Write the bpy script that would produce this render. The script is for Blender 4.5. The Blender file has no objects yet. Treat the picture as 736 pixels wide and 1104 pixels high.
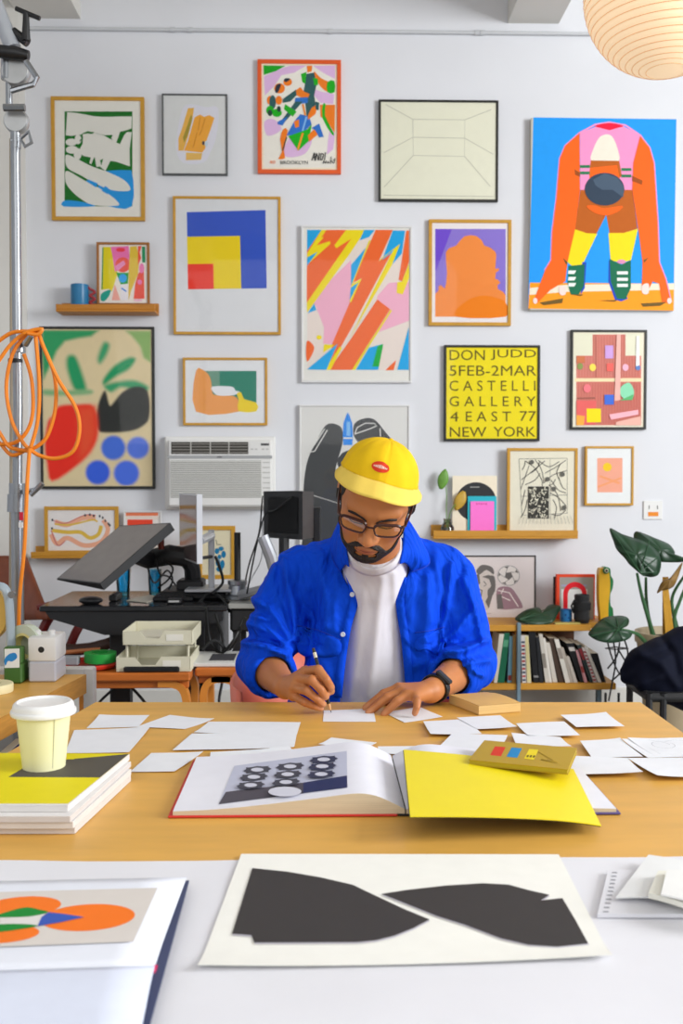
import bpy, bmesh, math, random
import numpy as np
from mathutils import Vector, Matrix, Euler
random.seed(7); np.random.seed(7)
PI = math.pi
rad = math.radians
SC = bpy.context.scene
COL = SC.collection
# ------------------------------------------------------------------ camera model (736 x 1104)
F = 1073.0; CX, CY = 368.0, 552.0; EYE = 1.25
PITCH, YAW = rad(1.98), rad(1.28)
RC = Euler((PI/2-PITCH, 0, -YAW)).to_matrix()
RCn = np.array(RC)
def ray(px, py): return RC @ Vector(((px-CX)/F, -(py-CY)/F, -1))
def onY(px, py, Y):
    d = ray(px, py); t = Y/d.y
    return Vector((d.x*t, Y, EYE+d.z*t))
def onZ(px, py, z):
    d = ray(px, py); t = (z-EYE)/d.z
    return Vector((d.x*t, d.y*t, z))
def onPlane(px, py, p0, n):
    d = ray(px, py); o = Vector((0, 0, EYE)); t = (p0-o).dot(n)/d.dot(n)
    return o+d*t
def project(P):
    q = (P-np.array([0, 0, EYE])) @ RCn
    return CX+F*q[:, 0]/-q[:, 2], CY-F*q[:, 1]/-q[:, 2]
W = 5.25          # the back wall stands at y = W
TZ = 0.75         # table top height
# ------------------------------------------------------------------ colour + materials
def lin1(c): return c/12.92 if c <= .04045 else ((c+.055)/1.055)**2.4
def lin(h, g=1.0):
    h = h.lstrip('#')
    return tuple(min(1.0, lin1(int(h[i:i+2], 16)/255)*g) for i in (0, 2, 4))
_mats = {}
def mat(name, hx, rough=.5, metal=0., noise=0., nscale=20., bump=0., bscale=60., spec=.5, stretch=(1, 1, 1), gain=1.0, emit=0., detail=4., coat=0., sheen=0., sss=0.):
    if name in _mats: return _mats[name]
    m = bpy.data.materials.new(name); m.use_nodes = True
    nt = m.node_tree; N = nt.nodes; L = nt.links
    b = N['Principled BSDF']; c = lin(hx, gain)
    b.inputs['Base Color'].default_value = (*c, 1)
    b.inputs['Roughness'].default_value = rough; b.inputs['Metallic'].default_value = metal
    b.inputs['Specular IOR Level'].default_value = spec
    if coat: b.inputs['Coat Weight'].default_value = coat
    if sheen: b.inputs['Sheen Weight'].default_value = sheen
    if sss:
        b.inputs['Subsurface Weight'].default_value = sss; b.inputs['Subsurface Radius'].default_value = (.01, .004, .002); b.inputs['Subsurface Scale'].default_value = .5
    if emit:
        b.inputs['Emission Color'].default_value = (*c, 1); b.inputs['Emission Strength'].default_value = emit
    tc = N.new('ShaderNodeTexCoord'); mp = N.new('ShaderNodeMapping'); mp.inputs['Scale'].default_value = stretch
    L.new(tc.outputs['Object'], mp.inputs['Vector'])
    nz = N.new('ShaderNodeTexNoise'); nz.inputs['Scale'].default_value = nscale; nz.inputs['Detail'].default_value = detail
    L.new(mp.outputs['Vector'], nz.inputs['Vector'])
    n = noise or .02
    rp = N.new('ShaderNodeValToRGB')
    rp.color_ramp.elements[0].position = .3; rp.color_ramp.elements[1].position = .7
    rp.color_ramp.elements[0].color = (*[x*(1-n) for x in c], 1)
    rp.color_ramp.elements[1].color = (*[min(1, x*(1+n*.6)) for x in c], 1)
    L.new(nz.outputs['Fac'], rp.inputs['Fac']); L.new(rp.outputs['Color'], b.inputs['Base Color'])
    if bump:
        n2 = N.new('ShaderNodeTexNoise'); n2.inputs['Scale'].default_value = bscale; n2.inputs['Detail'].default_value = 3
        L.new(mp.outputs['Vector'], n2.inputs['Vector'])
        bp = N.new('ShaderNodeBump'); bp.inputs['Strength'].default_value = bump; bp.inputs['Distance'].default_value = .003
        L.new(n2.outputs['Fac'], bp.inputs['Height']); L.new(bp.outputs['Normal'], b.inputs['Normal'])
    _mats[name] = m
    return m
def ink_material(name, rough, spec=.35):
    m = bpy.data.materials.new(name); m.use_nodes = True
    nt = m.node_tree; N = nt.nodes; L = nt.links; b = N['Principled BSDF']
    at = N.new('ShaderNodeAttribute'); at.attribute_name = 'Col'
    nz = N.new('ShaderNodeTexNoise'); nz.inputs['Scale'].default_value = 30
    tc = N.new('ShaderNodeTexCoord'); L.new(tc.outputs['Object'], nz.inputs['Vector'])
    mr = N.new('ShaderNodeMapRange'); mr.inputs['To Min'].default_value = .96; mr.inputs['To Max'].default_value = 1.04
    L.new(nz.outputs['Fac'], mr.inputs['Value'])
    mx = N.new('ShaderNodeVectorMath'); mx.operation = 'SCALE'
    L.new(at.outputs['Color'], mx.inputs[0]); L.new(mr.outputs['Result'], mx.inputs['Scale'])
    L.new(mx.outputs['Vector'], b.inputs['Base Color'])
    b.inputs['Roughness'].default_value = rough; b.inputs['Specular IOR Level'].default_value = spec
    return m
INK = ink_material('printed_colour', .6, .25)
def glass_mat(name, tint=(1, 1, 1), refl=.05, rough=.02):
    m = bpy.data.materials.new(name); m.use_nodes = True
    nt = m.node_tree; N = nt.nodes; L = nt.links
    N.remove(N['Principled BSDF']); out = N['Material Output']
    tr = N.new('ShaderNodeBsdfTransparent'); tr.inputs['Color'].default_value = (*tint, 1)
    gl = N.new('ShaderNodeBsdfGlossy'); gl.inputs['Roughness'].default_value = rough
    fr = N.new('ShaderNodeFresnel'); fr.inputs['IOR'].default_value = 1.45
    mu = N.new('ShaderNodeMath'); mu.operation = 'MULTIPLY'; mu.inputs[1].default_value = refl/.034
    L.new(fr.outputs['Fac'], mu.inputs[0])
    mx = N.new('ShaderNodeMixShader'); L.new(mu.outputs[0], mx.inputs['Fac']); L.new(tr.outputs[0], mx.inputs[1]); L.new(gl.outputs[0], mx.inputs[2])
    L.new(mx.outputs[0], out.inputs['Surface'])
    return m
PANE = glass_mat('picture_glass', (.99, .99, .99), .011)
# ------------------------------------------------------------------ mesh builder
def catmull(pts, n=6, closed=True):
    P = [Vector(p) for p in pts]; out = []; m = len(P)
    rng = range(m if closed else m-1)
    for i in rng:
        if closed: a, b, c, d = P[i-1], P[i], P[(i+1) % m], P[(i+2) % m]
        else: a, b, c, d = P[max(i-1, 0)], P[i], P[i+1], P[min(i+2, m-1)]
        for k in range(n):
            t = k/n
            out.append(.5*((2*b)+(c-a)*t+(2*a-5*b+4*c-d)*t*t+(3*b-a-3*c+d)*t**3))
    if not closed: out.append(P[-1])
    return out
class MB:
    def __init__(s): s.v = []; s.f = []; s.m = []
    def add(s, V, Fs, m, M=None):
        o = len(s.v)
        for p in V:
            p = Vector(p)
            s.v.append(M @ p if M is not None else p)
        for f in Fs:
            s.f.append([o+i for i in f]); s.m.append(m)
        return s
    def box(s, a, b, m, bev=0., M=None, seg=1):
        a = Vector(a); b = Vector(b)
        lo = Vector([min(a[i], b[i]) for i in range(3)]); hi = Vector([max(a[i], b[i]) for i in range(3)])
        bm = bmesh.new(); bmesh.ops.create_cube(bm, size=1)
        for v in bm.verts: v.co = Vector([(lo[i]+hi[i])/2+v.co[i]*(hi[i]-lo[i]) for i in range(3)])
        if bev:
            bmesh.ops.bevel(bm, geom=list(bm.edges), offset=min(bev, .45*min(hi[i]-lo[i] for i in range(3))), segments=seg, affect='EDGES', profile=.5)
        bm.verts.index_update()
        s.add([v.co.copy() for v in bm.verts], [[v.index for v in f.verts] for f in bm.faces], m, M); bm.free()
        return s
    def hexa(s, top, bot, m):      # eight corners: top quad and bottom quad, same order
        V = list(top)+list(bot)
        return s.add(V, [(0, 1, 2, 3), (7, 6, 5, 4), (0, 4, 5, 1), (1, 5, 6, 2), (2, 6, 7, 3), (3, 7, 4, 0)], m)
    def poly(s, pts, m): return s.add(pts, [list(range(len(pts)))], m)
    def prism(s, pts, d, m, m_side=None):     # extrude 3-D polygon along vector d
        n = len(pts); d = Vector(d); P = [Vector(p) for p in pts]
        s.add(P+[p+d for p in P], [list(range(n)), list(range(2*n-1, n-1, -1))], m)
        s.add(P+[p+d for p in P], [(i, (i+1) % n, n+(i+1) % n, n+i) for i in range(n)], m_side or m)
        return s
    def tube(s, pts, r, m, seg=8, closed=False, flat=1.0):
        P = [Vector(p) for p in pts]; n = len(P); R = r if isinstance(r, (list, tuple)) else [r]*n
        T = []
        for i in range(n):
            a = P[i-1] if (i > 0 or closed) else P[i]; b = P[(i+1) % n] if (i < n-1 or closed) else P[i]
            t = (b-a); T.append(t.normalized() if t.length > 1e-9 else Vector((0, 0, 1)))
        u = T[0].orthogonal().normalized(); V = []
        for i in range(n):
            u = (u-T[i]*u.dot(T[i]));  u = u.normalized() if u.length > 1e-6 else T[i].orthogonal().normalized()
            w = T[i].cross(u)
            for k in range(seg):
                a = 2*PI*k/seg
                V.append(P[i]+u*(R[i]*math.cos(a))+w*(R[i]*flat*math.sin(a)))
        Fs = []
        for i in range(n if closed else n-1):
            j = (i+1) % n
            for k in range(seg):
                k2 = (k+1) % seg
                Fs.append((i*seg+k, i*seg+k2, j*seg+k2, j*seg+k))
        if not closed:
            Fs.append(list(range(seg-1, -1, -1))); Fs.append(list(range((n-1)*seg, n*seg)))
        return s.add(V, Fs, m)
    def lathe(s, prof, m, c=(0, 0, 0), seg=24, axis='Z', M=None, ms=None, a0=0, a1=2*PI):
        c = Vector(c); V = []; full = abs(a1-a0-2*PI) < 1e-6; ns = seg if full else seg+1
        for r, z in prof:
            for k in range(ns):
                a = a0+(a1-a0)*k/seg; x, y = r*math.cos(a), r*math.sin(a)
                p = Vector((x, y, z)) if axis == 'Z' else (Vector((x, -z, y)) if axis == 'Y' else Vector((z, x, y)))
                V.append(p)
        Mt = Matrix.Translation(c) if M is None else Matrix.Translation(c) @ M.to_4x4()
        for i in range(len(prof)-1):
            Fs = []
            for k in range(seg):
                k2 = (k+1) % ns
                Fs.append((i*ns+k, i*ns+k2, (i+1)*ns+k2, (i+1)*ns+k))
            if i == 0: o = len(s.v); s.add(V, [], m, Mt)
            for f in Fs: s.f.append([o+q for q in f]); s.m.append(ms[i] if ms else m)
        for idx, rev in ((0, True), (len(prof)-1, False)):
            if prof[idx][0] > 1e-5 and full:
                ring = [o+idx*ns+k for k in range(ns)]
                s.f.append(ring[::-1] if rev else ring); s.m.append(ms[min(idx, len(ms)-1)] if ms else m)
        return s
    def ell(s, c, r, m, M=None, seg=16, rings=10):
        V = []; Fs = []
        for i in range(rings+1):
            t = PI*i/rings
            for k in range(seg):
                a = 2*PI*k/seg
                V.append((r[0]*math.sin(t)*math.cos(a), r[1]*math.sin(t)*math.sin(a), r[2]*math.cos(t)))
        for i in range(rings):
            for k in range(seg):
                k2 = (k+1) % seg; Fs.append((i*seg+k, (i+1)*seg+k, (i+1)*seg+k2, i*seg+k2))
        Mt = Matrix.Translation(Vector(c)) if M is None else Matrix.Translation(Vector(c)) @ M.to_4x4()
        return s.add(V, Fs, m, Mt)
    def grid(s, G, m, closeu=False, closev=False, fm=None):
        nu = len(G); nv = len(G[0]); V = [p for row in G for p in row]; o = len(s.v); s.add(V, [], m)
        for i in range(nu if closeu else nu-1):
            for j in range(nv if closev else nv-1):
                i2 = (i+1) % nu; j2 = (j+1) % nv
                s.f.append([o+i*nv+j, o+i2*nv+j, o+i2*nv+j2, o+i*nv+j2]); s.m.append(fm(i, j) if fm else m)
        return s
    def sheet(s, G, th, m, mside=None):
        nu, nv = len(G), len(G[0]); D = [[Vector(p)-Vector((0, 0, th)) for p in r] for r in G]
        s.grid(G, m); s.grid([r[::-1] for r in D], mside or m)
        for i in range(nu-1):
            for j in (0, nv-1): s.poly([G[i][j], G[i+1][j], D[i+1][j], D[i][j]], mside or m)
        for j in range(nv-1):
            for i in (0, nu-1): s.poly([G[i][j], G[i][j+1], D[i][j+1], D[i][j]], mside or m)
        return s
    def build(s, name, parent=None, origin=None, sharp=35, solid=0., recalc=True, gain=1.0):
        me = bpy.data.meshes.new(name)
        if parent is not None: Mi = WM[parent.name].inverted()
        else:
            origin = Vector(origin) if origin is not None else base_of(s.v); Mi = Matrix.Translation(-origin)
        me.from_pydata([tuple(Mi @ p) for p in s.v], [], s.f)
        slots = []; cols = False; idx = []
        for m in s.m:
            mm = INK if isinstance(m, (str, tuple)) else m
            if isinstance(m, (str, tuple)): cols = True
            if mm not in slots: slots.append(mm)
            idx.append(slots.index(mm))
        for mm in slots: me.materials.append(mm)
        me.polygons.foreach_set('material_index', idx)
        if cols:
            ca = me.color_attributes.new('Col', 'FLOAT_COLOR', 'CORNER'); buf = []; cache = {}
            for f, m in zip(s.f, s.m):
                if isinstance(m, str): c = cache.setdefault(m, lin(m, gain))
                elif isinstance(m, tuple): c = m
                else: c = (1, 1, 1)
                buf.extend(list((*c, 1))*len(f))
            ca.data.foreach_set('color', buf)
        if recalc:
            bm = bmesh.new(); bm.from_mesh(me); bmesh.ops.recalc_face_normals(bm, faces=bm.faces); bm.to_mesh(me); bm.free()
        me.polygons.foreach_set('use_smooth', [True]*len(me.polygons))
        me.update()
        if sharp is not None: me.set_sharp_from_angle(angle=rad(sharp))
        o = bpy.data.objects.new(name, me); COL.objects.link(o)
        if solid:
            md = o.modifiers.new('thickness', 'SOLIDIFY'); md.thickness = solid; md.offset = 0
        if parent is not None: o.parent = parent; WM[o.name] = WM[parent.name]
        else: o.location = origin; WM[o.name] = Matrix.Translation(origin)
        return o
WM = {}
def base_of(V):
    lo = [min(p[i] for p in V) for i in range(3)]; hi = [max(p[i] for p in V) for i in range(3)]
    return Vector(((lo[0]+hi[0])/2, (lo[1]+hi[1])/2, lo[2]))
def tag(o, label=None, cat=None, group=None, kind=None):
    if label: o['label'] = label
    if cat: o['category'] = cat
    if group: o['group'] = group
    if kind: o['kind'] = kind
    return o
def thing(name, label, cat, loc, group=None):
    o = bpy.data.objects.new(name, None); COL.objects.link(o); o.empty_display_size = .05
    o.location = loc; WM[o.name] = Matrix.Translation(Vector(loc))
    return tag(o, label, cat, group)
def structure(mb, name, origin=None, **k): return tag(mb.build(name, origin=origin, **k), kind='structure')
def pbox(mb, x0, y0, x1, y1, Yf, Yb, m, bev=0.):   # box whose front face fills a photo rectangle at depth Yf
    a = onY((x0+x1)/2, y0, Yf); b = onY((x0+x1)/2, y1, Yf); l = onY(x0, (y0+y1)/2, Yf); r = onY(x1, (y0+y1)/2, Yf)
    mb.box((l.x, Yf, b.z), (r.x, Yb, a.z), m, bev)
    return mb
# ------------------------------------------------------------------ text
_txt = {}
def text_mesh(t):
    if t in _txt: return _txt[t]
    cu = bpy.data.curves.new('lettering', 'FONT'); cu.body = t; cu.resolution_u = 3
    ob = bpy.data.objects.new('lettering', cu); COL.objects.link(ob)
    dg = bpy.context.evaluated_depsgraph_get(); me = ob.evaluated_get(dg).to_mesh()
    V = [(v.co.x, v.co.y) for v in me.vertices]; Fs = [list(p.vertices) for p in me.polygons]
    ob.evaluated_get(dg).to_mesh_clear(); bpy.data.objects.remove(ob); bpy.data.curves.remove(cu)
    x0 = min(v[0] for v in V); x1 = max(v[0] for v in V); y0 = min(v[1] for v in V); y1 = max(v[1] for v in V)
    V = [((x-x0)/(x1-x0), (y-y0)/(y1-y0)) for x, y in V]
    _txt[t] = (V, Fs); return _txt[t]
# ------------------------------------------------------------------ flat art drawn on a plane
class Art:
    """shapes in crop coordinates mapped to a plane; each new shape lies a hair in front of the last"""
    def __init__(s, to3d, nrm, crop=None, step=.00007):
        s.mb = MB(); s.to3d = to3d; s.n = Vector(nrm); s.k = 1; s.crop = crop; s.step = step
    def P(s, x, y, k=None):
        if s.crop:
            a, b, c, d, w, h = s.crop; x = a+x*(c-a)/w; y = b+y*(d-b)/h
        return s.to3d(x, y)+s.n*(s.step*(s.k if k is None else k))
    def p(s, hx, pts): s.mb.poly([s.P(*q) for q in pts], hx); s.k += 1; return s
    def c(s, hx, pts, n=5): return s.p(hx, [(q.x, q.y) for q in catmull([(a, b, 0) for a, b in pts], n)])
    def e(s, hx, cx, cy, rx, ry, n=28): return s.p(hx, [(cx+rx*math.cos(2*PI*i/n), cy+ry*math.sin(2*PI*i/n)) for i in range(n)])
    def r(s, hx, x0, y0, x1, y1): return s.p(hx, [(x0, y0), (x1, y0), (x1, y1), (x0, y1)])
    def l(s, hx, pts, w, smooth=False):
        if smooth: pts = [(q.x, q.y) for q in catmull([(a, b, 0) for a, b in pts], 5, False)]
        n = len(pts); L = []; R = []
        for i in range(n):
            a = pts[max(i-1, 0)]; b = pts[min(i+1, n-1)]; dx, dy = b[0]-a[0], b[1]-a[1]; q = math.hypot(dx, dy) or 1
            L.append((pts[i][0]-dy/q*w/2, pts[i][1]+dx/q*w/2)); R.append((pts[i][0]+dy/q*w/2, pts[i][1]-dx/q*w/2))
        for i in range(n-1): s.mb.poly([s.P(*L[i]), s.P(*L[i+1]), s.P(*R[i+1]), s.P(*R[i])], hx)
        s.k += 1; return s
    def t(s, hx, txt, x0, y0, x1, y1, shear=0.):
        V, Fs = text_mesh(txt)
        s.mb.add([s.P(x0+(x1-x0)*u+shear*v*(y1-y0), y1+(y0-y1)*v) for u, v in V], Fs, hx); s.k += 1; return s
G_ART = 1.3
FR = {}
def framed(name, label, rect, fw, fmat, paper, draw=None, crop=None, Y=W, depth=.022, glass=True, cat='picture', group=None, mat_in=None):
    Yf = Y-depth; x0, y0, x1, y1 = rect
    l = onY(x0, (y0+y1)/2, Yf).x; r = onY(x1, (y0+y1)/2, Yf).x; t = onY((x0+x1)/2, y0, Yf).z; b = onY((x0+x1)/2, y1, Yf).z
    w = fw*Yf/F; yb = Y-.0015
    root = thing(name, label, cat, ((l+r)/2, yb, b), group)
    mb = MB()
    for (a0, a1, c0, c1) in ((l, r, t-w, t), (l, r, b, b+w), (l, l+w, b+w, t-w), (r-w, r, b+w, t-w)):
        mb.box((a0, Yf, c0), (a1, yb, c1), fmat, .0015)
    mb.build('frame', root)
    to3 = lambda x, y: onY(x, y, Yf+.006)
    a = Art(to3, (0, -1, 0), crop)
    y = Yf+.006
    a.mb.box((l+w*.9, y, b+w*.9), (r-w*.9, yb-.001, t-w*.9), paper)
    if draw: draw(a)
    a.mb.build('artwork', root, recalc=False, gain=G_ART)
    if glass:
        MB().box((l+w*.95, Yf+.0025, b+w*.95), (r-w*.95, Yf+.0045, t-w*.95), PANE).build('glass_pane', root)
    return root
# ================================================================== ROOM
WALLM = mat('white_plaster', '#dfe1e6', .75, noise=.02, nscale=3, bump=.08, bscale=90, spec=.2)
BEAMM = mat('white_beam_paint', '#dedcd6', .7, noise=.02, nscale=4, spec=.2)
FLOORM = mat('grey_concrete_floor', '#8d8a86', .55, noise=.18, nscale=5, bump=.1)
OAK = mat('honey_oak', '#c98f2c', .5, noise=.12, nscale=9, stretch=(1, 8, 8))
OAKD = mat('amber_oak', '#c07c22', .5, noise=.14, nscale=9, stretch=(1, 8, 8))
GOLDW = mat('golden_maple_frame', '#c8942c', .45, noise=.1, nscale=10, stretch=(2, 2, 2))
BRNW = mat('brown_wood_frame', '#9d6427', .5, noise=.15, nscale=12)
BLKF = mat('black_frame_paint', '#1d1f1c', .4, noise=.05)
BLK = mat('black_plastic', '#141518', .42, noise=.08)
BLKM = mat('black_matte_metal', '#191a1d', .55, noise=.08)
ORF = mat('orange_frame_paint', '#e2581c', .4, noise=.04)
WHF = mat('white_frame_paint', '#dcdcdc', .4, noise=.03)
SILF = mat('silver_frame', '#9fa3a5', .35, metal=.6, noise=.04)
GRF = mat('dark_grey_frame', '#55595b', .4, metal=.3, noise=.04)
STEEL = mat('brushed_steel', '#9b9fa4', .28, metal=.95, noise=.06, stretch=(6, 6, 1))
WPLAS = mat('white_plastic', '#e6e6e4', .4, noise=.02)
CREAMP = mat('cream_plastic', '#d9d5bd', .45, noise=.03)

XL, XR, YB, ZC = -3.4, 4.2, -1.6, 3.98
structure(MB().box((XL, W, 0), (XR, W+.12, ZC), WALLM), 'wall_back')
structure(MB().box((XL-.12, YB, 0), (XL, W, ZC), WALLM), 'wall_left')
structure(MB().box((XL-.12, YB, -.1), (XR, W+.12, 0), FLOORM), 'floor')
structure(MB().box((XL-.12, YB, ZC), (XR, W+.12, ZC+.1), BEAMM), 'ceiling')
structure(MB().box((XL, W-.018, 0), (XR, W, .13), BEAMM, .004), 'baseboard_back')
# pilaster at the left and the two ceiling beams that run toward the viewer
px = onY(29, 300, W).x
structure(MB().box((px-.45, W-.11, 0), (px, W, ZC), BEAMM), 'trim_1')
zb = onY(87, 20.5, W).z
xa, xb = onY(22, 20, W).x, onY(87, 20, W).x
structure(MB().box((xa, YB, zb), (xb, W, ZC), BEAMM), 'trim_2')
xa, xb = onY(547, 20, W).x, onY(602, 20, W).x
structure(MB().box((xa, YB, zb), (xb, W, ZC), BEAMM), 'trim_3')
# conduit
PIPEM = mat('painted_conduit', '#c9ccd0', .5, noise=.03)
a = onY(38, 31, W-.012); b = onY(736, 37, W-.012)
zc_ = (onY(300, 33, W-.012)).z
con = thing('conduit_pipe', 'thin white painted conduit running along the top of the wall', 'pipe', (0, W-.012, zc_))
MB().tube([(px+.01, W-.012, zc_), (XR-.05, W-.012, zc_)], .010, PIPEM, 8).build('pipe', con)
for qx in (186, 205, 356, 514, 520):
    c = onY(qx, 33, W-.012)
    MB().tube([(c.x-.012, W-.012, zc_), (c.x+.012, W-.012, zc_)], .0135, PIPEM, 8).build('coupling', con)

# ================================================================== PICTURES ON THE WALL
C1 = (50, 98, 160, 243, 736, 970)
def d1(a):
    a.r('#0f6b1c', 131, 148, 620, 832)
    a.c('#1f93d8', [(420, 575), (520, 572), (614, 575), (616, 832), (450, 832), (400, 800), (370, 700)], 3)
    a.c('#1f93d8', [(126, 792), (200, 792), (290, 808), (350, 832), (126, 834)], 3)
    a.p('#0f6b1c', [(470, 500), (560, 535), (612, 555), (614, 572), (520, 570), (425, 578)])
    P = '#d9d8d0'
    a.p(P, [(150, 154), (210, 158), (280, 170), (340, 182), (400, 187), (460, 187), (520, 184), (616, 184), (614, 270), (590, 280), (530, 296), (520, 330), (500, 380), (470, 345), (425, 335), (412, 318), (340, 300), (300, 290), (262, 305), (250, 315), (180, 325), (140, 320)])
    a.p(P, [(262, 312), (345, 302), (410, 320), (460, 345), (505, 372), (530, 385), (560, 320), (580, 297), (616, 297), (600, 420), (602, 545), (560, 530), (500, 510), (462, 505), (425, 578), (385, 545), (360, 550), (350, 480), (325, 530), (310, 520), (320, 480), (270, 470), (245, 455), (240, 420), (262, 380)])
    for cx, cy, rx, ry in ((228, 350, 24, 34), (180, 370, 42, 26), (185, 425, 45, 28), (225, 455, 28, 42)): a.e(P, cx, cy, rx, ry)
    a.c(P, [(138, 470), (160, 462), (230, 495), (330, 545), (430, 580), (520, 620), (580, 660), (606, 715), (540, 724), (470, 715), (400, 690), (300, 640), (250, 610), (170, 570), (140, 530)], 3)
    a.c(P, [(136, 590), (160, 580), (230, 620), (300, 660), (380, 700), (450, 745), (505, 790), (515, 828), (340, 824), (250, 780), (180, 720), (140, 660)], 3)
    a.p('#1f93d8', [(285, 650), (305, 640), (370, 668), (360, 698)]); a.p('#1f93d8', [(398, 720), (425, 685), (470, 722), (440, 745)])
    a.p('#0f6b1c', [(300, 295), (345, 297), (335, 310), (305, 310)]); a.p('#0f6b1c', [(412, 320), (478, 318), (465, 350)])
    a.p('#0f6b1c', [(322, 535), (345, 478), (362, 550)]); a.p('#0f6b1c', [(388, 500), (410, 490), (395, 540)])
    a.l('#0f6b1c', [(255, 318), (262, 340), (240, 362)], 8)
framed('framed_print', 'gold framed print of cut-out white hand and leaf shapes on green and blue, topmost left', (55, 104, 155.5, 237.5), 4, GOLDW, '#dedcd4', d1, C1)

C2 = (170, 95, 250, 195, 736, 920)
def d2(a):
    a.c('#d3d3dc', [(250, 200), (330, 160), (480, 190), (600, 200), (580, 480), (520, 640), (450, 740), (250, 740), (180, 600), (200, 400)], 3)
    a.p('#dcab4e', [(300, 200), (360, 195), (345, 300), (300, 480), (255, 620), (205, 620), (205, 500), (240, 400)])
    a.p('#a08d35', [(330, 260), (345, 300), (300, 460), (262, 540), (250, 490), (290, 380)])
    a.p('#e3a23b', [(365, 290), (420, 262), (460, 285), (510, 268), (562, 295), (520, 420), (490, 500), (470, 600), (440, 640), (260, 620), (300, 520)])
    for q in ((420, 290, 400, 420), (470, 300, 440, 400), (440, 410, 410, 470), (390, 440, 350, 590)): a.l('#c77d22', [q[:2], q[2:]], 8)
    a.p('#dbb25e', [(280, 640), (440, 645), (430, 710), (280, 715)]); a.e('#33404f', 452, 545, 12, 20); a.e('#b9cdd8', 480, 552, 14, 30)
framed('framed_print', 'small thin grey framed drawing of a yellow boxy object on white', (174.5, 101, 245, 188.5), 1.6, GRF, '#cfd1d1', d2, C2)

C3 = (272, 58, 372, 193, 736, 994)
def d3(a):
    a.r('#e2dfd6', 88, 92, 655, 905)
    L = '#d5b3d8'
    a.p(L, [(90, 180), (220, 120), (300, 95), (430, 92), (330, 150), (230, 170), (170, 260), (100, 330)]); a.p(L, [(480, 95), (655, 92), (655, 200), (560, 150)])
    a.c(L, [(95, 540), (170, 520), (230, 600), (120, 650)]); a.c(L, [(330, 630), (470, 660), (420, 790), (280, 820), (250, 760)]); a.p(L, [(620, 560), (655, 640), (640, 760), (590, 800), (600, 680)]); a.p(L, [(420, 250), (540, 300), (650, 320), (640, 400), (540, 390)])
    a.p('#12a01a', [(88, 92), (262, 96), (180, 140), (90, 168)])
    O = '#f07a1e'; T = '#2d5a5c'; G = '#1aa81c'; B = '#2f6fc0'
    a.c(O, [(490, 140), (540, 190), (600, 220), (650, 240), (640, 300), (590, 300), (540, 260), (500, 190)]); a.c(G, [(595, 225), (650, 215), (652, 305), (595, 305)], 2)
    a.p(O, [(535, 405), (655, 405), (652, 630), (590, 530), (540, 500)]); a.c(G, [(560, 400), (582, 405), (575, 490), (645, 630), (630, 640), (555, 510)], 2)
    a.p(T, [(430, 160), (490, 150), (510, 240), (490, 330), (500, 400), (470, 480), (430, 500), (420, 400), (400, 330), (420, 220)])
    a.p(O, [(432, 95), (475, 95), (470, 140), (435, 150)]); a.p(G, [(385, 160), (430, 145), (420, 240), (395, 225)]); a.p(G, [(480, 190), (520, 200), (520, 250), (490, 250)])
    a.p(O, [(345, 290), (380, 265), (410, 300), (455, 320), (440, 350), (390, 350), (350, 330)]); a.p(T, [(240, 360), (345, 285), (350, 330), (300, 380), (240, 390)]); a.p(B, [(340, 350), (440, 345), (440, 390), (370, 400), (330, 420)])
    a.p(T, [(340, 380), (400, 380), (320, 470), (250, 550), (220, 545), (290, 450)]); a.p(G, [(260, 400), (350, 460), (320, 500), (250, 440)]); a.p(B, [(200, 540), (280, 500), (240, 570), (200, 560)])
    a.e(O, 215, 275, 42, 40); a.c('#2b3440', [(180, 300), (190, 250), (225, 240), (220, 270), (200, 310)]); a.e(O, 280, 225, 34, 30); a.c('#2b3440', [(250, 215), (262, 195), (300, 200), (270, 225)])
    a.e(O, 140, 370, 25, 35); a.e(T, 160, 385, 26, 55); a.e(O, 210, 370, 26, 35); a.e(G, 140, 450, 30, 36); a.e('#27423a', 140, 470, 18, 25); a.e(G, 195, 470, 38, 32); a.e('#27423a', 210, 440, 16, 24)
    a.p(B, [(380, 480), (450, 500), (470, 560), (390, 640), (270, 650), (330, 540)]); a.p(O, [(330, 540), (370, 520), (370, 580), (340, 590)]); a.l('#7fb1e0', [(430, 500), (390, 640)], 14); a.l('#ec8a2c', [(400, 400), (420, 490)], 14)
    a.p(O, [(470, 430), (520, 400), (500, 480), (440, 525), (440, 490)]); a.p(T, [(500, 380), (530, 390), (525, 450), (500, 440)])
    a.p(G, [(285, 655), (440, 600), (470, 560), (450, 690), (365, 770)]); a.l('#e8922c', [(400, 630), (360, 765)], 16); a.p(O, [(440, 650), (490, 600), (520, 640), (450, 700)]); a.p(B, [(470, 590), (530, 555), (565, 660), (530, 665), (500, 610)])
    a.c(O, [(245, 600), (280, 610), (250, 770), (260, 830), (205, 835), (235, 780), (220, 680)], 2); a.l('#3b3f36', [(272, 660), (240, 770)], 10)
    a.t('#e07b4a', '40', 135, 848, 182, 874); a.t('#23262a', 'BROOKLYN', 222, 850, 440, 878)
    K = '#23262a'
    for x0, y0, x1, y1 in ((472, 848, 492, 786), (492, 786, 496, 850), (500, 848, 508, 790), (508, 790, 524, 848), (524, 848, 532, 788), (538, 845, 545, 792), (545, 792, 565, 800), (565, 800, 552, 845), (572, 846, 580, 784), (478, 828, 500, 822), (538, 846, 556, 842)): a.l(K, [(x0, y0), (x1, y1)], 7)
    for x0, y0, x1, y1 in ((560, 874, 566, 850), (566, 850, 580, 872), (580, 872, 586, 850), (592, 872, 600, 856), (600, 856, 608, 872), (618, 874, 626, 818), (626, 850, 642, 872), (648, 872, 654, 830), (640, 846, 656, 842)): a.l(K, [(x0, y0), (x1, y1)], 6)
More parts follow.
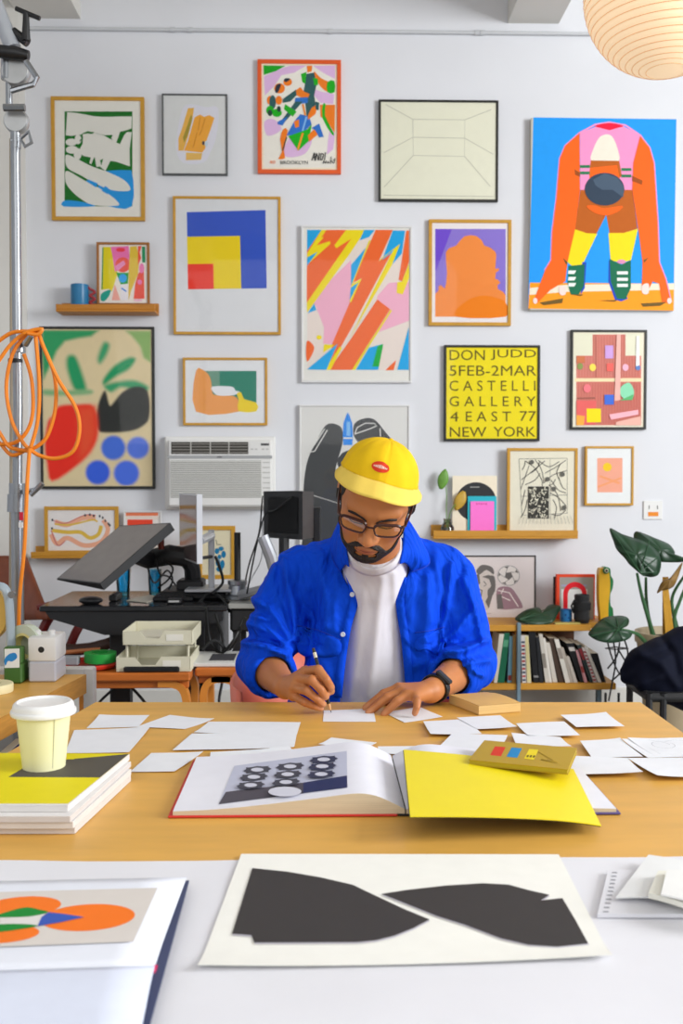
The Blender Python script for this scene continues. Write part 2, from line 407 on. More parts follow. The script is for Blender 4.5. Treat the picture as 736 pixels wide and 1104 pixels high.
framed('framed_poster', 'bright orange framed poster of a tangled dancing figure in green, blue and lilac', (277.5, 64, 367.5, 187), 4.3, ORF, '#f0d9c0', d3, C3)

C4 = (402, 102, 542, 222, 736, 631)
def d4(a):
    g = '#b4b4a4'
    for pts in ([(225, 140), (520, 143), (518, 350), (228, 345), (225, 140)], [(228, 242), (519, 247)], [(70, 55), (225, 140)], [(520, 143), (670, 85)], [(60, 330), (226, 242)], [(519, 247), (680, 338)], [(228, 345), (62, 525)], [(518, 350), (665, 522)], [(60, 570), (680, 578)]):
        a.l(g, pts, 4)
framed('framed_drawing', 'black framed pencil line drawing of an empty room on cream paper', (408, 107.5, 537, 217), 2.4, BLKF, '#d9d9c6', d4, C4)

C6 = (0, 180, 320, 420, 736, 552)
def d6(a):
    a.p('#2f52ba', [(463, 112), (658, 107), (661, 301), (466, 303)])
    a.p('#efc913', [(463.5, 173), (595, 171), (598, 301.5), (466, 303)]); a.p('#e53b2b', [(465, 241), (529, 240), (530, 302.5), (466, 303.5)])
framed('framed_print', 'large gold framed print of nested blue, yellow and red squares', (186.5, 211.5, 302.5, 360.5), 2.8, GOLDW, '#d3d5d8', d6, C6)

C7 = (320, 238, 450, 418, 736, 1019)
def d7(a):
    O = '#f8652a'; B = '#169fd8'; Y = '#ecd012'; P = '#f6a9c0'; K = '#dcd0c8'
    a.r(K, 62, 56, 684, 910)
    a.p(P, [(60, 500), (330, 240), (330, 480), (230, 755), (160, 750), (165, 650), (110, 510)]); a.p(P, [(490, 460), (560, 380), (684, 370), (684, 610), (470, 690)])
    a.p(O, [(62, 56), (400, 56), (60, 520)]); a.p(O, [(160, 56), (405, 56), (330, 180), (60, 480), (60, 300)])
    a.p(B, [(62, 56), (150, 56), (62, 185)]); a.p(Y, [(150, 56), (180, 56), (150, 100), (165, 100), (120, 150), (200, 125), (205, 140), (62, 270), (62, 200)])
    a.p(B, [(62, 225), (125, 190), (62, 275)]); a.p(Y, [(300, 56), (410, 56), (400, 85), (320, 205), (62, 560), (60, 500), (330, 110), (240, 168), (228, 150)])
    a.p(B, [(410, 56), (475, 56), (440, 100), (382, 120)]); a.p(B, [(65, 565), (105, 505), (118, 545)])
    a.p(O, [(480, 56), (585, 56), (500, 245), (580, 190), (330, 660), (190, 910), (215, 750), (330, 480), (395, 350), (340, 380)])
    a.p(B, [(330, 270), (420, 165), (330, 400)]); a.p(B, [(328, 410), (380, 370), (322, 490)])
    a.p(Y, [(440, 120), (450, 120), (340, 385), (395, 352), (330, 500), (320, 490), (375, 378), (326, 408)])
    a.p(B, [(585, 60), (660, 60), (640, 200), (575, 275), (600, 180), (520, 240)]); a.p(Y, [(630, 140), (580, 270), (400, 580), (325, 715), (400, 560), (570, 215), (590, 175), (500, 250), (510, 235)])
    a.p(O, [(668, 60), (684, 60), (684, 250), (640, 370), (620, 360)]); a.p(Y, [(684, 260), (684, 350), (645, 450), (608, 440), (612, 375), (640, 372)])
    a.p(O, [(490, 480), (568, 540), (335, 910), (195, 910), (330, 720)]); a.p(Y, [(572, 540), (578, 550), (400, 830), (355, 910), (335, 910)])
    a.p(Y, [(260, 770), (275, 775), (205, 910), (170, 910)]); a.p(Y, [(165, 755), (230, 758), (160, 805)]); a.p(B, [(248, 750), (180, 910), (62, 908)])
    a.p(B, [(440, 775), (525, 752), (460, 888), (500, 888), (496, 910), (360, 910)]); a.p('#12a33c', [(492, 765), (527, 752), (500, 890), (460, 890)])
    a.c(O, [(60, 735), (100, 760), (100, 800), (60, 860)], 3); a.p(O, [(605, 850), (590, 912), (540, 912)]); a.p(B, [(682, 650), (682, 910), (612, 910)]); a.e(Y, 135, 712, 16, 13)
framed('framed_poster', 'large white framed poster of jagged orange, yellow, pink and blue stripes', (324.5, 243, 444, 412.5), 2.2, WHF, '#dad9d3', d7, C7)

C8 = (455, 230, 555, 355, 736, 920)
def d8(a):
    a.r('#8370c6', 103, 124, 662, 820); a.p('#6a45c4', [(103, 124), (235, 124), (112, 450), (103, 450)])
    O = '#fb863c'
    a.p(O, [(103, 640), (130, 610), (128, 580), (148, 568), (178, 598), (190, 550), (196, 470), (190, 400), (186, 310), (210, 278), (270, 255), (300, 215), (335, 182), (385, 172), (430, 180), (470, 210), (492, 255), (540, 272), (580, 305), (588, 330), (580, 440), (610, 435), (608, 455), (585, 470), (578, 520), (600, 525), (620, 550), (598, 570), (600, 600), (640, 622), (662, 650), (662, 820), (103, 820)])
    a.c('#fb7d08', [(260, 820), (330, 710), (430, 660), (520, 655), (600, 675), (662, 710), (662, 820)], 3)
framed('framed_print', 'gold framed print of an orange hooded silhouette on purple', (462, 236.5, 551, 351), 3.6, GOLDW, '#ded9da', d8, C8)

C10 = (470, 365, 590, 480, 736, 705)
def d10(a):
    a.r('#e6d218', 72, 62, 668, 660)
    K = '#5d5118'  # lettering brown has the glass reflection mixed into its colour
    for txt, x0, y0, x1, y1 in (('DON', 88, 75, 322, 143), ('JUDD', 360, 73, 660, 142), ('5FEB-2MAR', 88, 178, 662, 246), ('C A S T E L L I', 88, 278, 656, 346), ('G A L L E R Y', 88, 382, 658, 448), ('4', 92, 484, 148, 548), ('E A S T', 196, 482, 494, 548), ('77', 552, 480, 660, 545), ('NEW', 90, 585, 332, 650), ('YORK', 378, 583, 656, 648)):
        a.t(K, txt, x0, y0, x1, y1)
framed('framed_poster', 'black framed square yellow poster filled with six lines of lettering', (478.5, 372, 582, 475.5), 2.6, BLKF, '#e6d218', d10, C10)

C11 = (610, 350, 702, 470, 736, 960)
def d11(a):
    R = '#c9786c'
    a.r(R, 88, 85, 648, 868); a.r('#d9d8c2', 70, 75, 228, 268); a.r('#d9d8c2', 512, 75, 655, 268); a.r('#e6d5ac', 75, 462, 655, 492)
    a.p('#b86a5c', [(235, 85), (262, 85), (270, 455), (240, 455)])
    for x in range(100, 640, 24): a.l('#d08a7e', [(x, 275 if not 230 < x < 510 else 95), (x, 455)], 5); a.l('#c06a5e', [(x+8, 500), (x+4, 860)], 5)
    a.r('#ba6b45', 90, 272, 160, 330); a.e('#7d8b4c', 120, 360, 24, 28); a.e('#e7c850', 228, 370, 28, 32); a.r('#ba92cb', 335, 180, 405, 292); a.r('#e06058', 350, 335, 405, 402); a.e('#d9a6b8', 510, 370, 26, 30); a.e('#5878b0', 618, 372, 22, 22)
    a.e('#dd7078', 180, 550, 32, 36); a.p('#cf5b58', [(88, 655), (260, 655), (250, 860), (88, 868)]); a.l('#8f5648', [(90, 636), (250, 632)], 8); a.r('#3a63c2', 330, 605, 410, 690)
    a.c('#7fc6a0', [(470, 540), (540, 500), (580, 560), (575, 630), (520, 650), (470, 610)], 3); a.p('#55a567', [(460, 655), (580, 600), (570, 650)]); a.p('#e09a3c', [(88, 780), (160, 790), (150, 868), (88, 868)]); a.r('#ecc70d', 176, 725, 298, 842)
    a.p('#eaa6b0', [(370, 775), (620, 735), (622, 775), (385, 820)]); a.p('#d6a497', [(430, 840), (640, 790), (645, 868), (425, 868)]); a.p('#d7a59b', [(435, 85), (470, 85), (465, 650), (415, 660)])
    a.p('#e7e6ea', [(605, 100), (628, 100), (632, 350), (600, 360)])
framed('framed_print', 'black framed collage print in dusty pink with small coloured squares and dots', (615, 355.5, 697, 463), 2.6, BLKF, '#e2dcc8', d11, C11)

def paper_tone(h): return h
C12 = (160, 370, 360, 600, 736, 846)
def d12(a):
    a.r('#117c66', 188, 110, 428, 270); a.p('#66927e', [(215, 110), (282, 110), (282, 170), (230, 170)])
    a.c('#fb9a52', [(188, 110), (225, 112), (246, 140), (252, 180), (262, 205), (330, 208), (356, 225), (358, 271), (188, 271)], 3)
    a.c('#dddfe3', [(252, 172), (330, 172), (345, 188), (362, 192), (340, 206), (280, 208), (258, 195)], 3); a.c('#ecc917', [(350, 200), (368, 195), (380, 222), (428, 236), (428, 270), (357, 270), (358, 225)], 2)
framed('framed_print', 'gold framed landscape print of orange, teal and yellow blocks above the air conditioner', (197, 385.5, 288, 458.5), 2.6, GOLDW, '#dadcdf', d12, C12)

C13 = (316, 430, 446, 600, 736, 962)
def d13(a):
    K = '#46484a'
    a.c(K, [(240, 150), (290, 172), (304, 225), (296, 290), (270, 380), (262, 450), (330, 520), (420, 640), (440, 960), (250, 962), (64, 960), (60, 800), (62, 560), (75, 430), (100, 340), (150, 240), (195, 165)], 4)
    a.c(K, [(440, 118), (500, 130), (560, 200), (640, 300), (700, 420), (690, 600), (450, 600), (330, 480), (270, 400), (300, 330), (400, 290), (368, 220), (375, 150)], 4)
    a.l('#d8d8d4', [(100, 325), (190, 185), (208, 190), (130, 320), (100, 325)], 6); a.l('#d8d8d4', [(375, 215), (390, 175), (440, 148), (495, 150), (508, 165), (470, 182), (375, 215)], 6); a.l('#d8d8d4', [(530, 180), (532, 230)], 6); a.l('#b9b9b6', [(110, 585), (300, 645)], 5)
    B = '#2c86dd'
    a.p(B, [(332, 82), (345, 105), (360, 150), (364, 225), (360, 282), (306, 282), (302, 220), (306, 150), (322, 105)]); a.r('#dddcd6', 305, 235, 360, 244); a.r('#7db5ea', 325, 140, 348, 225)
framed('framed_poster', 'large white framed poster of a grey hand holding a blue pencil, behind the man', (322.5, 436.5, 441.5, 600), 1.8, WHF, '#d3d3d0', d13, C13)

C9 = (565, 120, 736, 340, 736, 947)
cv = thing('canvas_painting', 'large unframed painting of an orange crouching runner on bright blue', 'painting', onY(650, 335, W-.002))
Yc = W-.035
l = onY(571.5, 230, Yc).x; r = onY(727.8, 230, Yc).x; t = onY(650, 127.5, Yc).z; b = onY(650, 334.5, Yc).z
MB().box((l, Yc, b), (r, W-.0015, t), '#c9c4ba', .002).build('canvas', cv)
a = Art(lambda x, y: onY(x, y, Yc), (0, -1, 0), C9)
O = '#f76410'
XL_, XR_ = 36, 700
a.p('#1b97ee', [(42, 28), (706, 37), (692, 925), (18, 915)])
a.p('#f99a16', [(26, 795), (694, 800), (692, 925), (18, 915)]); a.p('#e8dfc8', [(26, 820), (200, 805), (694, 798), (694, 828), (200, 838), (24, 852)])
a.l('#f293c4', [(95, 738), (124, 690), (129, 560), (149, 400), (164, 220), (189, 160), (256, 100), (330, 61), (395, 51), (470, 65), (539, 112), (582, 170), (602, 240), (620, 520), (626, 700), (657, 780), (682, 885)], 7)
a.c('#e8103c', [(325, 70), (395, 54), (462, 70), (395, 90)], 3)
a.p('#f293c4', [(258, 100), (330, 72), (395, 88), (460, 70), (540, 110), (515, 200), (500, 370), (440, 360), (340, 340), (260, 370)])
a.c('#e8e2d2', [(310, 228), (318, 180), (345, 125), (375, 108), (405, 115), (428, 160), (440, 232), (375, 240)], 3)
a.p('#b85c12', [(308, 228), (440, 230), (452, 300), (430, 320), (300, 300)]); a.p(O, [(305, 262), (430, 250), (445, 330), (300, 330)])
a.p('#b85c12', [(260, 365), (500, 365), (525, 545), (460, 565), (395, 565), (380, 480), (335, 568), (290, 566), (235, 550)])
a.p('#f0d70e', [(235, 548), (290, 566), (338, 568), (268, 715), (230, 725), (200, 700)]); a.p('#f0d70e', [(390, 565), (460, 565), (527, 545), (495, 690), (450, 705), (400, 690)])
a.p('#f293c4', [(218, 725), (230, 716), (245, 728)]); a.e('#d98cb4', 450, 698, 20, 10)
a.p('#1d46b8', [(268, 700), (288, 700), (280, 820), (262, 850)]); a.p('#0d6a4a', [(205, 718), (280, 710), (276, 810), (250, 855), (215, 850), (200, 800)])
a.p('#1d46b8', [(392, 690), (390, 790), (420, 875), (450, 882), (480, 870)]); a.p('#0d6a4a', [(395, 685), (450, 712), (494, 690), (494, 820), (470, 872), (430, 870), (400, 790)])
for y in (745, 775, 803): a.p('#e7efe9', [(205, y-6), (240, y-6), (232, y+10), (202, y+10)]); a.r('#e7efe9', 430, y-2, 480, y+12)
for x0 in (258, 450):
    for k in (0, 1): a.p('#1b7b4e', [(x0, 250+k*30+(x0 > 300)*14), (x0+46, 250+k*30+(x0 > 300)*14), (x0+46, 263+k*30+(x0 > 300)*14), (x0, 263+k*30+(x0 > 300)*14)])
a.p(O, [(256, 102), (258, 370), (235, 548), (200, 700), (190, 790), (170, 800), (120, 830), (60, 890), (42, 885), (95, 740), (125, 690), (130, 560), (150, 400), (165, 220), (190, 160)])
a.p(O, [(537, 115), (580, 170), (600, 240), (618, 520), (624, 700), (655, 780), (680, 885), (640, 892), (625, 800), (595, 790), (575, 830), (545, 810), (548, 700), (528, 545), (500, 365), (505, 240)])
a.p('#9a4a10', [(232, 270), (258, 285), (258, 305), (235, 295)]); a.p('#9a4a10', [(500, 300), (548, 322), (545, 342), (500, 325)])
a.e('#2f3f52', 372, 362, 92, 76); a.p('#46586c', [(318, 318), (372, 288), (430, 308), (462, 350), (458, 400), (430, 380), (410, 365), (360, 365), (330, 345)])
a.c(O, [(288, 440), (330, 438), (370, 450), (455, 440), (430, 468), (375, 484), (320, 468)], 3)
a.c('#f0d8d0', [(545, 810), (575, 800), (575, 845), (548, 845)], 3); a.c('#f0d8d0', [(162, 815), (190, 815), (190, 850), (165, 850)], 3); a.e('#f0d8d0', 50, 880, 10, 14); a.e('#f0d8d0', 672, 880, 10, 14)
for pts in ([(70, 888), (180, 868), (175, 890), (90, 900)], [(540, 892), (660, 885), (630, 903), (550, 907)], [(215, 850), (275, 850), (260, 858)], [(345, 878), (430, 876), (420, 884)], [(178, 680), (200, 700), (195, 715)], [(552, 690), (575, 680), (555, 705)]): a.p('#6b5420', pts)
a.mb.build('painted_image', cv, recalc=False, gain=1.08)

# air-brushed print: a fine grid whose corner colours are mixed from soft-edged blobs
def soft_grid(parent, to3, x0, y0, x1, y1, nx, ny, colfn, name='artwork'):
    X, Y = np.meshgrid(np.linspace(x0, x1, nx+1), np.linspace(y0, y1, ny+1), indexing='ij')
    colr = colfn(X, Y); V = [to3(X[i, j], Y[i, j]) for i in range(nx+1) for j in range(ny+1)]
    mb = MB(); mb.v = [Vector(p) for p in V]
    for i in range(nx):
        for j in range(ny):
            a = i*(ny+1)+j; mb.f.append([a, a+1, a+ny+2, a+ny+1]); mb.m.append('#ffffff')
    o = mb.build(name, parent, recalc=False)
    cc = colr.reshape(-1, 3); vi = np.array([q for f in mb.f for q in f])
    buf = np.ones((len(vi), 4)); buf[:, :3] = cc[vi]
    o.data.color_attributes['Col'].data.foreach_set('color', buf.ravel()); return o
def polyd(X, Y, pts):
    P = np.array(pts, float); d = np.full(X.shape, 1e9); ins = np.zeros(X.shape, bool)
    for i in range(len(P)):
        a = P[i]; b = P[(i+1) % len(P)]; e = b-a
        t = np.clip(((X-a[0])*e[0]+(Y-a[1])*e[1])/(e@e), 0, 1); d = np.minimum(d, np.hypot(X-a[0]-t*e[0], Y-a[1]-t*e[1]))
        if b[1] != a[1]:
            c = ((a[1] > Y) != (b[1] > Y)) & (X < (b[0]-a[0])*(Y-a[1])/(b[1]-a[1])+a[0]); ins ^= c
    return np.where(ins, -d, d)
Cb = (40, 345, 170, 530, 736, 1047)
def soft_cols(X, Y):
    col = np.ones(X.shape+(3,))*np.array(lin('#d8c8a0', G_ART))
    def lay(hx, pts, soft, n=5, sm=True):
        nonlocal col
        if sm: pts = [(q.x, q.y) for q in catmull([(a, b, 0) for a, b in pts], n)]
        al = np.clip(.5-polyd(X, Y, pts)/(2*soft), 0, 1); al = al*al*(3-2*al)
        col = col*(1-al[..., None])+np.array(lin(hx, G_ART))*al[..., None]
    lay('#2f9a60', [(30, 60), (380, 60), (330, 100), (250, 112), (170, 130), (120, 190), (90, 260), (40, 360), (28, 200)], 14, sm=False)
    lay('#86ad62', [(540, 66), (700, 66), (695, 260), (650, 230), (630, 160), (580, 100)], 14, sm=False)
    lay('#1f9760', [(200, 215), (235, 225), (270, 310), (300, 420), (270, 440), (225, 420), (185, 310), (180, 240)], 18)
    lay('#3a9d6a', [(405, 140), (440, 150), (425, 210), (385, 265), (370, 230)], 18); lay('#1f9760', [(560, 230), (600, 240), (560, 300), (480, 345), (410, 395), (405, 360), (470, 280)], 14)
    lay('#3a9d6a', [(410, 400), (500, 375), (600, 370), (680, 410), (640, 440), (520, 410), (450, 440)], 16); lay('#7fae7c', [(45, 425), (150, 430), (320, 425), (310, 455), (60, 460)], 16)
    lay('#2b2d2b', [(415, 430), (440, 515), (460, 510), (520, 440), (600, 405), (675, 435), (685, 590), (640, 650), (560, 680), (420, 688), (372, 670), (362, 580), (380, 490)], 9, n=3)
    lay('#e42a18', [(130, 525), (250, 515), (350, 530), (372, 690), (330, 800), (230, 900), (90, 985), (60, 880), (45, 760), (65, 620), (100, 580)], 14, n=3)
    lay('#e8502c', [(250, 540), (350, 530), (360, 690), (320, 800), (260, 850)], 40, sm=False)
    for cx, cy, r, h in ((465, 780, 75, '#4670d4'), (615, 780, 68, '#5878d8'), (370, 930, 75, '#3560d6'), (545, 935, 78, '#4a70dc')):
        lay(h, [(cx+r*math.cos(k*.35), cy+r*math.sin(k*.35)) for k in range(18)], 12, sm=False)
    return col
fp = framed('framed_print', 'big black framed airbrushed print with a green leaf, red heart shape and blue dots', (43, 352, 166.5, 527), 2.8, BLKF, '#d8c8a0')
for ch in list(COL.objects):
    if ch.parent == fp and ch.name.startswith('artwork'): ch.name = 'backing_board'
def to3b(x, y): return onY(Cb[0]+x*(Cb[2]-Cb[0])/Cb[4], Cb[1]+y*(Cb[3]-Cb[1])/Cb[5], W-.0165)
soft_grid(fp, to3b, 32, 62, 694, 1010, 90, 128, soft_cols)

def dpink(a):
    a.r('#f0a28a', 498, 370-0, 568, 465); a.e('#e8c020', 526, 395, 12, 12); a.l('#e79a6a', [(505, 420), (560, 440)], 6); a.l('#e79a6a', [(500, 450), (565, 425)], 5)
framed('framed_print', 'small light wood framed pink print with a yellow sun, right of the shelf', (630.5, 481, 683, 545), 2.4, GOLDW, '#dcdfdf', dpink, (450, 350, 736, 600, 736, 643))

# ---- ledges
def ledge(name, label, x0, x1, ytop, ybot, Yf, m=OAK):
    a = onY((x0+x1)/2, ytop, Yf); b = onY((x0+x1)/2, ybot, Yf); l = onY(x0, ytop, Yf).x; r = onY(x1, ytop, Yf).x
    h = a.z-b.z; root = thing(name, label, 'shelf', ((l+r)/2, W-.001, b.z))
    MB().box((l, Yf, b.z), (r, W-.001, b.z+.012), m, .002).build('base', root)
    MB().box((l, Yf, b.z+.012), (r, Yf+.012, a.z), m, .002).build('front_lip', root)
    MB().box((l, W-.013, b.z+.012), (r, W-.001, a.z+.025), m, .002).build('back_rail', root)
    return b.z+.0125
zl1 = ledge('picture_ledge', 'short oak picture ledge holding a blue mug and a small framed print', 60, 167, 328, 336, W-.13, OAKD)
zl2 = ledge('picture_ledge', 'low oak picture ledge behind the tilted display', 33, 206, 595, 602, W-.10)
zl3 = ledge('picture_ledge', 'oak picture ledge holding a record sleeve and a plant cutting', 467, 623, 572, 581, W-.125)
BLUEC = mat('blue_ceramic', '#1d77a8', .35, noise=.1); REDC = mat('red_glaze', '#a8323a', .35)
c = onY(86, 329, W-.062); root = thing('mug', 'blue ceramic mug with a red wavy handle on the short ledge', 'mug', (c.x, W-.062, zl1))
h = .135; MB().lathe([(.001, .002), (.043, 0), (.045, .004), (.045, h), (.042, h), (.041, .008), (.001, .006)], BLUEC, (c.x, W-.062, zl1), 24).build('cup', root)
pts = [(c.x+.044, W-.06, zl1+h*.93)]+[(c.x+.062+(.016 if i % 2 else -.012), W-.06, zl1+h*(.86-.13*i)) for i in range(7)]+[(c.x+.044, W-.06, zl1+.008)]
MB().tube(catmull(pts, 5, False), .006, REDC, 8).build('handle', root)
C5 = (55, 255, 170, 345, 736, 576)
def d5(a):
    a.p('#d9c916', [(360, 72), (410, 72), (440, 200), (460, 250), (420, 380), (400, 362), (345, 368)]); a.l('#1d8a4e', [(358, 75), (352, 365)], 8)
    a.p('#f472ac', [(412, 72), (535, 66), (545, 170), (440, 245), (425, 140)]); a.e('#ec5040', 495, 195, 52, 52); a.p('#f08cb8', [(440, 205), (500, 165), (515, 190), (460, 240)]); a.e('#e23c4c', 480, 92, 32, 14)
    a.p('#109c3a', [(450, 250), (535, 250), (530, 325), (480, 330)]); a.e('#1f9fe0', 495, 288, 28, 30); a.p('#e3dfe4', [(480, 330), (530, 330), (530, 440), (478, 440)]); a.l('#3d87d0', [(485, 355), (520, 380)], 10)
    a.p('#d8b83c', [(545, 70), (590, 66), (610, 150), (600, 260), (550, 380), (535, 440), (535, 250)]); a.p('#ec4e3c', [(600, 260), (640, 200), (645, 430), (570, 430), (580, 330)]); a.p('#ec4e3c', [(600, 66), (625, 66), (612, 110), (622, 150), (600, 200)]); a.e('#f078ae', 625, 220, 18, 34); a.e('#f078ae', 612, 315, 16, 18); a.l('#1f8a5a', [(638, 70), (640, 180)], 22)
    a.c('#1f9c8a', [(345, 400), (380, 375), (412, 370), (400, 410), (370, 445), (345, 440)], 3); a.p('#f0a092', [(420, 440), (440, 330), (478, 440)]); a.e('#f5b5c8', 600, 440, 30, 8)
framed('framed_print', 'small brown wood framed print in pink, yellow and red on the short ledge', (104, 261, 161, 329.2), 2.6, BRNW, '#e4dcd4', d5, C5, Y=W-.03, depth=.018)
C16 = (50, 530, 200, 680, 736, 736)
def dleg(a):
    S = '#e2a98c'; Yw = '#d8b64a'
    a.l(S, [(45, 160), (110, 175), (190, 140), (260, 135)], 26, True); a.l(Yw, [(45, 172), (130, 175), (240, 150), (270, 160)], 9, True); a.l(Yw, [(30, 205), (110, 215), (180, 215), (230, 245), (275, 225), (290, 180)], 20, True)
    a.l(S, [(25, 225), (55, 275), (110, 245), (200, 285), (290, 265), (325, 200), (300, 150)], 24, True); a.l('#c0606a', [(25, 205), (60, 285), (100, 260)], 5, True); a.l('#c0606a', [(30, 150), (100, 168), (200, 125), (260, 125)], 4, True)
    for x, y in ((205, 125), (230, 122), (250, 128), (282, 130), (298, 138), (312, 155), (328, 170), (335, 178), (32, 150), (30, 195)): a.e('#3b4048', x, y, 5, 7)
framed('framed_drawing', 'gold framed drawing of intertwined bare legs in pink and yellow on the low ledge', (47.5, 546, 127.5, 597.5), 4, GOLDW, '#e0dcda', dleg, C16, Y=W-.03, depth=.018)
def dcard(a):
    a.r('#ef7d55', 420, 110, 590, 128); a.r('#e2d3c8', 420, 128, 590, 148); a.r('#e8482e', 428, 148, 562, 200)
framed('framed_print', 'little white framed print with orange and red bands behind the tilted display', (133, 551, 174, 597.5), 1.6, WHF, '#e2dcd6', dcard, C16, Y=W-.03, depth=.012)
C17 = (180, 520, 310, 680, 736, 906)
def dblue(a):
    B = '#1f7aa8'
    for cx, cy, rx, ry in ((305, 420, 14, 18), (330, 405, 16, 14), (345, 440, 14, 22), (320, 455, 12, 14), (310, 490, 14, 22), (338, 500, 14, 26), (320, 530, 20, 16)): a.e(B, cx, cy, rx, ry)
    a.l('#4a4a40', [(300, 350), (304, 380), (330, 380)], 4)
framed('framed_print', 'gold framed print of a blue plant shape behind the silver monitor', (213, 567, 253.5, 624.5), 4.6, GOLDW, '#ddd5b8', dblue, C17, Y=W-.22, depth=.02)
# ---- things on the right-hand ledge
C14 = (460, 475, 720, 600, 736, 354)
def rec(a):
    a.e('#2b2d30', 150, 187, 62, 60, 40); a.e('#d6cbb4', 150, 187, 16, 15); a.l('#8d8d8a', [(132, 142), (160, 142)], 3)
Yr = W-.03
def card(name, label, cat, rect, Y, th, hx, draw=None, crop=None):
    x0, y0, x1, y1 = rect; l = onY(x0, (y0+y1)/2, Y).x; r = onY(x1, (y0+y1)/2, Y).x; t = onY((x0+x1)/2, y0, Y).z; b = onY((x0+x1)/2, y1, Y).z
    a = Art(lambda x, y: onY(x, y, Y), (0, -1, 0), crop); a.mb.box((l, Y, b), (r, Y+th, t), hx)
    if draw: draw(a)
    return tag(a.mb.build(name, recalc=False, gain=G_ART), label, cat)
card('record_sleeve', 'cream record sleeve printed with a black disc on the right ledge', 'record sleeve', (487.5, 513, 535.5, 576), W-.028, .004, '#d9cfba', rec, C14)
card('greeting_card', 'turquoise card standing behind the pink card', 'card', (504, 535, 535, 576), W-.036, .003, '#2aa3b4')
def pk(a): [a.r('#c0468e', 150+k*7, 191, 155+k*7, 196-(k % 2)) for k in range(5)]
card('greeting_card', 'bright pink card with small dark lettering standing in front of the turquoise card', 'card', (507, 540.5, 532.5, 576), W-.042, .003, '#f46fc0', pk, C14)
def dbw(a):
    K = '#3a3934'
    a.l('#6d6b62', [(281, 56), (428, 54), (428, 222), (290, 228), (281, 56)], 2); a.l('#8a887e', [(285, 170), (428, 166)], 2); a.l('#8a887e', [(376, 56), (376, 240)], 1.5)
    rnd = random.Random(3)
    for pts in ([(288, 120), (320, 95), (360, 62)], [(286, 150), (300, 110), (312, 76)], [(330, 58), (350, 90), (356, 130)], [(300, 62), (330, 85), (350, 120), (352, 140)], [(340, 60), (372, 80), (404, 64)], [(360, 100), (395, 80), (424, 60)], [(356, 130), (385, 105), (426, 92)], [(378, 120), (400, 150), (424, 160)], [(372, 135), (398, 165), (408, 215)], [(384, 180), (395, 205), (388, 240)], [(402, 112), (412, 140), (424, 150)], [(288, 200), (294, 175), (300, 150)], [(287, 235), (300, 210), (306, 180)], [(376, 160), (402, 175), (425, 200)], [(300, 135), (330, 120), (345, 100)], [(345, 62), (336, 84), (316, 100)], [(392, 118), (384, 132), (374, 136)], [(408, 70), (396, 96), (404, 120)], [(290, 90), (298, 76), (300, 62)], [(380, 225), (404, 228), (424, 212)]):
        a.l(K, pts, 2.3, True)
    a.r(K, 308, 140, 372, 238)
    for i in range(70):
        x = rnd.uniform(312, 368); y = rnd.uniform(143, 234); a.l('#dcd8c4', [(x, y), (x+rnd.uniform(-6, 6), y+rnd.uniform(-6, 6)), (x+rnd.uniform(-6, 6), y+rnd.uniform(-8, 8))], 2.2)
    for cx, cy in ((319, 66), (367, 118), (413, 103), (386, 148), (418, 205)): a.e('#55544e', cx, cy, 7, 7)
    for k in range(16): a.l('#8a887e', [(286+k*10, 230), (280+k*11, 254)], 1.2)
framed('framed_print', 'light wood framed black and white pattern print leaning on the right ledge', (546.5, 483, 622.5, 576.5), 3.2, GOLDW, '#dcd8c6', dbw, C14, Y=W-.03, depth=.02)
# plant cutting in a jar
GLJ = glass_mat('jar_glass', (.62, .66, .5), .08); LEAFL = mat('fresh_leaf', '#6ba03c', .5, noise=.2, nscale=30); LEAFY = mat('yellowed_leaf', '#c9a23a', .5, noise=.2); WATERB = mat('murky_water', '#5a5228', .2, noise=.2)
c = onY(482, 573, W-.06); root = thing('plant_cutting', 'cutting with a green and a yellow leaf in a small brown jar', 'plant', (c.x, W-.06, zl3))
MB().lathe([(.001, 0), (.033, .001), (.037, .012), (.036, .045), (.028, .06), (.02, .07), (.02, .085), (.024, .09)], GLJ, (c.x, W-.06, zl3), 20).build('jar', root)
MB().lathe([(.001, .003), (.031, .004), (.034, .014), (.033, .044), (.001, .046)], WATERB, (c.x, W-.06, zl3), 20).build('water', root)
lt = onY(477, 517, W-.05); lt2 = onY(493, 541, W-.05)
MB().tube(catmull([(c.x, W-.06, zl3+.02), (c.x-.005, W-.06, zl3+.12), (lt.x+.02, W-.05, lt.z-.06), (lt.x, W-.05, lt.z)], 5, False), .002, LEAFL, 6).tube(catmull([(c.x, W-.06, zl3+.02), (c.x+.015, W-.055, zl3+.12), (lt2.x, W-.05, lt2.z)], 5, False), .002, LEAFL, 6).build('stem', root)
def leaf_grid(mb, base, tip, up, width, m, nu=9, nv=6, prof=None, curl=.1, heart=0.):
    base = Vector(base); tip = Vector(tip); ax = tip-base; L = ax.length; ax.normalize(); up = Vector(up); sd = ax.cross(up).normalized(); nn = sd.cross(ax).normalized(); G = []
    for i in range(nu):
        t = i/(nu-1); w = width*(prof(t) if prof else math.sin(PI*min(1, t*.92+.06))**.8); row = []
        for j in range(nv+1):
            s_ = 2*j/nv-1
            row.append(base+ax*(L*(t-heart*abs(s_)**1.5*(1-t)**2))+sd*(w*s_)+nn*(-curl*L*(abs(s_)**1.6)*.5+curl*L*math.sin(PI*t)*.6))
        G.append(row)
    mb.grid(G, m); return mb
leaf_grid(MB(), lt+Vector((-.01, 0, -.05)), lt+Vector((.015, 0, .055)), (0, -1, .2), .028, LEAFL).build('leaf', root, solid=.001)
leaf_grid(MB(), lt2+Vector((.035, 0, .055)), lt2+Vector((-.01, 0, -.045)), (0, -1, .2), .03, LEAFY).build('leaf', root, solid=.001)

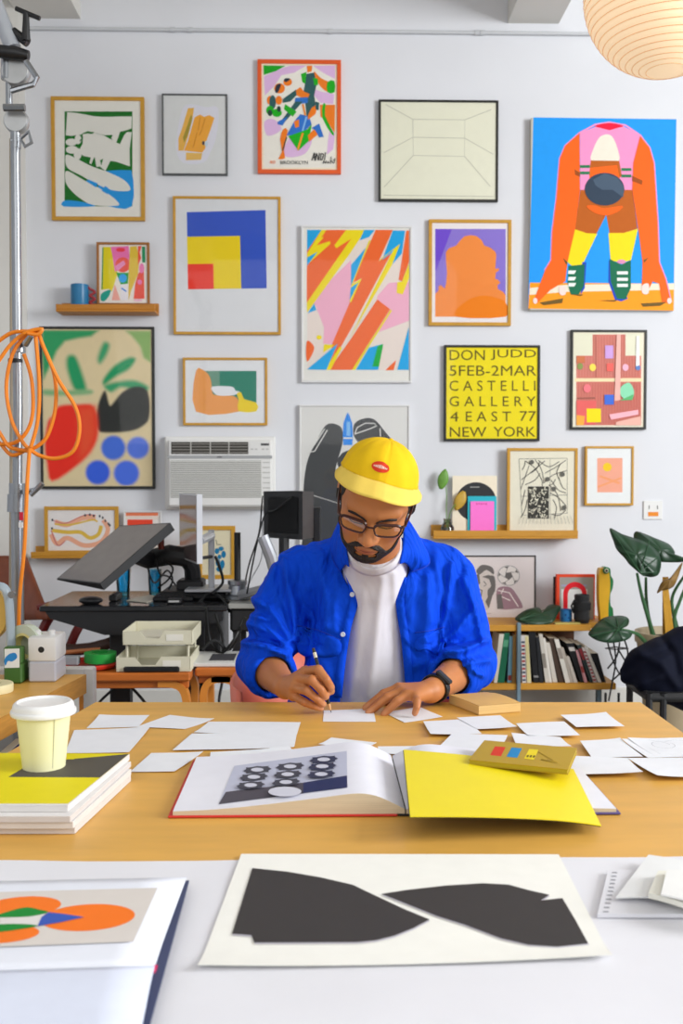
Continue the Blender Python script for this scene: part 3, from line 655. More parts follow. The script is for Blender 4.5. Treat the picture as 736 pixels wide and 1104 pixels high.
# ---- outlet
c = onY(703.5, 550, W); root = thing('wall_outlet', 'white double wall socket plate with an orange sticker', 'outlet', (c.x, W-.001, onY(703, 560, W).z))
mb = MB(); pbox(mb, 693.5, 540, 714, 560, W-.008, W-.001, WPLAS, .002); mb.build('cover_plate', root)
mb = MB(); pbox(mb, 698.5, 552, 709.5, 556.5, W-.0095, W-.008, '#e88a2a'); mb.build('sticker', root)
mb = MB(); [pbox(mb, x, 545, x+1, 549, W-.0088, W-.008, '#6a6a68') for x in (699, 708)]; mb.build('socket_slot', root)

# ---- air conditioner set in the wall
root = thing('air_conditioner', 'white through-wall air conditioner with louvred front', 'air conditioner', onY(237, 547, W-.001))
mb = MB(); pbox(mb, 177.5, 470.5, 297, 549.5, W-.03, W-.001, WPLAS, .006); mb.build('wall_sleeve', root)
Ya = W-.11
mb = MB(); pbox(mb, 180.5, 474, 293.5, 546.5, Ya, W-.02, WPLAS, .01); mb.build('housing', root)
mb = MB(); pbox(mb, 184.5, 476.5, 267.5, 489.5, Ya-.001, Ya+.006, '#3f3c38')
for k in range(4): pbox(mb, 185, 478+k*3.1, 267, 479.1+k*3.1, Ya-.006, Ya, '#8d8a84')
for x in (205, 226, 246): pbox(mb, x, 476.5, x+1.2, 489.5, Ya-.007, Ya, '#b9b7b2')
mb.build('air_vent', root)
mb = MB(); pbox(mb, 269, 476, 291.5, 489, Ya-.002, Ya+.002, '#e4e4e2'); pbox(mb, 281, 478, 290, 480.3, Ya-.003, Ya, '#4a4a4c')
for x in (270, 274.5, 282, 286.5): pbox(mb, x, 483.5, x+3, 485, Ya-.003, Ya, '#c4c4c2')
mb.build('control_panel', root)
mb = MB(); pbox(mb, 180.8, 491, 293.2, 494.3, Ya-.004, Ya, '#a8aaac'); pbox(mb, 234, 492, 239, 493.4, Ya-.005, Ya, '#6e7072'); mb.build('trim_strip', root)
mb = MB(); pbox(mb, 184, 496.5, 281.5, 536.5, Ya-.001, Ya+.004, '#9a9a96')
for k in range(18): pbox(mb, 184, 497+k*2.2, 281.5, 498.25+k*2.2, Ya-.005, Ya, '#d6d6d2')
mb.build('grille', root)
mb = MB(); [pbox(mb, 283, 498+k*5.5, 291, 499+k*5.5, Ya-.002, Ya, '#bdbdb9') for k in range(7)]; mb.build('side_vent', root)

# ---- paper lantern
PAPER = mat('lantern_paper', '#ffe0b8', .8, noise=.04, nscale=8, emit=.5)
WIRE = mat('bamboo_ribs', '#d8a878', .7, noise=.05, emit=.25)
Yl = 3.4; c = onY(719, -9, Yl); R = 88*Yl/F/1.0
root = thing('paper_lantern', 'round ribbed white paper lantern glowing warm at the top right', 'lamp', (c.x, c.y, c.z-R))
prof = []; rib = []; nr = 30
a0, a1 = rad(14), rad(166)
for i in range(nr*4+1):
    t = a0+(a1-a0)*i/(nr*4); bul = 1-.012*abs(math.cos(PI*i/4))
    prof.append((R*bul*math.sin(t)*.99, R*math.cos(t)*.98))
MB().lathe(prof[::-1], PAPER, c, 48).build('shade', root, sharp=None)
mb = MB()
for i in range(nr+1):
    t = a0+(a1-a0)*i/nr; rr = R*.99*math.sin(t); z = R*.98*math.cos(t)
    mb.tube([(c.x+rr*math.cos(2*PI*k/48), c.y+rr*math.sin(2*PI*k/48), c.z+z) for k in range(48)], .0011, WIRE, 5, closed=True)
mb.build('ribs', root)
MB().tube([(c.x, c.y, c.z+R*.93), (c.x, c.y, ZC)], .003, BLK, 6).build('cord', root)
MB().ell((c.x, c.y, c.z), (.035, .035, .045), mat('lamp_bulb', '#fff0d8', .3, emit=2.)).build('bulb', root)
# ================================================================== LEFT BACKGROUND
GLOSSB = mat('black_gloss_top', '#242528', .15, noise=.06, spec=.6)
ORW = mat('orange_birch', '#c26a26', .42, noise=.14, nscale=8, stretch=(1, 6, 6))
ORWL = mat('light_orange_birch', '#d78a35', .42, noise=.1, nscale=8)
LEATH = mat('brown_leather', '#8a4526', .5, noise=.14, nscale=14, bump=.1)
DLEATH = mat('dark_brown_leather', '#4a2a1c', .45, noise=.15, nscale=14)
REDW = mat('dark_red_wood', '#7c2320', .4, noise=.12)
SCRN = mat('glossy_screen', '#7f7876', .12, noise=.05, spec=.7)
CABLE = mat('black_cable', '#17181a', .5)
ORCAB = mat('orange_cable_rubber', '#f28a1a', .45, noise=.05)
ALU = mat('aluminium', '#b9bcc2', .35, metal=.5, noise=.03)
CYAN = glass_mat('cyan_glass', (.36, .80, .95), .12)
# ---- lounge chair in the corner
lc = thing('lounge_chair', 'brown leather lounge chair with dark red wooden frame in the left corner', 'chair', (onY(60, 650, 4.88).x, 4.88, 0))
def P3(x, y, Y): return onY(x, y, Y)
mb = MB(); G = []
for i in range(7):
    t = i/6; L = P3(-22+t*6, 601+t*72, 5.03-.1*t); R_ = P3(27+t*26, 600+t*68, 4.90-.35*t)
    G.append([L.lerp(R_, k/5)+Vector((0, .05*math.sin(PI*k/5), 0)) for k in range(6)])
mb.grid(G, LEATH); mb.build('backrest', lc, solid=.02)
mb = MB(); G = []
for i in range(5):
    t = i/4; A = P3(30, 690, 5.03-.6*t); B_ = P3(132, 688, 5.03-.6*t)
    G.append([A.lerp(B_, k/6)+Vector((0, 0, -.05*math.sin(PI*k/6))) for k in range(7)])
mb.grid(G, DLEATH); mb.build('seat', lc, solid=.05)
for (a, b, c_) in (((66, 655, 4.73), (52, 668, 4.68), (42, 700, 4.68)), ((90, 668, 4.78), (78, 690, 4.73), (68, 730, 4.73))):
    MB().tube(catmull([P3(*a), P3(*b), P3(*c_), Vector((P3(*c_).x-.02, c_[2], 0.0))], 4, False), .022, REDW, 8).build('leg', lc)
MB().tube(catmull([P3(40, 655, 4.58), P3(75, 648, 4.60), P3(120, 646, 4.63)], 5, False), .014, REDW, 8).build('armrest', lc)
# ---- black desk
zd = .75
fy, by = 3.88, 4.40
x0 = onZ(34, 656, zd).x+.01; x1 = onY(205, 656, fy).x
bd = thing('black_desk', 'black desk with a glossy top crowded with screens and cables', 'desk', ((x0+x1)/2, (fy+by)/2, 0))
xr = onY(245, 650, fy).x
MB().box((x0, fy, zd-.022), (xr, by, zd), GLOSSB, .004).build('desktop', bd)
mb = MB()
mb.prism([(x0+.02, fy+.01, zd-.022), (xr-.02, fy+.01, zd-.022), (xr-.02, fy+.01, zd-.06), (xr-.22, fy+.01, zd-.115), (x0+.25, fy+.01, zd-.115), (x0+.04, fy+.01, zd-.05)], (0, .03, 0), BLKM)
mb.build('apron', bd)
for lx in (onY(122, 700, fy).x, onY(206, 700, fy).x):
    mb = MB(); mb.box((lx-.04, fy+.12, .03), (lx+.04, fy+.19, zd-.022), BLKM, .004); mb.build('leg', bd)
    MB().box((lx-.045, fy+.03, .0), (lx+.045, by, .03), BLKM, .006).build('foot', bd)
# mouse, black box, keyboard, papers on the desk
def onD(x, y): return onZ(x, y, zd)
c = onD(98, 651); MB().ell((c.x, c.y, zd+.014), (.048, .033, .017), mat('mouse_black', '#1c1d20', .3), seg=20).build('computer_mouse')
tag(bpy.data.objects['computer_mouse'], 'black computer mouse lying on the front of the black desk', 'mouse')
a = onD(118, 648); b = onD(140, 640); mb = MB().box((a.x, 4.02, zd+.001), (b.x, 4.13, zd+.026), BLK, .004); mb.box((a.x+.012, 4.03, zd+.026), (b.x-.012, 4.12, zd+.029), BLKM)
tag(mb.build('hard_drive'), 'small flat black box on the black desk under the tilted display', 'box')
a = onD(138, 649); b = onD(176, 643); tag(MB().prism([onZ(136, 648, zd+.001), onZ(160, 642, zd+.001), onZ(178, 644, zd+.001), onZ(158, 650, zd+.001)], (0, 0, .003), '#cfcabb').build('paper_sheet'), 'crumpled cream paper lying on the black desk', 'paper')
kb = thing('keyboard', 'flat black keyboard on the black desk beneath the display arm', 'keyboard', onZ(192, 646, zd))
a = onZ(165, 648, zd); b = onZ(213, 643, zd)
MB().box((a.x, 4.02, zd+.001), (b.x, 4.15, zd+.018), BLK, .004).build('body', kb)
mb = MB(); [mb.box((a.x+.006+i*.0165, 4.028+j*.03, zd+.018), (a.x+.019+i*.0165, 4.052+j*.03, zd+.022), BLKM) for i in range(int((b.x-a.x)/.0165)-1) for j in range(4)]; mb.build('keys', kb)
mb = MB().box((onZ(185, 647, zd).x, 3.93, zd+.001), (onZ(200, 647, zd).x, 3.98, zd+.02), BLK, .003); mb.box((onZ(187, 647, zd).x, 3.9285, zd+.008), (onZ(198, 647, zd).x, 3.93, zd+.015), '#b8b8b6')
tag(mb.build('card_reader'), 'small black box with a pale front strip on the desk edge', 'device')
# glasses
def tumbler(x, y0, y1, w, Y, label):
    c = onY(x, y1, Y); zt = onY(x, y0, Y).z; r = w/2*Y/F; h = zt-zd
    pr = [(.001, .002), (r*.75, 0), (r*.8, .006), (r*.88, h*.4), (r*.9, h*.42), (r, h), (r*.93, h), (r*.82, h*.42), (r*.72, .012), (.001, .01)]
    return tag(MB().lathe(pr, CYAN, (c.x, Y, zd+.0005), 24).build('drinking_glass'), label, 'glass')
tumbler(133, 612, 640, 17, 4.25, 'left bright blue drinking glass under the tilted display')
tumbler(167, 614, 640, 16, 4.25, 'right bright blue drinking glass behind the cables of the display arm')
# ---- tilted pen display on its arm
BL, BR, TL = P3(61, 624, 3.92), P3(108, 629.5, 3.70), P3(129.5, 566.7, 4.10)
nrm = (BR-BL).cross(TL-BL).normalized(); TR = onPlane(183.5, 563.6, BL, nrm)
if nrm.z < 0: nrm = -nrm
td = thing('pen_display', 'wide dark pen display tilted steeply on a black arm over the desk', 'screen', (onD(205, 648).x-.02, 4.18, zd))
th = -nrm*.03
def lerp4(u, v, off=0): return (BL.lerp(BR, u)).lerp(TL.lerp(TR, u), v)+nrm*off
mb = MB(); mb.hexa([BL, BR, TR, TL], [BL+th*.2, BR+th, TR+th*1.2, TL+th*.5], BLK); mb.build('casing', td)
mb = MB(); mb.poly([lerp4(.015, .015, .0006), lerp4(.985, .015, .0006), lerp4(.985, .985, .0006), lerp4(.015, .985, .0006)], SCRN); mb.build('screen', td)
px_, Yp = onY(205, 600, 4.18).x, 4.18
back = lerp4(.55, .62)+th
mb = MB(); el = P3(183, 598, 4.1); e2 = P3(203, 601, 4.12)
mb.tube([back, P3(160, 603, 4.1), el, e2], [.035, .04, .042, .04], BLKM, 10)
mb.tube([P3(199, 598, 4.12), P3(207, 612, 4.15), P3(209, 634, 4.18)], [.036, .034, .036], BLKM, 10); mb.build('arm', td)
ba = P3(205, 648, 4.18)
MB().box((ba.x-.11, 4.06, zd+.001), (ba.x+.16, 4.32, zd+.035), BLKM, .008).box((ba.x-.05, 4.12, zd+.03), (ba.x+.06, 4.24, zd+.075), BLKM, .008).build('base', td)
mb = MB()
for pts in ([(158, 605), (162, 622), (168, 628), (180, 615), (186, 626), (178, 640)], [(168, 603), (172, 618), (182, 622), (190, 632)], [(175, 604), (186, 612), (182, 624), (170, 634)]):
    mb.tube(catmull([P3(x, y, 4.05+.02*i) for i, (x, y) in enumerate(pts)], 5, False), .004, CABLE, 6)
mb.build('cable', td)
mb = MB().tube([P3(172, 574, 4.05), P3(174, 592, 4.05)], [.018, .012], mat('rust_plastic', '#7c3420', .5), 8); mb.build('clip', td)
# ---- silver monitor seen almost from its edge
zA, A0, A1 = 4.18, P3(193, 533, 4.18), P3(212, 533, 3.86)
mn = thing('computer_monitor', 'slim silver monitor seen almost edge-on with a reflective screen', 'monitor', (onY(226, 640, 4.1).x, 4.1, zd))
zt = P3(212, 533, 3.86).z; zb_ = P3(212, 608, 3.86).z
d = Vector((A1.x-A0.x, A1.y-A0.y, 0)); n_ = Vector((-d.y, d.x, 0)).normalized()
if n_.x < 0: n_ = -n_
n_ = n_*.022
q = [Vector((A0.x, A0.y, zb_)), Vector((A1.x, A1.y, zb_))]
mb = MB(); mb.hexa([q[0]+Vector((0, 0, zt-zb_)), q[1]+Vector((0, 0, zt-zb_)), q[1]+n_+Vector((0, 0, zt-zb_)), q[0]+n_+Vector((0, 0, zt-zb_))], [q[0], q[1], q[1]+n_, q[0]+n_], mat('silver_casing', '#d5d8de', .3, metal=.1)); mb.build('casing', mn)
def scr(u, v): return q[0].lerp(q[1], u)+Vector((0, 0, (zt-zb_)*v))-n_*.02
MIR = mat('dark_glass_screen', '#6e5f60', .08, noise=.03, spec=.8)
MB().poly([scr(.03, .02), scr(.97, .02), scr(.97, .98), scr(.03, .98)], MIR).build('screen', mn)
ps = P3(228, 600, 4.12)
MB().box((ps.x-.012, 4.10, zd+.012), (ps.x+.012, 4.13, P3(228, 571, 4.12).z), ALU, .003).build('stand', mn)
MB().tube([P3(216, 583, 4.0), P3(228, 577, 4.1)], .018, ALU, 8).tube([P3(215, 602, 4.0), P3(228, 600, 4.1)], .007, BLKM, 6).build('hinge', mn)
MB().box((ps.x-.1, 4.02, zd+.036), (ps.x+.1, 4.22, zd+.048), ALU, .003).build('base', mn)
# ---- side stand to the right: grey platform with clamp, post and grey monitor arm
sx0, sx1 = onY(247, 655, 3.95).x, onY(300, 655, 3.95).x
st = thing('equipment_cart', 'dark equipment cart with a pale top behind the man at left', 'cart', ((sx0+sx1)/2, 4.1, 0))
MB().box((sx0, 3.9, .735), (sx1, 4.3, .755), mat('grey_top', '#9b9c98', .5), .003).build('tabletop', st)
MB().box((sx0+.005, 3.92, .64), (sx1-.01, 4.28, .735), BLKM, .01).build('drawer', st)
for lx in (sx0+.03, sx1-.04):
    for ly in (3.95, 4.25): MB().box((lx-.015, ly-.015, 0), (lx+.015, ly+.015, .64), BLKM).build('leg', st)
MB().box((sx0+.02, 3.95, .16), (sx1-.02, 4.27, .18), BLKM).build('shelf', st)
pz = .757
po = thing('monitor_arm', 'black upright post on a shiny clamp with a grey arm reaching right', 'monitor arm', (onY(256, 640, 4.05).x, 4.05, pz))
c = onY(256, 640, 4.05)
MB().lathe([(.001, 0), (.055, .001), (.055, .012), (.04, .02), (.036, .055), (.04, .06), (.04, .075), (.001, .078)], STEEL, (c.x, 4.05, pz), 20).build('clamp', po)
MB().tube([(c.x, 4.05, pz+.07), (c.x, 4.05, onY(256, 574, 4.05).z)], .0135, BLKM, 12).build('post', po)
a = P3(262, 641, 4.0); b = P3(290, 633, 3.9)
mb = MB(); mb.tube([(c.x, 4.05, a.z), a, b], [.024, .024, .02], ALU, 8, flat=.7); mb.build('lower_arm', po)
bm_ = thing('computer_monitor', 'black boxy monitor seen from behind next to the cap', 'monitor', P3(305, 640, 3.9))
q0, q1 = P3(284, 530, 3.95), P3(326, 529, 3.80); zt, zb_ = P3(305, 530, 3.86).z, P3(305, 581, 3.86).z
q2 = P3(338, 535, 4.0)
def colm(p, z): return Vector((p.x, p.y, z))
mb = MB(); mb.hexa([colm(q0, zt), colm(q1, zt+.003), colm(q2, zt-.002), colm(q0, zt)+Vector((.12, .22, 0))], [colm(q0, zb_), colm(q1, zb_), colm(q2, zb_-.004), colm(q0, zb_)+Vector((.12, .22, 0))], BLK); mb.build('casing', bm_)
mb = MB(); f0 = lambda u, v: colm(q0.lerp(q1, u), zb_+(zt-zb_)*v)+Vector((-.001, -.003, 0))
mb.hexa([f0(.12, .88), f0(.88, .88), f0(.8, .84), f0(.2, .84)], [f0(.12, .12), f0(.88, .12), f0(.8, .16), f0(.2, .16)], BLKM)
mb.build('back_cover', bm_)
MB().tube(catmull([f0(.75, .9), f0(.6, .8)+Vector((0, -.02, 0)), f0(.3, .6)+Vector((0, -.02, 0)), f0(.05, .5)+Vector((0, -.02, 0)), P3(276, 590, 3.9), P3(266, 640, 3.95)], 5, False), .0035, CABLE, 6).build('cable', bm_)
MB().tube([P3(283, 578, 3.8), P3(292, 600, 3.8), P3(297, 622, 3.82)], [.022, .024, .02], ALU, 10).build('arm', bm_)
MB().tube([P3(306, 580, 3.85), P3(306, 600, 3.85), P3(304, 625, 3.85)], .02, BLKM, 8).build('mount', bm_)
MB().box((P3(285, 640, 3.9).x, 3.86, pz), (P3(318, 640, 3.9).x, 3.98, P3(300, 620, 3.92).z), BLKM, .01).build('base', bm_)
# tower speaker / box right of the monitor
cb = thing('speaker_tower', 'narrow black speaker standing behind the man beside the black monitor', 'speaker', (P3(341, 560, 4.1).x, 4.1, pz))
MB().box((P3(337, 560, 4.1).x, 4.05, pz), (P3(346, 560, 4.1).x, 4.16, P3(341, 547, 4.1).z), BLKM, .004).build('cabinet', cb)
MB().box((P3(338, 560, 4.1).x, 4.045, pz+.02), (P3(345, 560, 4.1).x, 4.05, P3(341, 551, 4.1).z), BLK, .002).build('front_grille', cb)
# bundle of cables under the desk and cart
def cable(label, pts, Y, r=.006, m=None):
    V = catmull([P3(x, y, Y+(.03*math.sin(i*1.7))) for i, (x, y) in enumerate(pts)], 6, False)
    return tag(MB().tube(V, r, m or CABLE, 6).build('power_cable'), label, 'cable')
cable('thick black cable drooping in a loop under the cart', [(222, 655), (226, 690), (238, 704), (252, 690), (262, 668)], 3.85)
cable('black cable hanging straight down beside the second orange stool', [(232, 662), (240, 690), (240, 730), (236, 760), (245, 790)], 3.85)
cable('black cable crossing diagonally below the cart drawer', [(265, 665), (248, 700), (232, 690), (218, 700)], 3.82)
cable('black cable curling on the floor beneath the black desk', [(100, 768), (112, 752), (135, 738), (160, 762), (180, 790)], 3.9)
cable('thin black wire rising from the clamp toward the wall', [(262, 640), (268, 610), (279, 575), (282, 545), (283, 535)], 4.05, .0035)
cable('thin grey wire hanging left of the black monitor', [(266, 634), (272, 622), (282, 600), (283, 560)], 4.1, .0025, ALU)
cable('short black cable arching over the cart top', [(228, 640), (240, 628), (236, 610), (232, 600)], 4.0, .006)
cable('tangled black lead behind the keyboard', [(210, 656), (225, 640), (240, 646), (248, 660)], 4.0, .007)
cable('black lead dipping low behind the second orange stool', [(250, 664), (256, 690), (246, 716), (258, 740), (250, 772)], 3.95, .005)
# computer under the desk
pc = thing('computer_tower', 'dark computer tower hanging under the right end of the desk', 'computer', (P3(225, 660, 4.1).x, 4.1, .50))
MB().box((P3(212, 690, 4.0).x, 3.96, .50), (P3(238, 690, 4.0).x, 4.36, .722), BLK, .008).build('case', pc)
MB().box((P3(213, 690, 4.0).x, 3.952, .52), (P3(222, 690, 4.0).x, 3.96, .70), BLKM, .002).build('front_panel', pc)

# ---- two orange stools with bent legs
def bent_stool(name, label, xl, xr, yf, yb, zt, th, lx):
    root = thing(name, label, 'stool', ((xl+xr)/2, (yf+yb)/2, 0))
    MB().box((xl, yf, zt-th), (xr, yb, zt), ORW, .006).build('seat', root)
    MB().box((xl+.01, yf+.03, zt-th-.03), (xr-.01, yf+.055, zt-th), ORW, .003).build('rail', root)
    for x, sgn in lx:
        for y in (yf+.02, yb-.05):
            path = [(x-sgn*.10, zt-th-.012), (x-sgn*.05, zt-th-.014), (x-sgn*.016, zt-th-.03), (x, zt-th-.07), (x, zt-th-.14), (x, 0.)]
            c2 = catmull([(p[0], 0, p[1]) for p in path], 5, False)
            mb = MB(); w = .022; G = []
            for i, p in enumerate(c2):
                a = c2[max(i-1, 0)]; b = c2[min(i+1, len(c2)-1)]; t = (b-a).normalized(); nn = Vector((-t.z, 0, t.x))*.013
                G.append([Vector((p.x, y, p.z))+nn, Vector((p.x, y+2*w, p.z))+nn, Vector((p.x, y+2*w, p.z))-nn, Vector((p.x, y, p.z))-nn])
            mb.grid(G, ORWL, closev=True); mb.poly(G[-1], ORWL); mb.poly(G[0], ORWL); mb.build('leg', root)
    return root
zs = .55; yf = 3.56
xs0, xs1 = onY(60, 726, yf).x, onY(205, 720, yf).x
bent_stool('low_stool', 'wide orange birch bench with bent legs carrying the letter trays', xs0, xs1, yf, yf+.32, zs, .032, ((xs0+.03, -1), (xs1-.02, 1)))
x2, x3 = onY(207, 720, yf).x, onY(264, 720, yf).x
bent_stool('low_stool', 'smaller orange birch stool with bent legs nearest the man', x2+.002, x3, yf+.06, yf+.36, zs+.005, .032, ((x2+.03, -1), (x3-.03, 1)))
# laptop-like book on the second stool
mb = MB(); a = onZ(209, 714, zs+.006); b = onZ(262, 700, zs+.006)
mb.box((a.x, yf+.08, zs+.006), (b.x, yf+.33, zs+.02), '#d8d8d6', .002); mb.box((a.x+.06, yf+.13, zs+.02), (b.x-.01, yf+.27, zs+.0206), '#4a4a50')
tag(mb.build('paperback_book'), 'pale flat book with a dark picture lying on the smaller orange stool', 'book')
# letter trays
def tray(name, label, xl, xr, z, h, y0, y1):
    root = thing(name, label, 'letter tray', ((xl+xr)/2, (y0+y1)/2, z)); t = .006
    MB().box((xl, y0, z), (xr, y1, z+t), CREAMP, .002).build('base', root)
    MB().box((xr-t, y0, z+t), (xr, y1, z+h), CREAMP, .002).build('side_wall', root)
    MB().box((xl, y0, z+t), (xl+t, y1, z+h), CREAMP, .002).build('side_wall', root)
    MB().box((xl+t, y1-t, z+t), (xr-t, y1, z+h), CREAMP, .002).build('back_wall', root)
    w = xr-xl; mb = MB()
    mb.prism([(xl+t, y0, z+t), (xr-t, y0, z+t), (xr-t, y0, z+h), (xl+w*.6, y0, z+h), (xl+w*.52, y0, z+h*.45), (xl+w*.33, y0, z+h*.45), (xl+w*.25, y0, z+h*.95), (xl+t, y0, z+h*.95)], (0, t, 0), CREAMP); mb.build('front_lip', root)
    MB().box((xl+w*.62, y0-.0015, z+h*.3), (xl+w*.86, y0, z+h*.75), '#e9e6da').build('label_holder', root)
    return root
ty0, ty1 = 3.575, 3.82
l0, r0 = onY(125, 710, ty0).x, onY(206, 710, ty0).x
tray('letter_tray', 'lower cream letter tray on the wide orange bench', l0, r0, zs+.001, .055, ty0, ty1)
l1, r1 = onY(132, 690, ty0).x, onY(208, 690, ty0).x
tr2 = tray('letter_tray', 'upper cream letter tray stacked above the lower one', l1, r1, zs+.098, .052, ty0, ty1)
for x in (l1+.012, r1-.02):
    for y in (ty0+.02, ty1-.03): MB().tube([(x, y, zs+.008), (x, y, zs+.1)], .005, CREAMP, 6).build('riser', tr2)
MB().box((l1+.03, ty0+.02, zs+.106), (r1-.03, ty1-.03, zs+.122), '#e3dfcc').build('papers', tr2)
c = onY(163, 716, 3.562); mb = MB().box((c.x-.1, 3.562, zs+.001), (c.x+.1, 3.573, zs+.022), BLK, .006)
tag(mb.build('stapler'), 'long black bar lying on the bench in front of the trays', 'tool')
# red plate and green tape at the left end of the bench
c = onY(95, 716, 3.64)
tag(MB().lathe([(.001, .002), (.06, 0), (.1, .006), (.105, .016), (.1, .022), (.09, .012), (.001, .008)], mat('red_lacquer', '#c5301f', .35), (c.x, 3.67, zs+.0005), 32).build('red_plate'), 'round red plate on the bench beside the letter trays', 'plate')
gt = thing('tape_roll', 'green roll of tape lying on the red plate', 'tape', (c.x+.04, 3.66, zs+.024))
MB().lathe([(.03, 0), (.058, 0), (.058, .034), (.03, .034), (.03, 0)], mat('green_tape', '#1f9c3c', .45), (c.x+.04, 3.66, zs+.024), 28).build('tape', gt)
tag(MB().tube([P3(62, 704, 3.72), P3(108, 700, 3.74)], .008, mat('wood_handle', '#b06a3a', .5), 8).build('paint_brush'), 'wooden brush lying across the red plate', 'brush')
tag(MB().box((c.x-.1, 3.61, zs+.018), (c.x-.03, 3.65, zs+.05), '#8d9094', .004).build('tape_dispenser_refill'), 'small grey box beside the green tape', 'box')

# ---- steel light stand with its boom
ls = thing('light_stand', 'tall steel light stand with clamps and a boom arm at the left edge', 'stand', (onY(18, 700, 2.9).x, 2.9, 0))
def S(x, y, d=0): return onY(x, y, 2.9+d)
rp = lambda w: w/2*2.9/F
xb = S(18.5, 700).x
MB().tube([(xb, 2.9, .03), (S(18.5, 540).x, 2.9, S(18, 540).z)], rp(13), STEEL, 14).build('lower_pole', ls)
MB().tube([S(18.5, 548), S(19.5, 440), S(17.5, 250), S(16.5, 140)], rp(10), STEEL, 14).build('upper_pole', ls)
MB().tube([S(11.5, 660, .04), S(12.5, 400, .04), S(12, 150, .04)], rp(4), mat('dull_brass', '#a59a88', .4, metal=.6), 8).build('side_rod', ls)
MB().tube([S(10, 125), S(9.5, 75)], rp(7), STEEL, 12).build('top_pole', ls)
mb = MB(); mb.tube([S(18, 552), S(18.4, 533)], rp(20), STEEL, 18); mb.tube([S(18.4, 533), S(18.5, 521)], rp(17), STEEL, 18); mb.build('collar', ls)
mb = MB(); mb.tube([S(28, 530, -.02), S(38, 528, -.03)], rp(5), STEEL, 8); mb.tube([S(33, 534, -.04), S(46, 521, -.04)], [rp(5), rp(6)], STEEL, 8); mb.build('wing_knob', ls)
mb = MB(); mb.tube([S(16.5, 391), S(16.5, 387)], rp(15), BLKM, 14); mb.build('band', ls)
mb = MB(); mb.tube([S(20, 380), S(19.5, 357)], rp(15), STEEL, 12); mb.tube([S(27, 372, -.02), S(33, 362, -.03)], rp(7), STEEL, 8); mb.build('clamp', ls)
MB().box(S(21, 561, -.025), S(25, 552, -.02), '#c8273f').box(S(20, 569, -.025), S(25, 563, -.02), '#dcdcdc').build('sticker', ls)
def disc(mb, x, y, r, dp=0., th=.03): 
    c = S(x, y, dp); mb.lathe([(.001, -th/2), (rp(2*r)*.9, -th/2), (rp(2*r), -th/2+.006), (rp(2*r), th/2-.006), (rp(2*r)*.9, th/2), (.001, th/2)], mat('cast_steel', '#b4b6b7', .4, metal=.75, noise=.1), c, 24, axis='Y'); return mb
MB1 = disc(MB(), 18, 131, 13); MB1.tube([S(13, 152), S(20, 152)], rp(10), STEEL, 12); MB1.tube([S(17, 160), S(17, 120)], rp(11), STEEL, 12); MB1.build('grip_head', ls)
mb = MB(); mb.tube([S(4, 116, -.04), S(27, 116, -.04)], rp(8), STEEL, 8); mb.build('handle', ls)
mb = MB(); mb.tube([S(22, 150, -.03), S(31, 142, -.03), S(34, 154, -.03), S(27, 158, -.03)], rp(4), STEEL, 8, closed=True); mb.build('latch', ls)
MB2 = disc(MB(), 17, 78, 15); MB2.tube([S(8, 60), S(8, 86)], rp(13), STEEL, 12); MB2.build('grip_head', ls)
mb = MB(); mb.tube([S(28, 66, -.03), S(40, 84, -.03), S(36, 91, -.03), S(12, 98, -.03)], rp(6), STEEL, 8); mb.build('handle', ls)
mb = MB(); mb.tube([S(-30, -55, -.02), S(14, 52, -.02)], rp(17), mat('boom_grey', '#aeb3ba', .35, metal=.4), 14); mb.build('boom_arm', ls)
mb = MB(); mb.tube([S(-4, 55, -.03), S(16, 57, -.03), S(31, 60, -.03)], [rp(13), rp(14), rp(10)], BLK, 12); mb.tube([S(14, 34, -.02), S(30, 46, -.02)], rp(10), BLK, 10); mb.build('boom_clamp', ls)
mb = MB(); mb.tube([S(28, 44, -.03), S(28, 14, -.03)], [rp(9), rp(6)], BLK, 10); mb.tube([S(17, 9, -.03), S(43, 20, -.03)], rp(5), BLK, 8); mb.build('t_handle', ls)
for k in range(3):
    an = 2*PI*k/3+.5
    MB().tube([(xb, 2.9, .22), (xb+.5*math.cos(an), 2.9+.5*math.sin(an)*.6, .02)], .012, STEEL, 8).build('leg', ls)
# orange extension cord hung on the stand
cc = thing('extension_cord', 'bright orange extension cord coiled and hung on the light stand', 'cord', S(33, 360, -.06))
def K(pts, dp, mb):
    return mb.tube(catmull([onY(x*200/736, 330+y*270/994, 2.9+dp) for x, y in pts], 6, False), .0056, ORCAB, 8)
mb = MB()
K([(150, 98), (172, 160), (230, 290), (298, 400), (315, 490), (290, 575), (220, 605), (150, 590), (112, 560)], -.075, mb)
K([(165, 145), (215, 270), (220, 400), (190, 510), (150, 555), (112, 570)], -.06, mb)
K([(105, 110), (50, 190), (25, 320), (45, 450), (90, 540), (120, 570)], -.065, mb)
K([(95, 190), (125, 290), (130, 420), (105, 500), (50, 545), (-40, 545)], -.05, mb)
K([(140, 110), (155, 300), (150, 450), (122, 560)], -.085, mb)
K([(-60, 300), (0, 210), (45, 150), (100, 108), (172, 92)], -.08, mb)
K([(-60, 190), (0, 135), (50, 105), (110, 100), (165, 100)], -.07, mb)
K([(-50, 430), (0, 505), (40, 560), (112, 575)], -.055, mb); K([(-60, 490), (0, 545), (50, 592), (120, 560)], -.045, mb)
K([(95, 108), (130, 96), (165, 92), (150, 112), (110, 108)], -.095, mb)
K([(118, 560), (108, 700), (100, 900), (92, 1010), (78, 1150), (74, 1280)], -.08, mb)
mb.build('cord', cc)
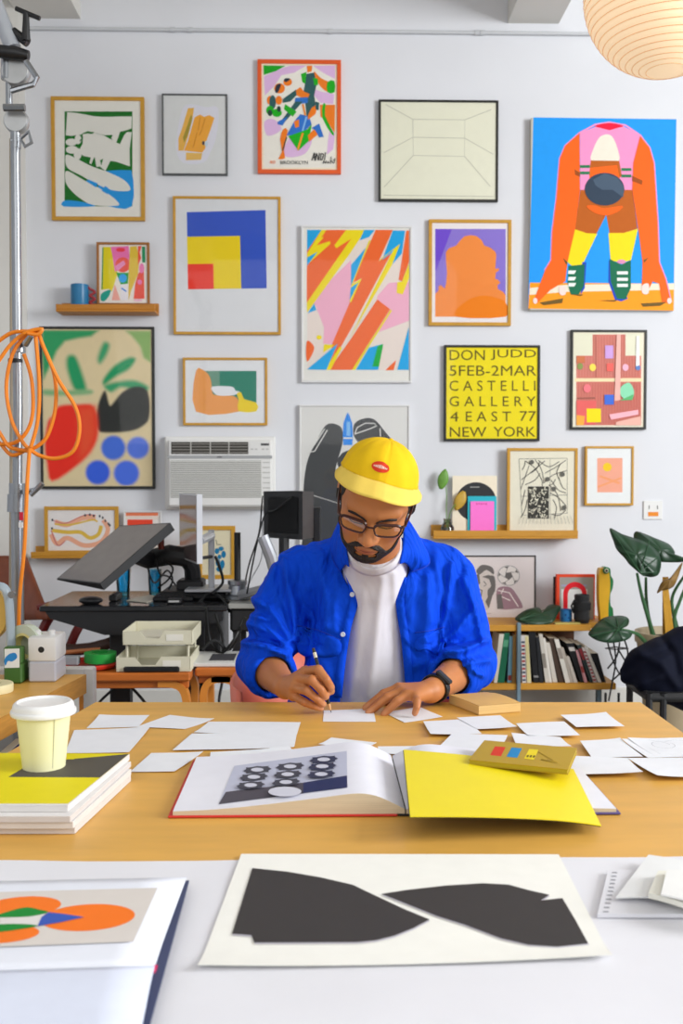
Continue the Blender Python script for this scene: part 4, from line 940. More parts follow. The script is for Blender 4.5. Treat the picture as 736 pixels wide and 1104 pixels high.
# ================================================================== RIGHT BACKGROUND
BLUEG = mat('blue_grey_steel', '#7d95a3', .4, metal=.3, noise=.05)
Yb = 4.9
def R3(x, y, Y=Yb): return onY(x, y, Y)
zt1 = R3(580, 674).z; zt0 = R3(580, 680.5).z; zl1_ = R3(580, 737).z; zl0_ = R3(580, 744).z
xl = R3(440, 700).x; xr1 = R3(664, 740).x
bk = thing('bookcase', 'low bookcase with two oak shelves and a blue steel upright', 'bookcase', ((xl+xr1)/2, 5.06, 0))
MB().box((xl, Yb, zt0), (R3(637, 676).x, W-.002, zt1), OAK, .003).build('shelf', bk)
MB().box((xl, Yb, zl0_), (xr1, W-.002, zl1_), OAK, .003).build('shelf', bk)
for x in (559, 452):
    a = R3(x-2, 680).x; b = R3(x+2, 680).x
    mb = MB().box((a, Yb-.012, 0), (b, Yb+.018, zt1+.012), BLUEG, .002); mb.build('upright', bk)
a = R3(555.7, 700).x; MB().box((a, Yb+.02, zl1_), (R3(557.2, 700).x, W-.02, zt0), OAKD, .001).build('divider', bk)
MB().box((xl+.01, W-.02, zl1_), (R3(637, 676).x, W-.004, zt0), mat('bookcase_back', '#6d4a35', .6, noise=.1)).build('back_panel', bk)
for lx in (R3(655, 750).x, R3(470, 750).x): MB().box((lx-.012, W-.2, 0), (lx+.012, W-.17, zl0_), BLUEG).build('foot', bk)
# books
CB = (500, 590, 670, 760, 736, 736)
def cpx(x, y): return CB[0]+x*(CB[2]-CB[0])/CB[4], CB[1]+y*(CB[3]-CB[1])/CB[5]
_prev = []
def book(b0, b1, t0, t1, ty, hx, label, strip=None, top='#d9d3c2', by=634):
    if _prev:
        q0, q1, qy = _prev[-1]; yy = max(ty, qy); f = (yy-qy)/(by-qy); need = q1+(q0-q1)*f+.6; g_ = (yy-ty)/(by-ty); have = t0+(b0-t0)*g_
        if have < need: sh = (need-have)/max(.3, 1-g_); t0 += sh; t1 = max(t1, t0+(b1-b0)*.8)
    _prev.append((b1, t1, ty))
    pb0, pb1 = cpx(b0, by), cpx(b1, by); pt0, pt1 = cpx(t0, ty), cpx(t1, ty)
    Yk = Yb+.015+random.uniform(0, .012); B0 = R3(*pb0, Yk); B1 = R3(*pb1, Yk); T0 = R3(*pt0, Yk); T1 = R3(*pt1, Yk)
    for q in (B0, B1): q.z = zl1_+.0008
    dp = Vector((0, random.uniform(.17, .23), 0)); mb = MB()
    mb.add([B0, B1, T1, T0, B0+dp, B1+dp, T1+dp, T0+dp], [(0, 1, 2, 3), (5, 4, 7, 6), (0, 3, 7, 4), (1, 5, 6, 2), (0, 4, 5, 1)], hx)
    mb.add([T0, T1, T1+dp, T0+dp], [(0, 1, 2, 3)], top)
    if strip:
        for (v0, v1, h2) in strip:
            def q(u, v): return B0.lerp(B1, u).lerp(T0.lerp(T1, u), v)+Vector((0, -.0006, 0))
            mb.poly([q(.08, v0), q(.92, v0), q(.92, v1), q(.08, v1)], h2)
    return tag(mb.build('shelved_book', recalc=False), label, 'book', 'books standing on the low bookcase')
book(140, 155, 165, 187, 405, '#d8d2c4', 'cream spined book leaning beside the sleeve, left end of the row')
book(157, 188, 186, 214, 400, '#1d6a4c', 'wide green book left of the blue steel upright', [(.72, .86, '#5aa07c')])
book(203, 222, 208, 226, 416, '#6f9cae', 'pale blue book between the green book and the divider', [(.05, .16, '#8a2f2a')])
book(225, 238, 228, 240, 410, '#a57f48', 'thin tan book touching the wooden divider')
book(272, 290, 265, 284, 412, '#ddd7d4', 'red and white checked spine right of the steel upright', [(i*.08+.04, i*.08+.08, '#b23a3a' if i % 2 else '#3b4a5c') for i in range(11)])
book(294, 314, 280, 299, 412, '#e2dbc0', 'white book with a yellowish edge beside the checked spine', [(.02, .98, '#ded29a')])
book(326, 352, 301, 333, 395, '#1e1f22', 'thick black book leaning left of the thin black one', [(.1, .14, '#888888')])
book(353, 371, 336, 350, 418, '#26282c', 'thin black book right of the thick black one')
book(380, 397, 346, 366, 405, '#cfc9bf', 'tall grey-white book leaning in the middle of the row', [(.3, .6, '#8c857c')])
book(398, 411, 368, 380, 425, '#e4dfd6', 'narrow white book leaning next to the tall grey-white one')
book(415, 436, 382, 397, 445, '#d6cfc4', 'light beige book leaning in the middle of the row')
book(441, 470, 388, 412, 425, '#4a3a30', 'dark brown book leaning in the middle of the row')
book(474, 496, 416, 442, 430, '#e0dbd1', 'tall white book leaning beside the dark brown one', [(.55, .8, '#9a8f86')])
book(497, 512, 446, 458, 470, '#b8aea2', 'grey-beige book leaning right of the tall white one')
book(514, 531, 470, 488, 510, '#cfc6bb', 'short pale book leaning before the black one')
book(543, 558, 478, 512, 448, '#1f2023', 'tall black book leaning in the right half of the row', [(.8, .9, '#c9c4bd')])
book(561, 577, 498, 516, 480, '#d49aa0', 'pink book leaning in the right half of the row', [(.3, .5, '#a8423f')])
book(588, 603, 526, 545, 455, '#2f3b3a', 'dark green book leaning beside the pink one', [(.6, .9, '#8a2f35')])
book(604, 620, 545, 561, 468, '#e2d8d6', 'red and white striped book leaning near the right end', [(i*.1+.04, i*.1+.09, '#a83a3c') for i in range(9)])
book(625, 642, 556, 570, 463, '#dad6cd', 'white book leaning against the last black book')
book(643, 662, 590, 624, 495, '#1c1d20', 'short black book at the right end of the row')
# ---- on top of the bookcase
C15 = (490, 590, 670, 690, 736, 409)
def dso(a):
    K = '#6e6a68'; P = '#9a7b86'
    a.c('#cdc4bf', [(90, 110), (130, 75), (170, 110), (170, 180), (150, 270), (110, 270), (95, 200)], 3)
    a.c(K, [(95, 105), (120, 78), (165, 88), (172, 120), (140, 100), (110, 120)], 3); a.p(K, [(92, 120), (108, 118), (112, 160), (96, 170)]); a.p(K, [(120, 130), (150, 122), (165, 130), (150, 140)]); a.l(K, [(128, 150), (140, 165), (128, 172)], 4)
    a.c(K, [(150, 130), (175, 130), (178, 190), (150, 230), (145, 190), (160, 170)], 3); a.p(K, [(105, 250), (125, 230), (120, 270)]); a.p(K, [(135, 240), (160, 190), (170, 200), (150, 270)]); a.l(K, [(95, 180), (120, 190), (115, 220)], 6)
    a.e('#dcd6d2', 237, 125, 48, 44)
    for k in range(30): pass
    a.l('#8c8a8c', [(237+48*math.cos(k*.21), 125+44*math.sin(k*.21)) for k in range(31)], 2.5)
    a.p(K, [(225, 112), (248, 110), (256, 130), (238, 144), (220, 132)])
    for k in range(5):
        an = k*2*PI/5-.5; a.p(K, [(237+46*math.cos(an-.25), 125+42*math.sin(an-.25)), (237+46*math.cos(an+.25), 125+42*math.sin(an+.25)), (237+34*math.cos(an), 125+31*math.sin(an))]); a.l(K, [(237+18*math.cos(an-.6), 125+17*math.sin(an-.6)), (237+34*math.cos(an), 125+31*math.sin(an))], 2)
    a.c(P, [(190, 180), (240, 175), (270, 205), (300, 262), (270, 270), (200, 272), (185, 230)], 3); a.l('#ddd4d2', [(190, 190), (240, 200), (280, 262)], 5); a.l('#ddd4d2', [(215, 182), (200, 215), (245, 235)], 5); a.p(K, [(185, 210), (205, 205), (215, 270), (188, 272)])
    a.l('#b9a9a8', [(95, 290), (160, 292)], 3)
framed('framed_print', 'wide thin black framed print of a footballer and a football standing on the bookcase', (488, 599, 577.5, 671.5), 1.3, BLKF, '#d9d0cf', dso, C15, Y=W-.06, depth=.018)
# red framed arch print, black book behind
Yq = 5.1
card('hardback_book', 'black book standing behind the red arch book', 'book', (597, 622, 606, 671), Yq+.04, .02, '#1f2022')
def darch(a):
    a.r('#9b9892', 462, 132, 612, 330); a.r('#d5d5d3', 470, 185, 585, 320); a.r('#9fa0c0', 470, 165, 580, 172)
    R_ = '#d8202c'
    ang = [PI-PI*i/14 for i in range(15)]
    a.p(R_, [(478, 305), (478, 205)]+[(530+52*math.cos(t), 205-52*math.sin(t)) for t in ang]+[(582, 205), (582, 305), (562, 305), (562, 208)]+[(530+32*math.cos(t), 208-32*math.sin(t)) for t in ang[::-1]]+[(498, 208), (498, 305)])
card('hardback_book', 'orange-red book with a red arch on a grey cover, standing on the bookcase', 'book', (600, 619.5, 641, 671), Yq, .03, '#e5482a', darch, C15)
zt1b = zt1+.0005
c = R3(610, 670, 5.02); MUGB = mat('sky_blue_mug', '#2f86cf', .35, noise=.08); mg = thing('mug', 'small sky blue cup in front of the red arch book', 'mug', (c.x, 5.02, zt1b)); r = 6.3*5.02/F; h = R3(610, 657, 5.02).z-zt1
MB().lathe([(.001, .001), (r*.92, 0), (r, .006), (r, h), (r*.9, h), (r*.88, .01), (.001, .008)], MUGB, (c.x, 5.02, zt1b), 24).build('cup', mg)
mb = MB(); [mb.ell((c.x+r*math.sin(t)*.99, 5.02-r*math.cos(t)*.99, zt1b+h*hh), (.004, .004, .006), '#1d4f9a', seg=8, rings=5) for t, hh in ((-.9, .3), (-.3, .6), (.2, .35), (.7, .65))]; mb.build('painted_dot', mg)
c = R3(627, 672, 4.98); ln = thing('camera_lens', 'black camera lens standing on end in front of the red arch book', 'lens', (c.x, 4.98, zt1b)); r = 9*4.98/F; h = R3(627, 641, 4.98).z-zt1
LB = mat('lens_black', '#202124', .45)
MB().lathe([(.001, 0), (r*.85, 0), (r*.9, h*.1), (r*.95, h*.12), (r*.95, h*.42), (r, h*.44), (r, h*.75), (r*.9, h*.78), (r*.92, h*.97), (r*.8, h), (r*.74, h*.9), (.001, h*.88)], LB, (c.x, 4.98, zt1b), 28).build('barrel', ln)
mb = MB(); [mb.box((c.x+r*1.0*math.cos(t)-.0015, 4.98+r*math.sin(t)-.0015, zt1b+h*.47), (c.x+r*math.cos(t)+.0015, 4.98+r*math.sin(t)+.0015, zt1b+h*.72), BLKM) for t in [2*PI*k/40 for k in range(40)]]; mb.build('grip_ring', ln)
MB().tube([(c.x-r*.9, 4.98, zt1b+h*.8), (c.x-r*1.35, 4.97, zt1b+h*.6), (c.x-r*1.0, 4.98, zt1b+h*.35)], .005, BLK, 6).build('strap_lug', ln)
tag(MB().box((R3(598, 674, 4.93).x, 4.92, zt1b), (R3(625, 674, 4.93).x, 4.96, zt1b+.006), '#cbbd6c').build('notebook'), 'thin yellow-green booklet lying at the front of the bookcase top', 'notebook')
# frog toy
FRY = mat('frog_yellow', '#e3ae1c', .4, noise=.06); FRG = mat('frog_green', '#1f7a43', .4, noise=.08)
Yf_ = 5.06; fr = thing('frog_figure', 'tall yellow and green wooden frog with round eyes at the bookcase end', 'figurine', R3(650, 671, Yf_))
xs2 = R3(637, 676).x
MB().box((xs2-.004, 4.98, zt0), (R3(664, 676).x, W-.004, zt1), OAK, .003).build('shelf', bk)
def slab(pts, y0, y1, m, name, parent):
    P = catmull([R3(x*116/534+620, 560+y*240/1104, Yf_) for x, y in pts], 4)
    mb = MB(); mb.prism([Vector((p.x, y0, p.z)) for p in P], (0, y1-y0, 0), m); return mb.build(name, parent)
zoff = 0
slab([(108, 250), (120, 238), (140, 240), (155, 262), (160, 330), (152, 420), (150, 485), (148, 508), (118, 508), (112, 470), (106, 400), (105, 320)], Yf_-.045, Yf_+.005, FRY, 'belly', fr)
slab([(134, 242), (150, 234), (165, 245), (168, 275), (180, 300), (176, 340), (165, 370), (166, 420), (178, 440), (180, 480), (178, 508), (146, 508), (150, 420), (158, 330), (152, 265)], Yf_-.03, Yf_+.03, FRG, 'back', fr)
e = R3(653, 615, Yf_-.05); MB().ell(e, (.016, .012, .018), '#2b7a4a').build('eye_rim', fr); MB().ell(e+Vector((0, -.006, 0)), (.011, .009, .012), '#e8e4c8').ell(e+Vector((0, -.012, 0)), (.006, .005, .007), '#16181a').build('eye', fr)
# dark leaf resting on the bookcase top
LEAFD = mat('deep_green_leaf', '#173c22', .38, noise=.35, nscale=14, spec=.5); VEIN = mat('leaf_vein', '#234f2e', .5); STEMM = mat('leaf_stem', '#35623a', .5, noise=.1); LEAFB = mat('brown_dry_leaf', '#7a5a20', .6, noise=.3)
def big_leaf(mb, pts, Y, tilt, m, bulge=.03, ctr=None):
    """outline in photo pixels on a plane tilted in depth; fan of rings gives a domed blade"""
    Pp = [(q.x, q.y) for q in catmull([(a, b, 0) for a, b in pts], 4)]
    cx = sum(p[0] for p in Pp)/len(Pp) if not ctr else ctr[0]; cy = sum(p[1] for p in Pp)/len(Pp) if not ctr else ctr[1]
    G = []; ymin = min(p[1] for p in Pp); ymax = max(p[1] for p in Pp)
    for k in range(6):
        t = k/5; row = []
        for i, (x, y) in enumerate(Pp):
            xx = cx+(x-cx)*t; yy = cy+(y-cy)*t
            row.append(onY(xx, yy, Y+tilt*(ymax-yy)/(ymax-ymin+1e-6)-bulge*(1-t*t)+.006*math.sin(i*.9)*t))
        G.append(row)
    mb.grid(G, m, closev=True); return mb
def vein_lines(ctr, ends, Y, tilt, ymin, ymax, bulge, name, parent):
    mb = MB()
    for e in ends:
        pts = []
        for k in range(6):
            t = k/5; x = ctr[0]+(e[0]-ctr[0])*t; y = ctr[1]+(e[1]-ctr[1])*t
            pts.append(onY(x, y, Y+tilt*(ymax-y)/(ymax-ymin)-bulge*(1-t*t)-.004))
        mb.tube(pts, .0022, VEIN, 5)
    return mb.build(name, parent)
lf = thing('cut_leaf', 'dark green ribbed leaf lying on the bookcase in front of the football print', 'leaf', R3(580, 673, 4.95))
big_leaf(MB(), [(555, 668), (566, 658), (580, 655), (585, 660), (592, 652), (604, 654), (600, 664), (594, 672), (575, 674)], 4.91, .12, LEAFD, .02).build('blade', lf, solid=.002)
vein_lines((560, 668), [(590, 656), (601, 657), (596, 669), (575, 658), (578, 672)], 4.91, .12, 652, 674, .02, 'vein', lf)
# ---- potted plant
def Q(x, y, Y=4.55): return onY(x*116/534+620, 560+y*240/1104, Y)
def Qp(pts): return [(x*116/534+620, 560+y*240/1104) for x, y in pts]
pc_ = onY(727, 690, 4.72); zr = onY(722, 691, 4.45).z
POT = mat('tan_clay_pot', '#b3a284', .6, noise=.1, nscale=8); SOIL = mat('potting_soil', '#3c3326', .9, noise=.3)
pl = thing('potted_plant', 'large elephant-ear plant in a tan pot in the right corner', 'plant', (pc_.x, 4.72, 0))
rpot = .18
MB().lathe([(.001, .001), (rpot*.72, 0), (rpot*.98, zr-.05), (rpot*1.03, zr-.05), (rpot*1.03, zr), (rpot*.95, zr), (rpot*.9, zr-.04), (.001, zr-.04)], POT, (pc_.x, 4.72, 0), 36).build('pot', pl)
MB().lathe([(.001, zr-.03), (rpot*.9, zr-.038)], SOIL, (pc_.x, 4.72, 0), 24).build('soil', pl)
base = Vector((pc_.x-.03, 4.72, zr-.03))
def stem(pts, r=.009): return MB().tube(catmull(pts, 6, False), [r*(1.3-.6*i/(6*(len(pts)-1))) for i in range(6*(len(pts)-1)+1)], STEMM, 8).build('stem', pl)
bs = Q(395, 625, 4.7)
stem([bs, Q(370, 520, 4.66), Q(330, 380, 4.62), Q(306, 268, 4.58)]); stem([bs+Vector((.01, 0, 0)), Q(366, 500, 4.72), Q(352, 400, 4.75), Q(350, 288, 4.72)])
stem([bs+Vector((-.03, 0, 0)), Q(340, 600, 4.62), Q(300, 565, 4.55), Q(225, 545, 4.5)])
b2 = Q(515, 620, 4.72); stem([b2, Q(490, 500, 4.72), Q(520, 400, 4.72), Q(570, 280, 4.72)]); stem([b2+Vector((.02, 0, 0)), Q(500, 520, 4.76), Q(480, 390, 4.78), Q(540, 280, 4.75)]); stem([b2, Q(530, 560, 4.7), Q(600, 480, 4.7)])
big_leaf(MB(), Qp([(290, 92), (300, 60), (345, 72), (400, 95), (462, 122), (490, 155), (497, 183), (534, 188), (560, 200), (520, 212), (440, 212), (410, 205), (380, 180), (330, 130)]), 4.72, .08, LEAFD, .03).build('leaf', pl, solid=.002)
big_leaf(MB(), Qp([(170, 44), (230, 72), (290, 92), (345, 112), (400, 152), (425, 205), (415, 268), (385, 285), (345, 282), (325, 272), (270, 225), (245, 192), (205, 150), (190, 110)]), 4.58, .10, LEAFD, .03).build('leaf', pl, solid=.002)
vein_lines((690, 617.5), [(659, 572), (672, 596), (684, 607), (700, 583), (710, 600), (708, 617), (695, 621)], 4.575, .10, 569.6, 622, .03, 'vein', pl)
big_leaf(MB(), Qp([(65, 572), (80, 545), (110, 512), (150, 485), (230, 478), (265, 495), (258, 528), (228, 543), (262, 552), (282, 570), (255, 598), (180, 613), (112, 602)]), 4.46, .12, LEAFD, .03).build('leaf', pl, solid=.002)
vein_lines((667, 678.5), [(637, 686), (650, 668), (664, 665), (675, 668), (655, 692), (672, 691)], 4.455, .12, 663.9, 693.3, .03, 'vein', pl)
big_leaf(MB(), Qp([(532, 212), (515, 270), (492, 325), (465, 345), (430, 352), (405, 366), (420, 325), (440, 300), (470, 290), (505, 245)]), 4.6, .05, LEAFB, .02).build('leaf', pl, solid=.002)
a0 = Q(440, 345, 4.66); a1 = Q(475, 620, 4.70)
mb = MB(); PLK = mat('raw_wood_stake', '#c9952e', .6, noise=.12, stretch=(6, 6, 1)); mb.hexa([Q(432, 345, 4.62), Q(463, 345, 4.62), Q(463, 345, 4.66), Q(432, 345, 4.66)], [Q(452, 640, 4.68), Q(497, 630, 4.68), Q(497, 630, 4.72), Q(452, 640, 4.72)], PLK); mb.hexa([Q(432, 285, 4.66), Q(462, 285, 4.66), Q(462, 285, 4.68), Q(432, 285, 4.68)], [Q(432, 640, 4.72), Q(452, 640, 4.72), Q(452, 640, 4.74), Q(432, 640, 4.74)], PLK)
mb.build('wooden_stake', pl)
# wire plant stand to the left of the pot
wr = thing('wire_stand', 'thin dark wire stand with crossing legs under the low leaf', 'stand', (Q(200, 900, 4.75).x, 4.75, 0))
for pts in ([(160, 610), (180, 680), (215, 760), (270, 820), (275, 900)], [(220, 610), (205, 680), (160, 740)], [(245, 600), (260, 660), (250, 720), (215, 770), (180, 800)], [(190, 610), (200, 700), (185, 800), (165, 900)], [(210, 640), (240, 690), (262, 720)]):
    MB().tube(catmull([Q(x, y, 4.75+.01*i) for i, (x, y) in enumerate(pts)], 5, False), .004, BLKM, 6).build('wire', wr)
for x in (150, 215, 275): MB().tube([Q(x, 860, 4.78), Vector((Q(x, 860, 4.78).x, 4.78, 0))], .006, BLKM, 6).build('leg', wr)
MB().tube([Q(135+14, 640, 4.78), Q(200, 632, 4.7), Q(262, 640, 4.78), Q(200, 645, 4.86)], .003, BLKM, 6, closed=True).build('ring', wr)
# ---- dark chair with a navy jacket over it
Yj = 3.3
def J(x, y, d=0): return Q(x, y, Yj+d)
ch = thing('metal_chair', 'black metal framed chair at the right edge, mostly hidden by a jacket', 'chair', (J(480, 700).x, Yj+.2, 0))
zseat = J(400, 860).z
xa, xb_ = J(330, 850).x, J(330, 850).x+.46
MB().box((xa+.01, Yj-.02, zseat-.03), (xb_, Yj+.22, zseat), BLKM, .012).build('seat', ch)
for x, y in ((xa+.022, Yj-.008), (J(432, 900).x, Yj-.008), (xb_-.02, Yj-.008), (xa+.022, Yj+.2), (xb_-.02, Yj+.2)):
    MB().tube([(x, y, 0), (x, y, zseat+ (.0 if y < Yj+.2 else 0))], .012, BLKM, 8).build('leg', ch)
MB().box((xa+.2, Yj+.19, zseat), (xb_, Yj+.22, J(520, 690).z), BLKM, .012).build('backrest', ch)
# ================================================================== WORK TABLE AND WHAT LIES ON IT
TABW = mat('honey_plywood', '#e0ab50', .42, noise=.10, nscale=5, stretch=(1.2, 5, 5), spec=.4, detail=6)
TABE = mat('plywood_edge', '#b98233', .55, noise=.15, nscale=20, stretch=(1, 1, 8))
PAPW = '#eceef3'
def onT(x, y, dz=0.): return onZ(x, y, TZ+dz)
A_, B_ = onT(103, 757), onT(690, 757); L2, R2 = onT(9, 811), onT(736, 790)
def ext(a, b, y): t = (y-a.y)/(b.y-a.y); return Vector((a.x+(b.x-a.x)*t, y, a.z))
Fl, Fr = ext(A_, L2, .52), ext(B_, R2, .52)
tb = thing('work_table', 'large honey-coloured plywood work table the man sits at', 'table', (0, 1.4, 0))
MB().prism([A_, B_, Fr, Fl], (0, 0, -.032), TABW, TABE).build('tabletop', tb)
mb = MB(); ins = [A_+Vector((.09, -.1, -.032)), B_+Vector((-.09, -.1, -.032)), Fr+Vector((-.09, .1, -.032)), Fl+Vector((.09, .1, -.032))]
for i in range(4):
    p, q = ins[i], ins[(i+1) % 4]
    mb.tube([p+Vector((0, 0, -.03)), q+Vector((0, 0, -.03))], .028, WPLAS, 4)
mb.build('apron', tb)
for p in ins: MB().box((p.x-.025, p.y-.025, 0), (p.x+.025, p.y+.025, TZ-.032), WPLAS, .004).build('leg', tb)
# white cover sheet over the near end
CLOTH = mat('white_paper_cover', '#e8e8ee', .6, noise=.03, nscale=6, bump=.25, bscale=9)
y1 = onT(368, 927).y; n = 40; G = []
fl, fr = ext(A_, L2, y1), ext(B_, R2, y1)
for i in range(n+1):
    y = .55+(y1-.55)*i/n; a = ext(A_, L2, y); b = ext(B_, R2, y)
    G.append([Vector((a.x+.01+(b.x-a.x-.02)*j/n, y+(.004*math.sin(j*.35) if i == n else 0), TZ+.0012+.0007*(1+math.sin(j*.9+i*.35)*math.cos(i*.5-j*.2)))) for j in range(n+1)])
tag(MB().grid(G, CLOTH).build('table_cover', sharp=None), 'white paper cover spread over the near end of the work table', 'table cover')

# ---- loose sheets
_zs = [TZ+.0008]
def sheet(px, label, dz=None, curl=.0015, hx=PAPW, name='paper_sheet', lines=None, group=None, lift=None):
    z = _zs[0] if dz is None else TZ+dz
    _zs[0] += .00035
    c = [onZ(x, y, z) for x, y in px]; n = 6; G = []; s = random.random()*6
    lift = lift or (random.choice((0, 1, 2, 3)))
    cor = [(0, 0), (0, 1), (1, 1), (1, 0)][lift]
    for i in range(n+1):
        row = []
        for j in range(n+1):
            u, v = i/n, j/n; p = c[0].lerp(c[3], u).lerp(c[1].lerp(c[2], u), v)
            d = max(0, 1-1.6*math.hypot(u-cor[0], v-cor[1])); p.z += curl*2*d*d+curl*.3*(1+math.sin(s+3*u+2*v))
            row.append(p)
        G.append(row)
    mb = MB(); mb.sheet(G, .0003, hx)
    if lines:
        for pts, w in lines:
            V = [c[0].lerp(c[3], u).lerp(c[1].lerp(c[2], u), v)+Vector((0, 0, curl*3+.0006)) for u, v in pts]
            for a, b in zip(V[:-1], V[1:]):
                d = (b-a); q = Vector((-d.y, d.x, 0)).normalized()*w; mb.poly([a-q, b-q, b+q, a+q], '#a9acb4')
    return tag(mb.build(name, recalc=False, sharp=50), label, 'paper', group or 'loose white sheets on the work table')
# order of points: near-left, far-left, far-right, near-right
sheet([(93, 785), (107, 772), (161, 771), (149, 784)], 'white sheet nearest the far left corner of the work table')
sheet([(147, 784), (183, 771), (231, 776), (199, 786)], 'white sheet turned diagonally, second from the far left corner')
sheet([(70, 812), (80, 787), (162, 785), (139, 811)], 'larger white sheet just right of the coffee cup')
sheet([(140, 832), (163, 812), (219, 812), (188, 832)], 'white sheet between the magazine stack and the open art book')
sheet([(209, 791), (225, 778), (324, 779), (320, 792)], 'long white sheet under the fold of another, left of the drawing hand')
sheet([(186, 809), (207, 791), (320, 790), (317, 807)], 'long white sheet behind the open art book, closest to its top corner')
sheet([(226, 820), (227, 811), (312, 806), (322, 816)], 'white sheet tucked under the far edge of the open art book')
sheet([(316, 816), (314, 808), (390, 803), (400, 812)], 'white sheet tucked behind the curved page of the open art book')
sheet([(343, 804), (357, 795), (406, 801), (396, 806)], 'small white sheet with a pointed corner behind the open art book')
sheet([(408, 812), (407, 805), (467, 805), (470, 815)], 'white sheet behind the top edge of the yellow folder')
sheet([(348, 778), (349, 766), (402, 764), (405, 778)], 'small white sheet under the pencil tip', dz=.0009, curl=.0004)
sheet([(436, 779), (414, 768), (452, 762), (477, 773)], 'small white sheet under the wrist of the banded hand', dz=.0012, curl=.0004)
sheet([(464, 793), (456, 778), (503, 775), (519, 791)], 'white sheet in front of the thick closed paperback')
sheet([(514, 786), (492, 774), (539, 771), (557, 785)], 'white sheet half under the thick closed paperback')
sheet([(569, 794), (556, 780), (608, 778), (625, 793)], 'white sheet in the middle right, one back from the mustard book')
sheet([(621, 784), (604, 771), (653, 769), (673, 783)], 'white sheet nearest the far right corner of the work table')
sheet([(470, 808), (487, 791), (547, 793), (540, 808)], 'white sheet left of the mustard book, partly beneath it')
sheet([(556, 803), (551, 790), (604, 795), (616, 806)], 'white sheet partly hidden behind the mustard book')
sheet([(638, 817), (625, 799), (668, 797), (693, 816)], 'white sheet left of the pile of ink drawings')
sheet([(622, 835), (612, 815), (676, 817), (693, 834)], 'white sheet right of the mustard book, beside the open book corner')
sheet([(708, 838), (676, 817), (742, 817), (758, 837)], 'white sheet at the right edge, in front of the ink drawings')
sheet([(698, 817), (670, 798), (742, 796), (758, 815)], 'white sheet at the bottom of the pile of ink drawings, right edge')
sheet([(706, 815), (676, 797), (746, 796), (768, 813)], 'white sheet in the middle of the pile of ink drawings')
sheet([(712, 813), (684, 797), (752, 795), (776, 811)], 'top sheet of the pile with a looping ink line', lines=[([(.2+.12*math.cos(t)*(1+t*.1), .4+.22*math.sin(t)) for t in [k*.4 for k in range(18)]], .0005), ([(.1, .75), (.3, .6), (.5, .7), (.8, .55)], .0005)])

# ---- stack of magazines with coffee cup
zt = TZ; lay = [.0095, .010, .009, .010]
def magazine(label, i, z, th, br, fr_, hx_side, cover=None, top='#e7e4e2'):
    b = onZ(*br, z+th); f = onZ(*fr_, z+th); w = .46
    dl = Vector((-1, .02, 0)).normalized()
    P = [f, b, b+dl*w, f+dl*w]
    root = thing('magazine', label, 'magazine', ((f.x+b.x)/2-w/2, (f.y+b.y)/2, z), 'stack of magazines under the coffee cup')
    mb = MB(); mb.prism([p-Vector((0, 0, .0012)) for p in P], (0, 0, -(th-.0016)), hx_side); mb.build('pages', root)
    mb = MB(); mb.prism([p for p in P], (0, 0, -.001), top)
    mb.build('cover', root)
    if cover: cover(root, P, z+th)
    return root
zz = TZ+.0006; fr_pts = [(80.5, 892), (78.5, 886), (75.5, 880), (73, 868)]; br_pts = [(141, 836), (141.3, 829), (141, 821), (139.5, 813)]
def cov(root, P, z):
    a = Art(lambda x, y: onZ(x, y, z), (0, 0, 1), (0, 740, 180, 920, 736, 736), .0001)
    a.p('#eadb10', [(300, 517), (570, 297), (-600, 290), (-900, 517)]); a.p('#55514a', [(36, 400), (100, 362), (300, 322), (568, 298), (440, 402)]); a.p('#eadb10', [(285, 312), (340, 303), (325, 322), (290, 322)])
    a.mb.build('cover_print', root, recalc=False)
names = ['white magazine at the bottom of the stack under the coffee cup', 'white magazine second from the bottom of the stack', 'white magazine directly beneath the yellow-covered one', 'magazine with a yellow and dark grey cover on top of the stack']
for i in range(4):
    # solve the layer corners at its own height
    magazine(names[i], i, zz, lay[i], br_pts[i], fr_pts[i], ['#d9d3d0', '#e0dcd9', '#d5d0ce', '#dedbd8'][i], cov if i == 3 else None); zz += lay[i]+.0003
zcup = zz
CUPM = mat('paper_cup', '#f1eebf', .5, noise=.02); LIDM = mat('white_lid', '#efefee', .35, noise=.02)
c = onZ(47.5, 826, zcup); sc = F/c.y
cup = thing('coffee_cup', 'pale paper coffee cup with white plastic lid standing on the magazines', 'cup', (c.x, c.y, zcup))
hb = 72/sc; rb = 22.5/sc; rt = 29.2/sc
MB().lathe([(.001, .003), (rb*.93, .003), (rb*.95, 0), (rb, 0), (rb, .002), (rt, hb*.88), (rt+.0015, hb*.885), (rt+.0015, hb*.9), (rt*.95, hb*.9), (rb*.9, .006), (.001, .006)], CUPM, c, 40).build('cup_body', cup)
rl = 34.5/sc
MB().lathe([(rt*.97, hb*.80), (rl*.985, hb*.80), (rl, hb*.815), (rl, hb*.85), (rl*.985, hb*.865), (rl*.94, hb*.875), (rl*.93, hb*.93), (rl*.90, hb*.96), (rl*.84, hb*.985), (rl*.8, hb*.985), (rl*.77, hb*.955), (rl*.3, hb*.95), (.001, hb*.952)], LIDM, c, 40).build('lid', cup)
mb = MB(); mb.ell((c.x+.005, c.y-rl*.62, c.z+hb*.955), (.006, .003, .001), '#6a6a6a', seg=10, rings=5); mb.build('sip_hole', cup)
MB().tube([(c.x+rb*.62, c.y-rb*.79, c.z+.004), (c.x+rt*.62, c.y-rt*.79, c.z+hb*.8)], .0006, mat('cup_seam', '#cfcfb4', .6), 4).build('seam', cup)

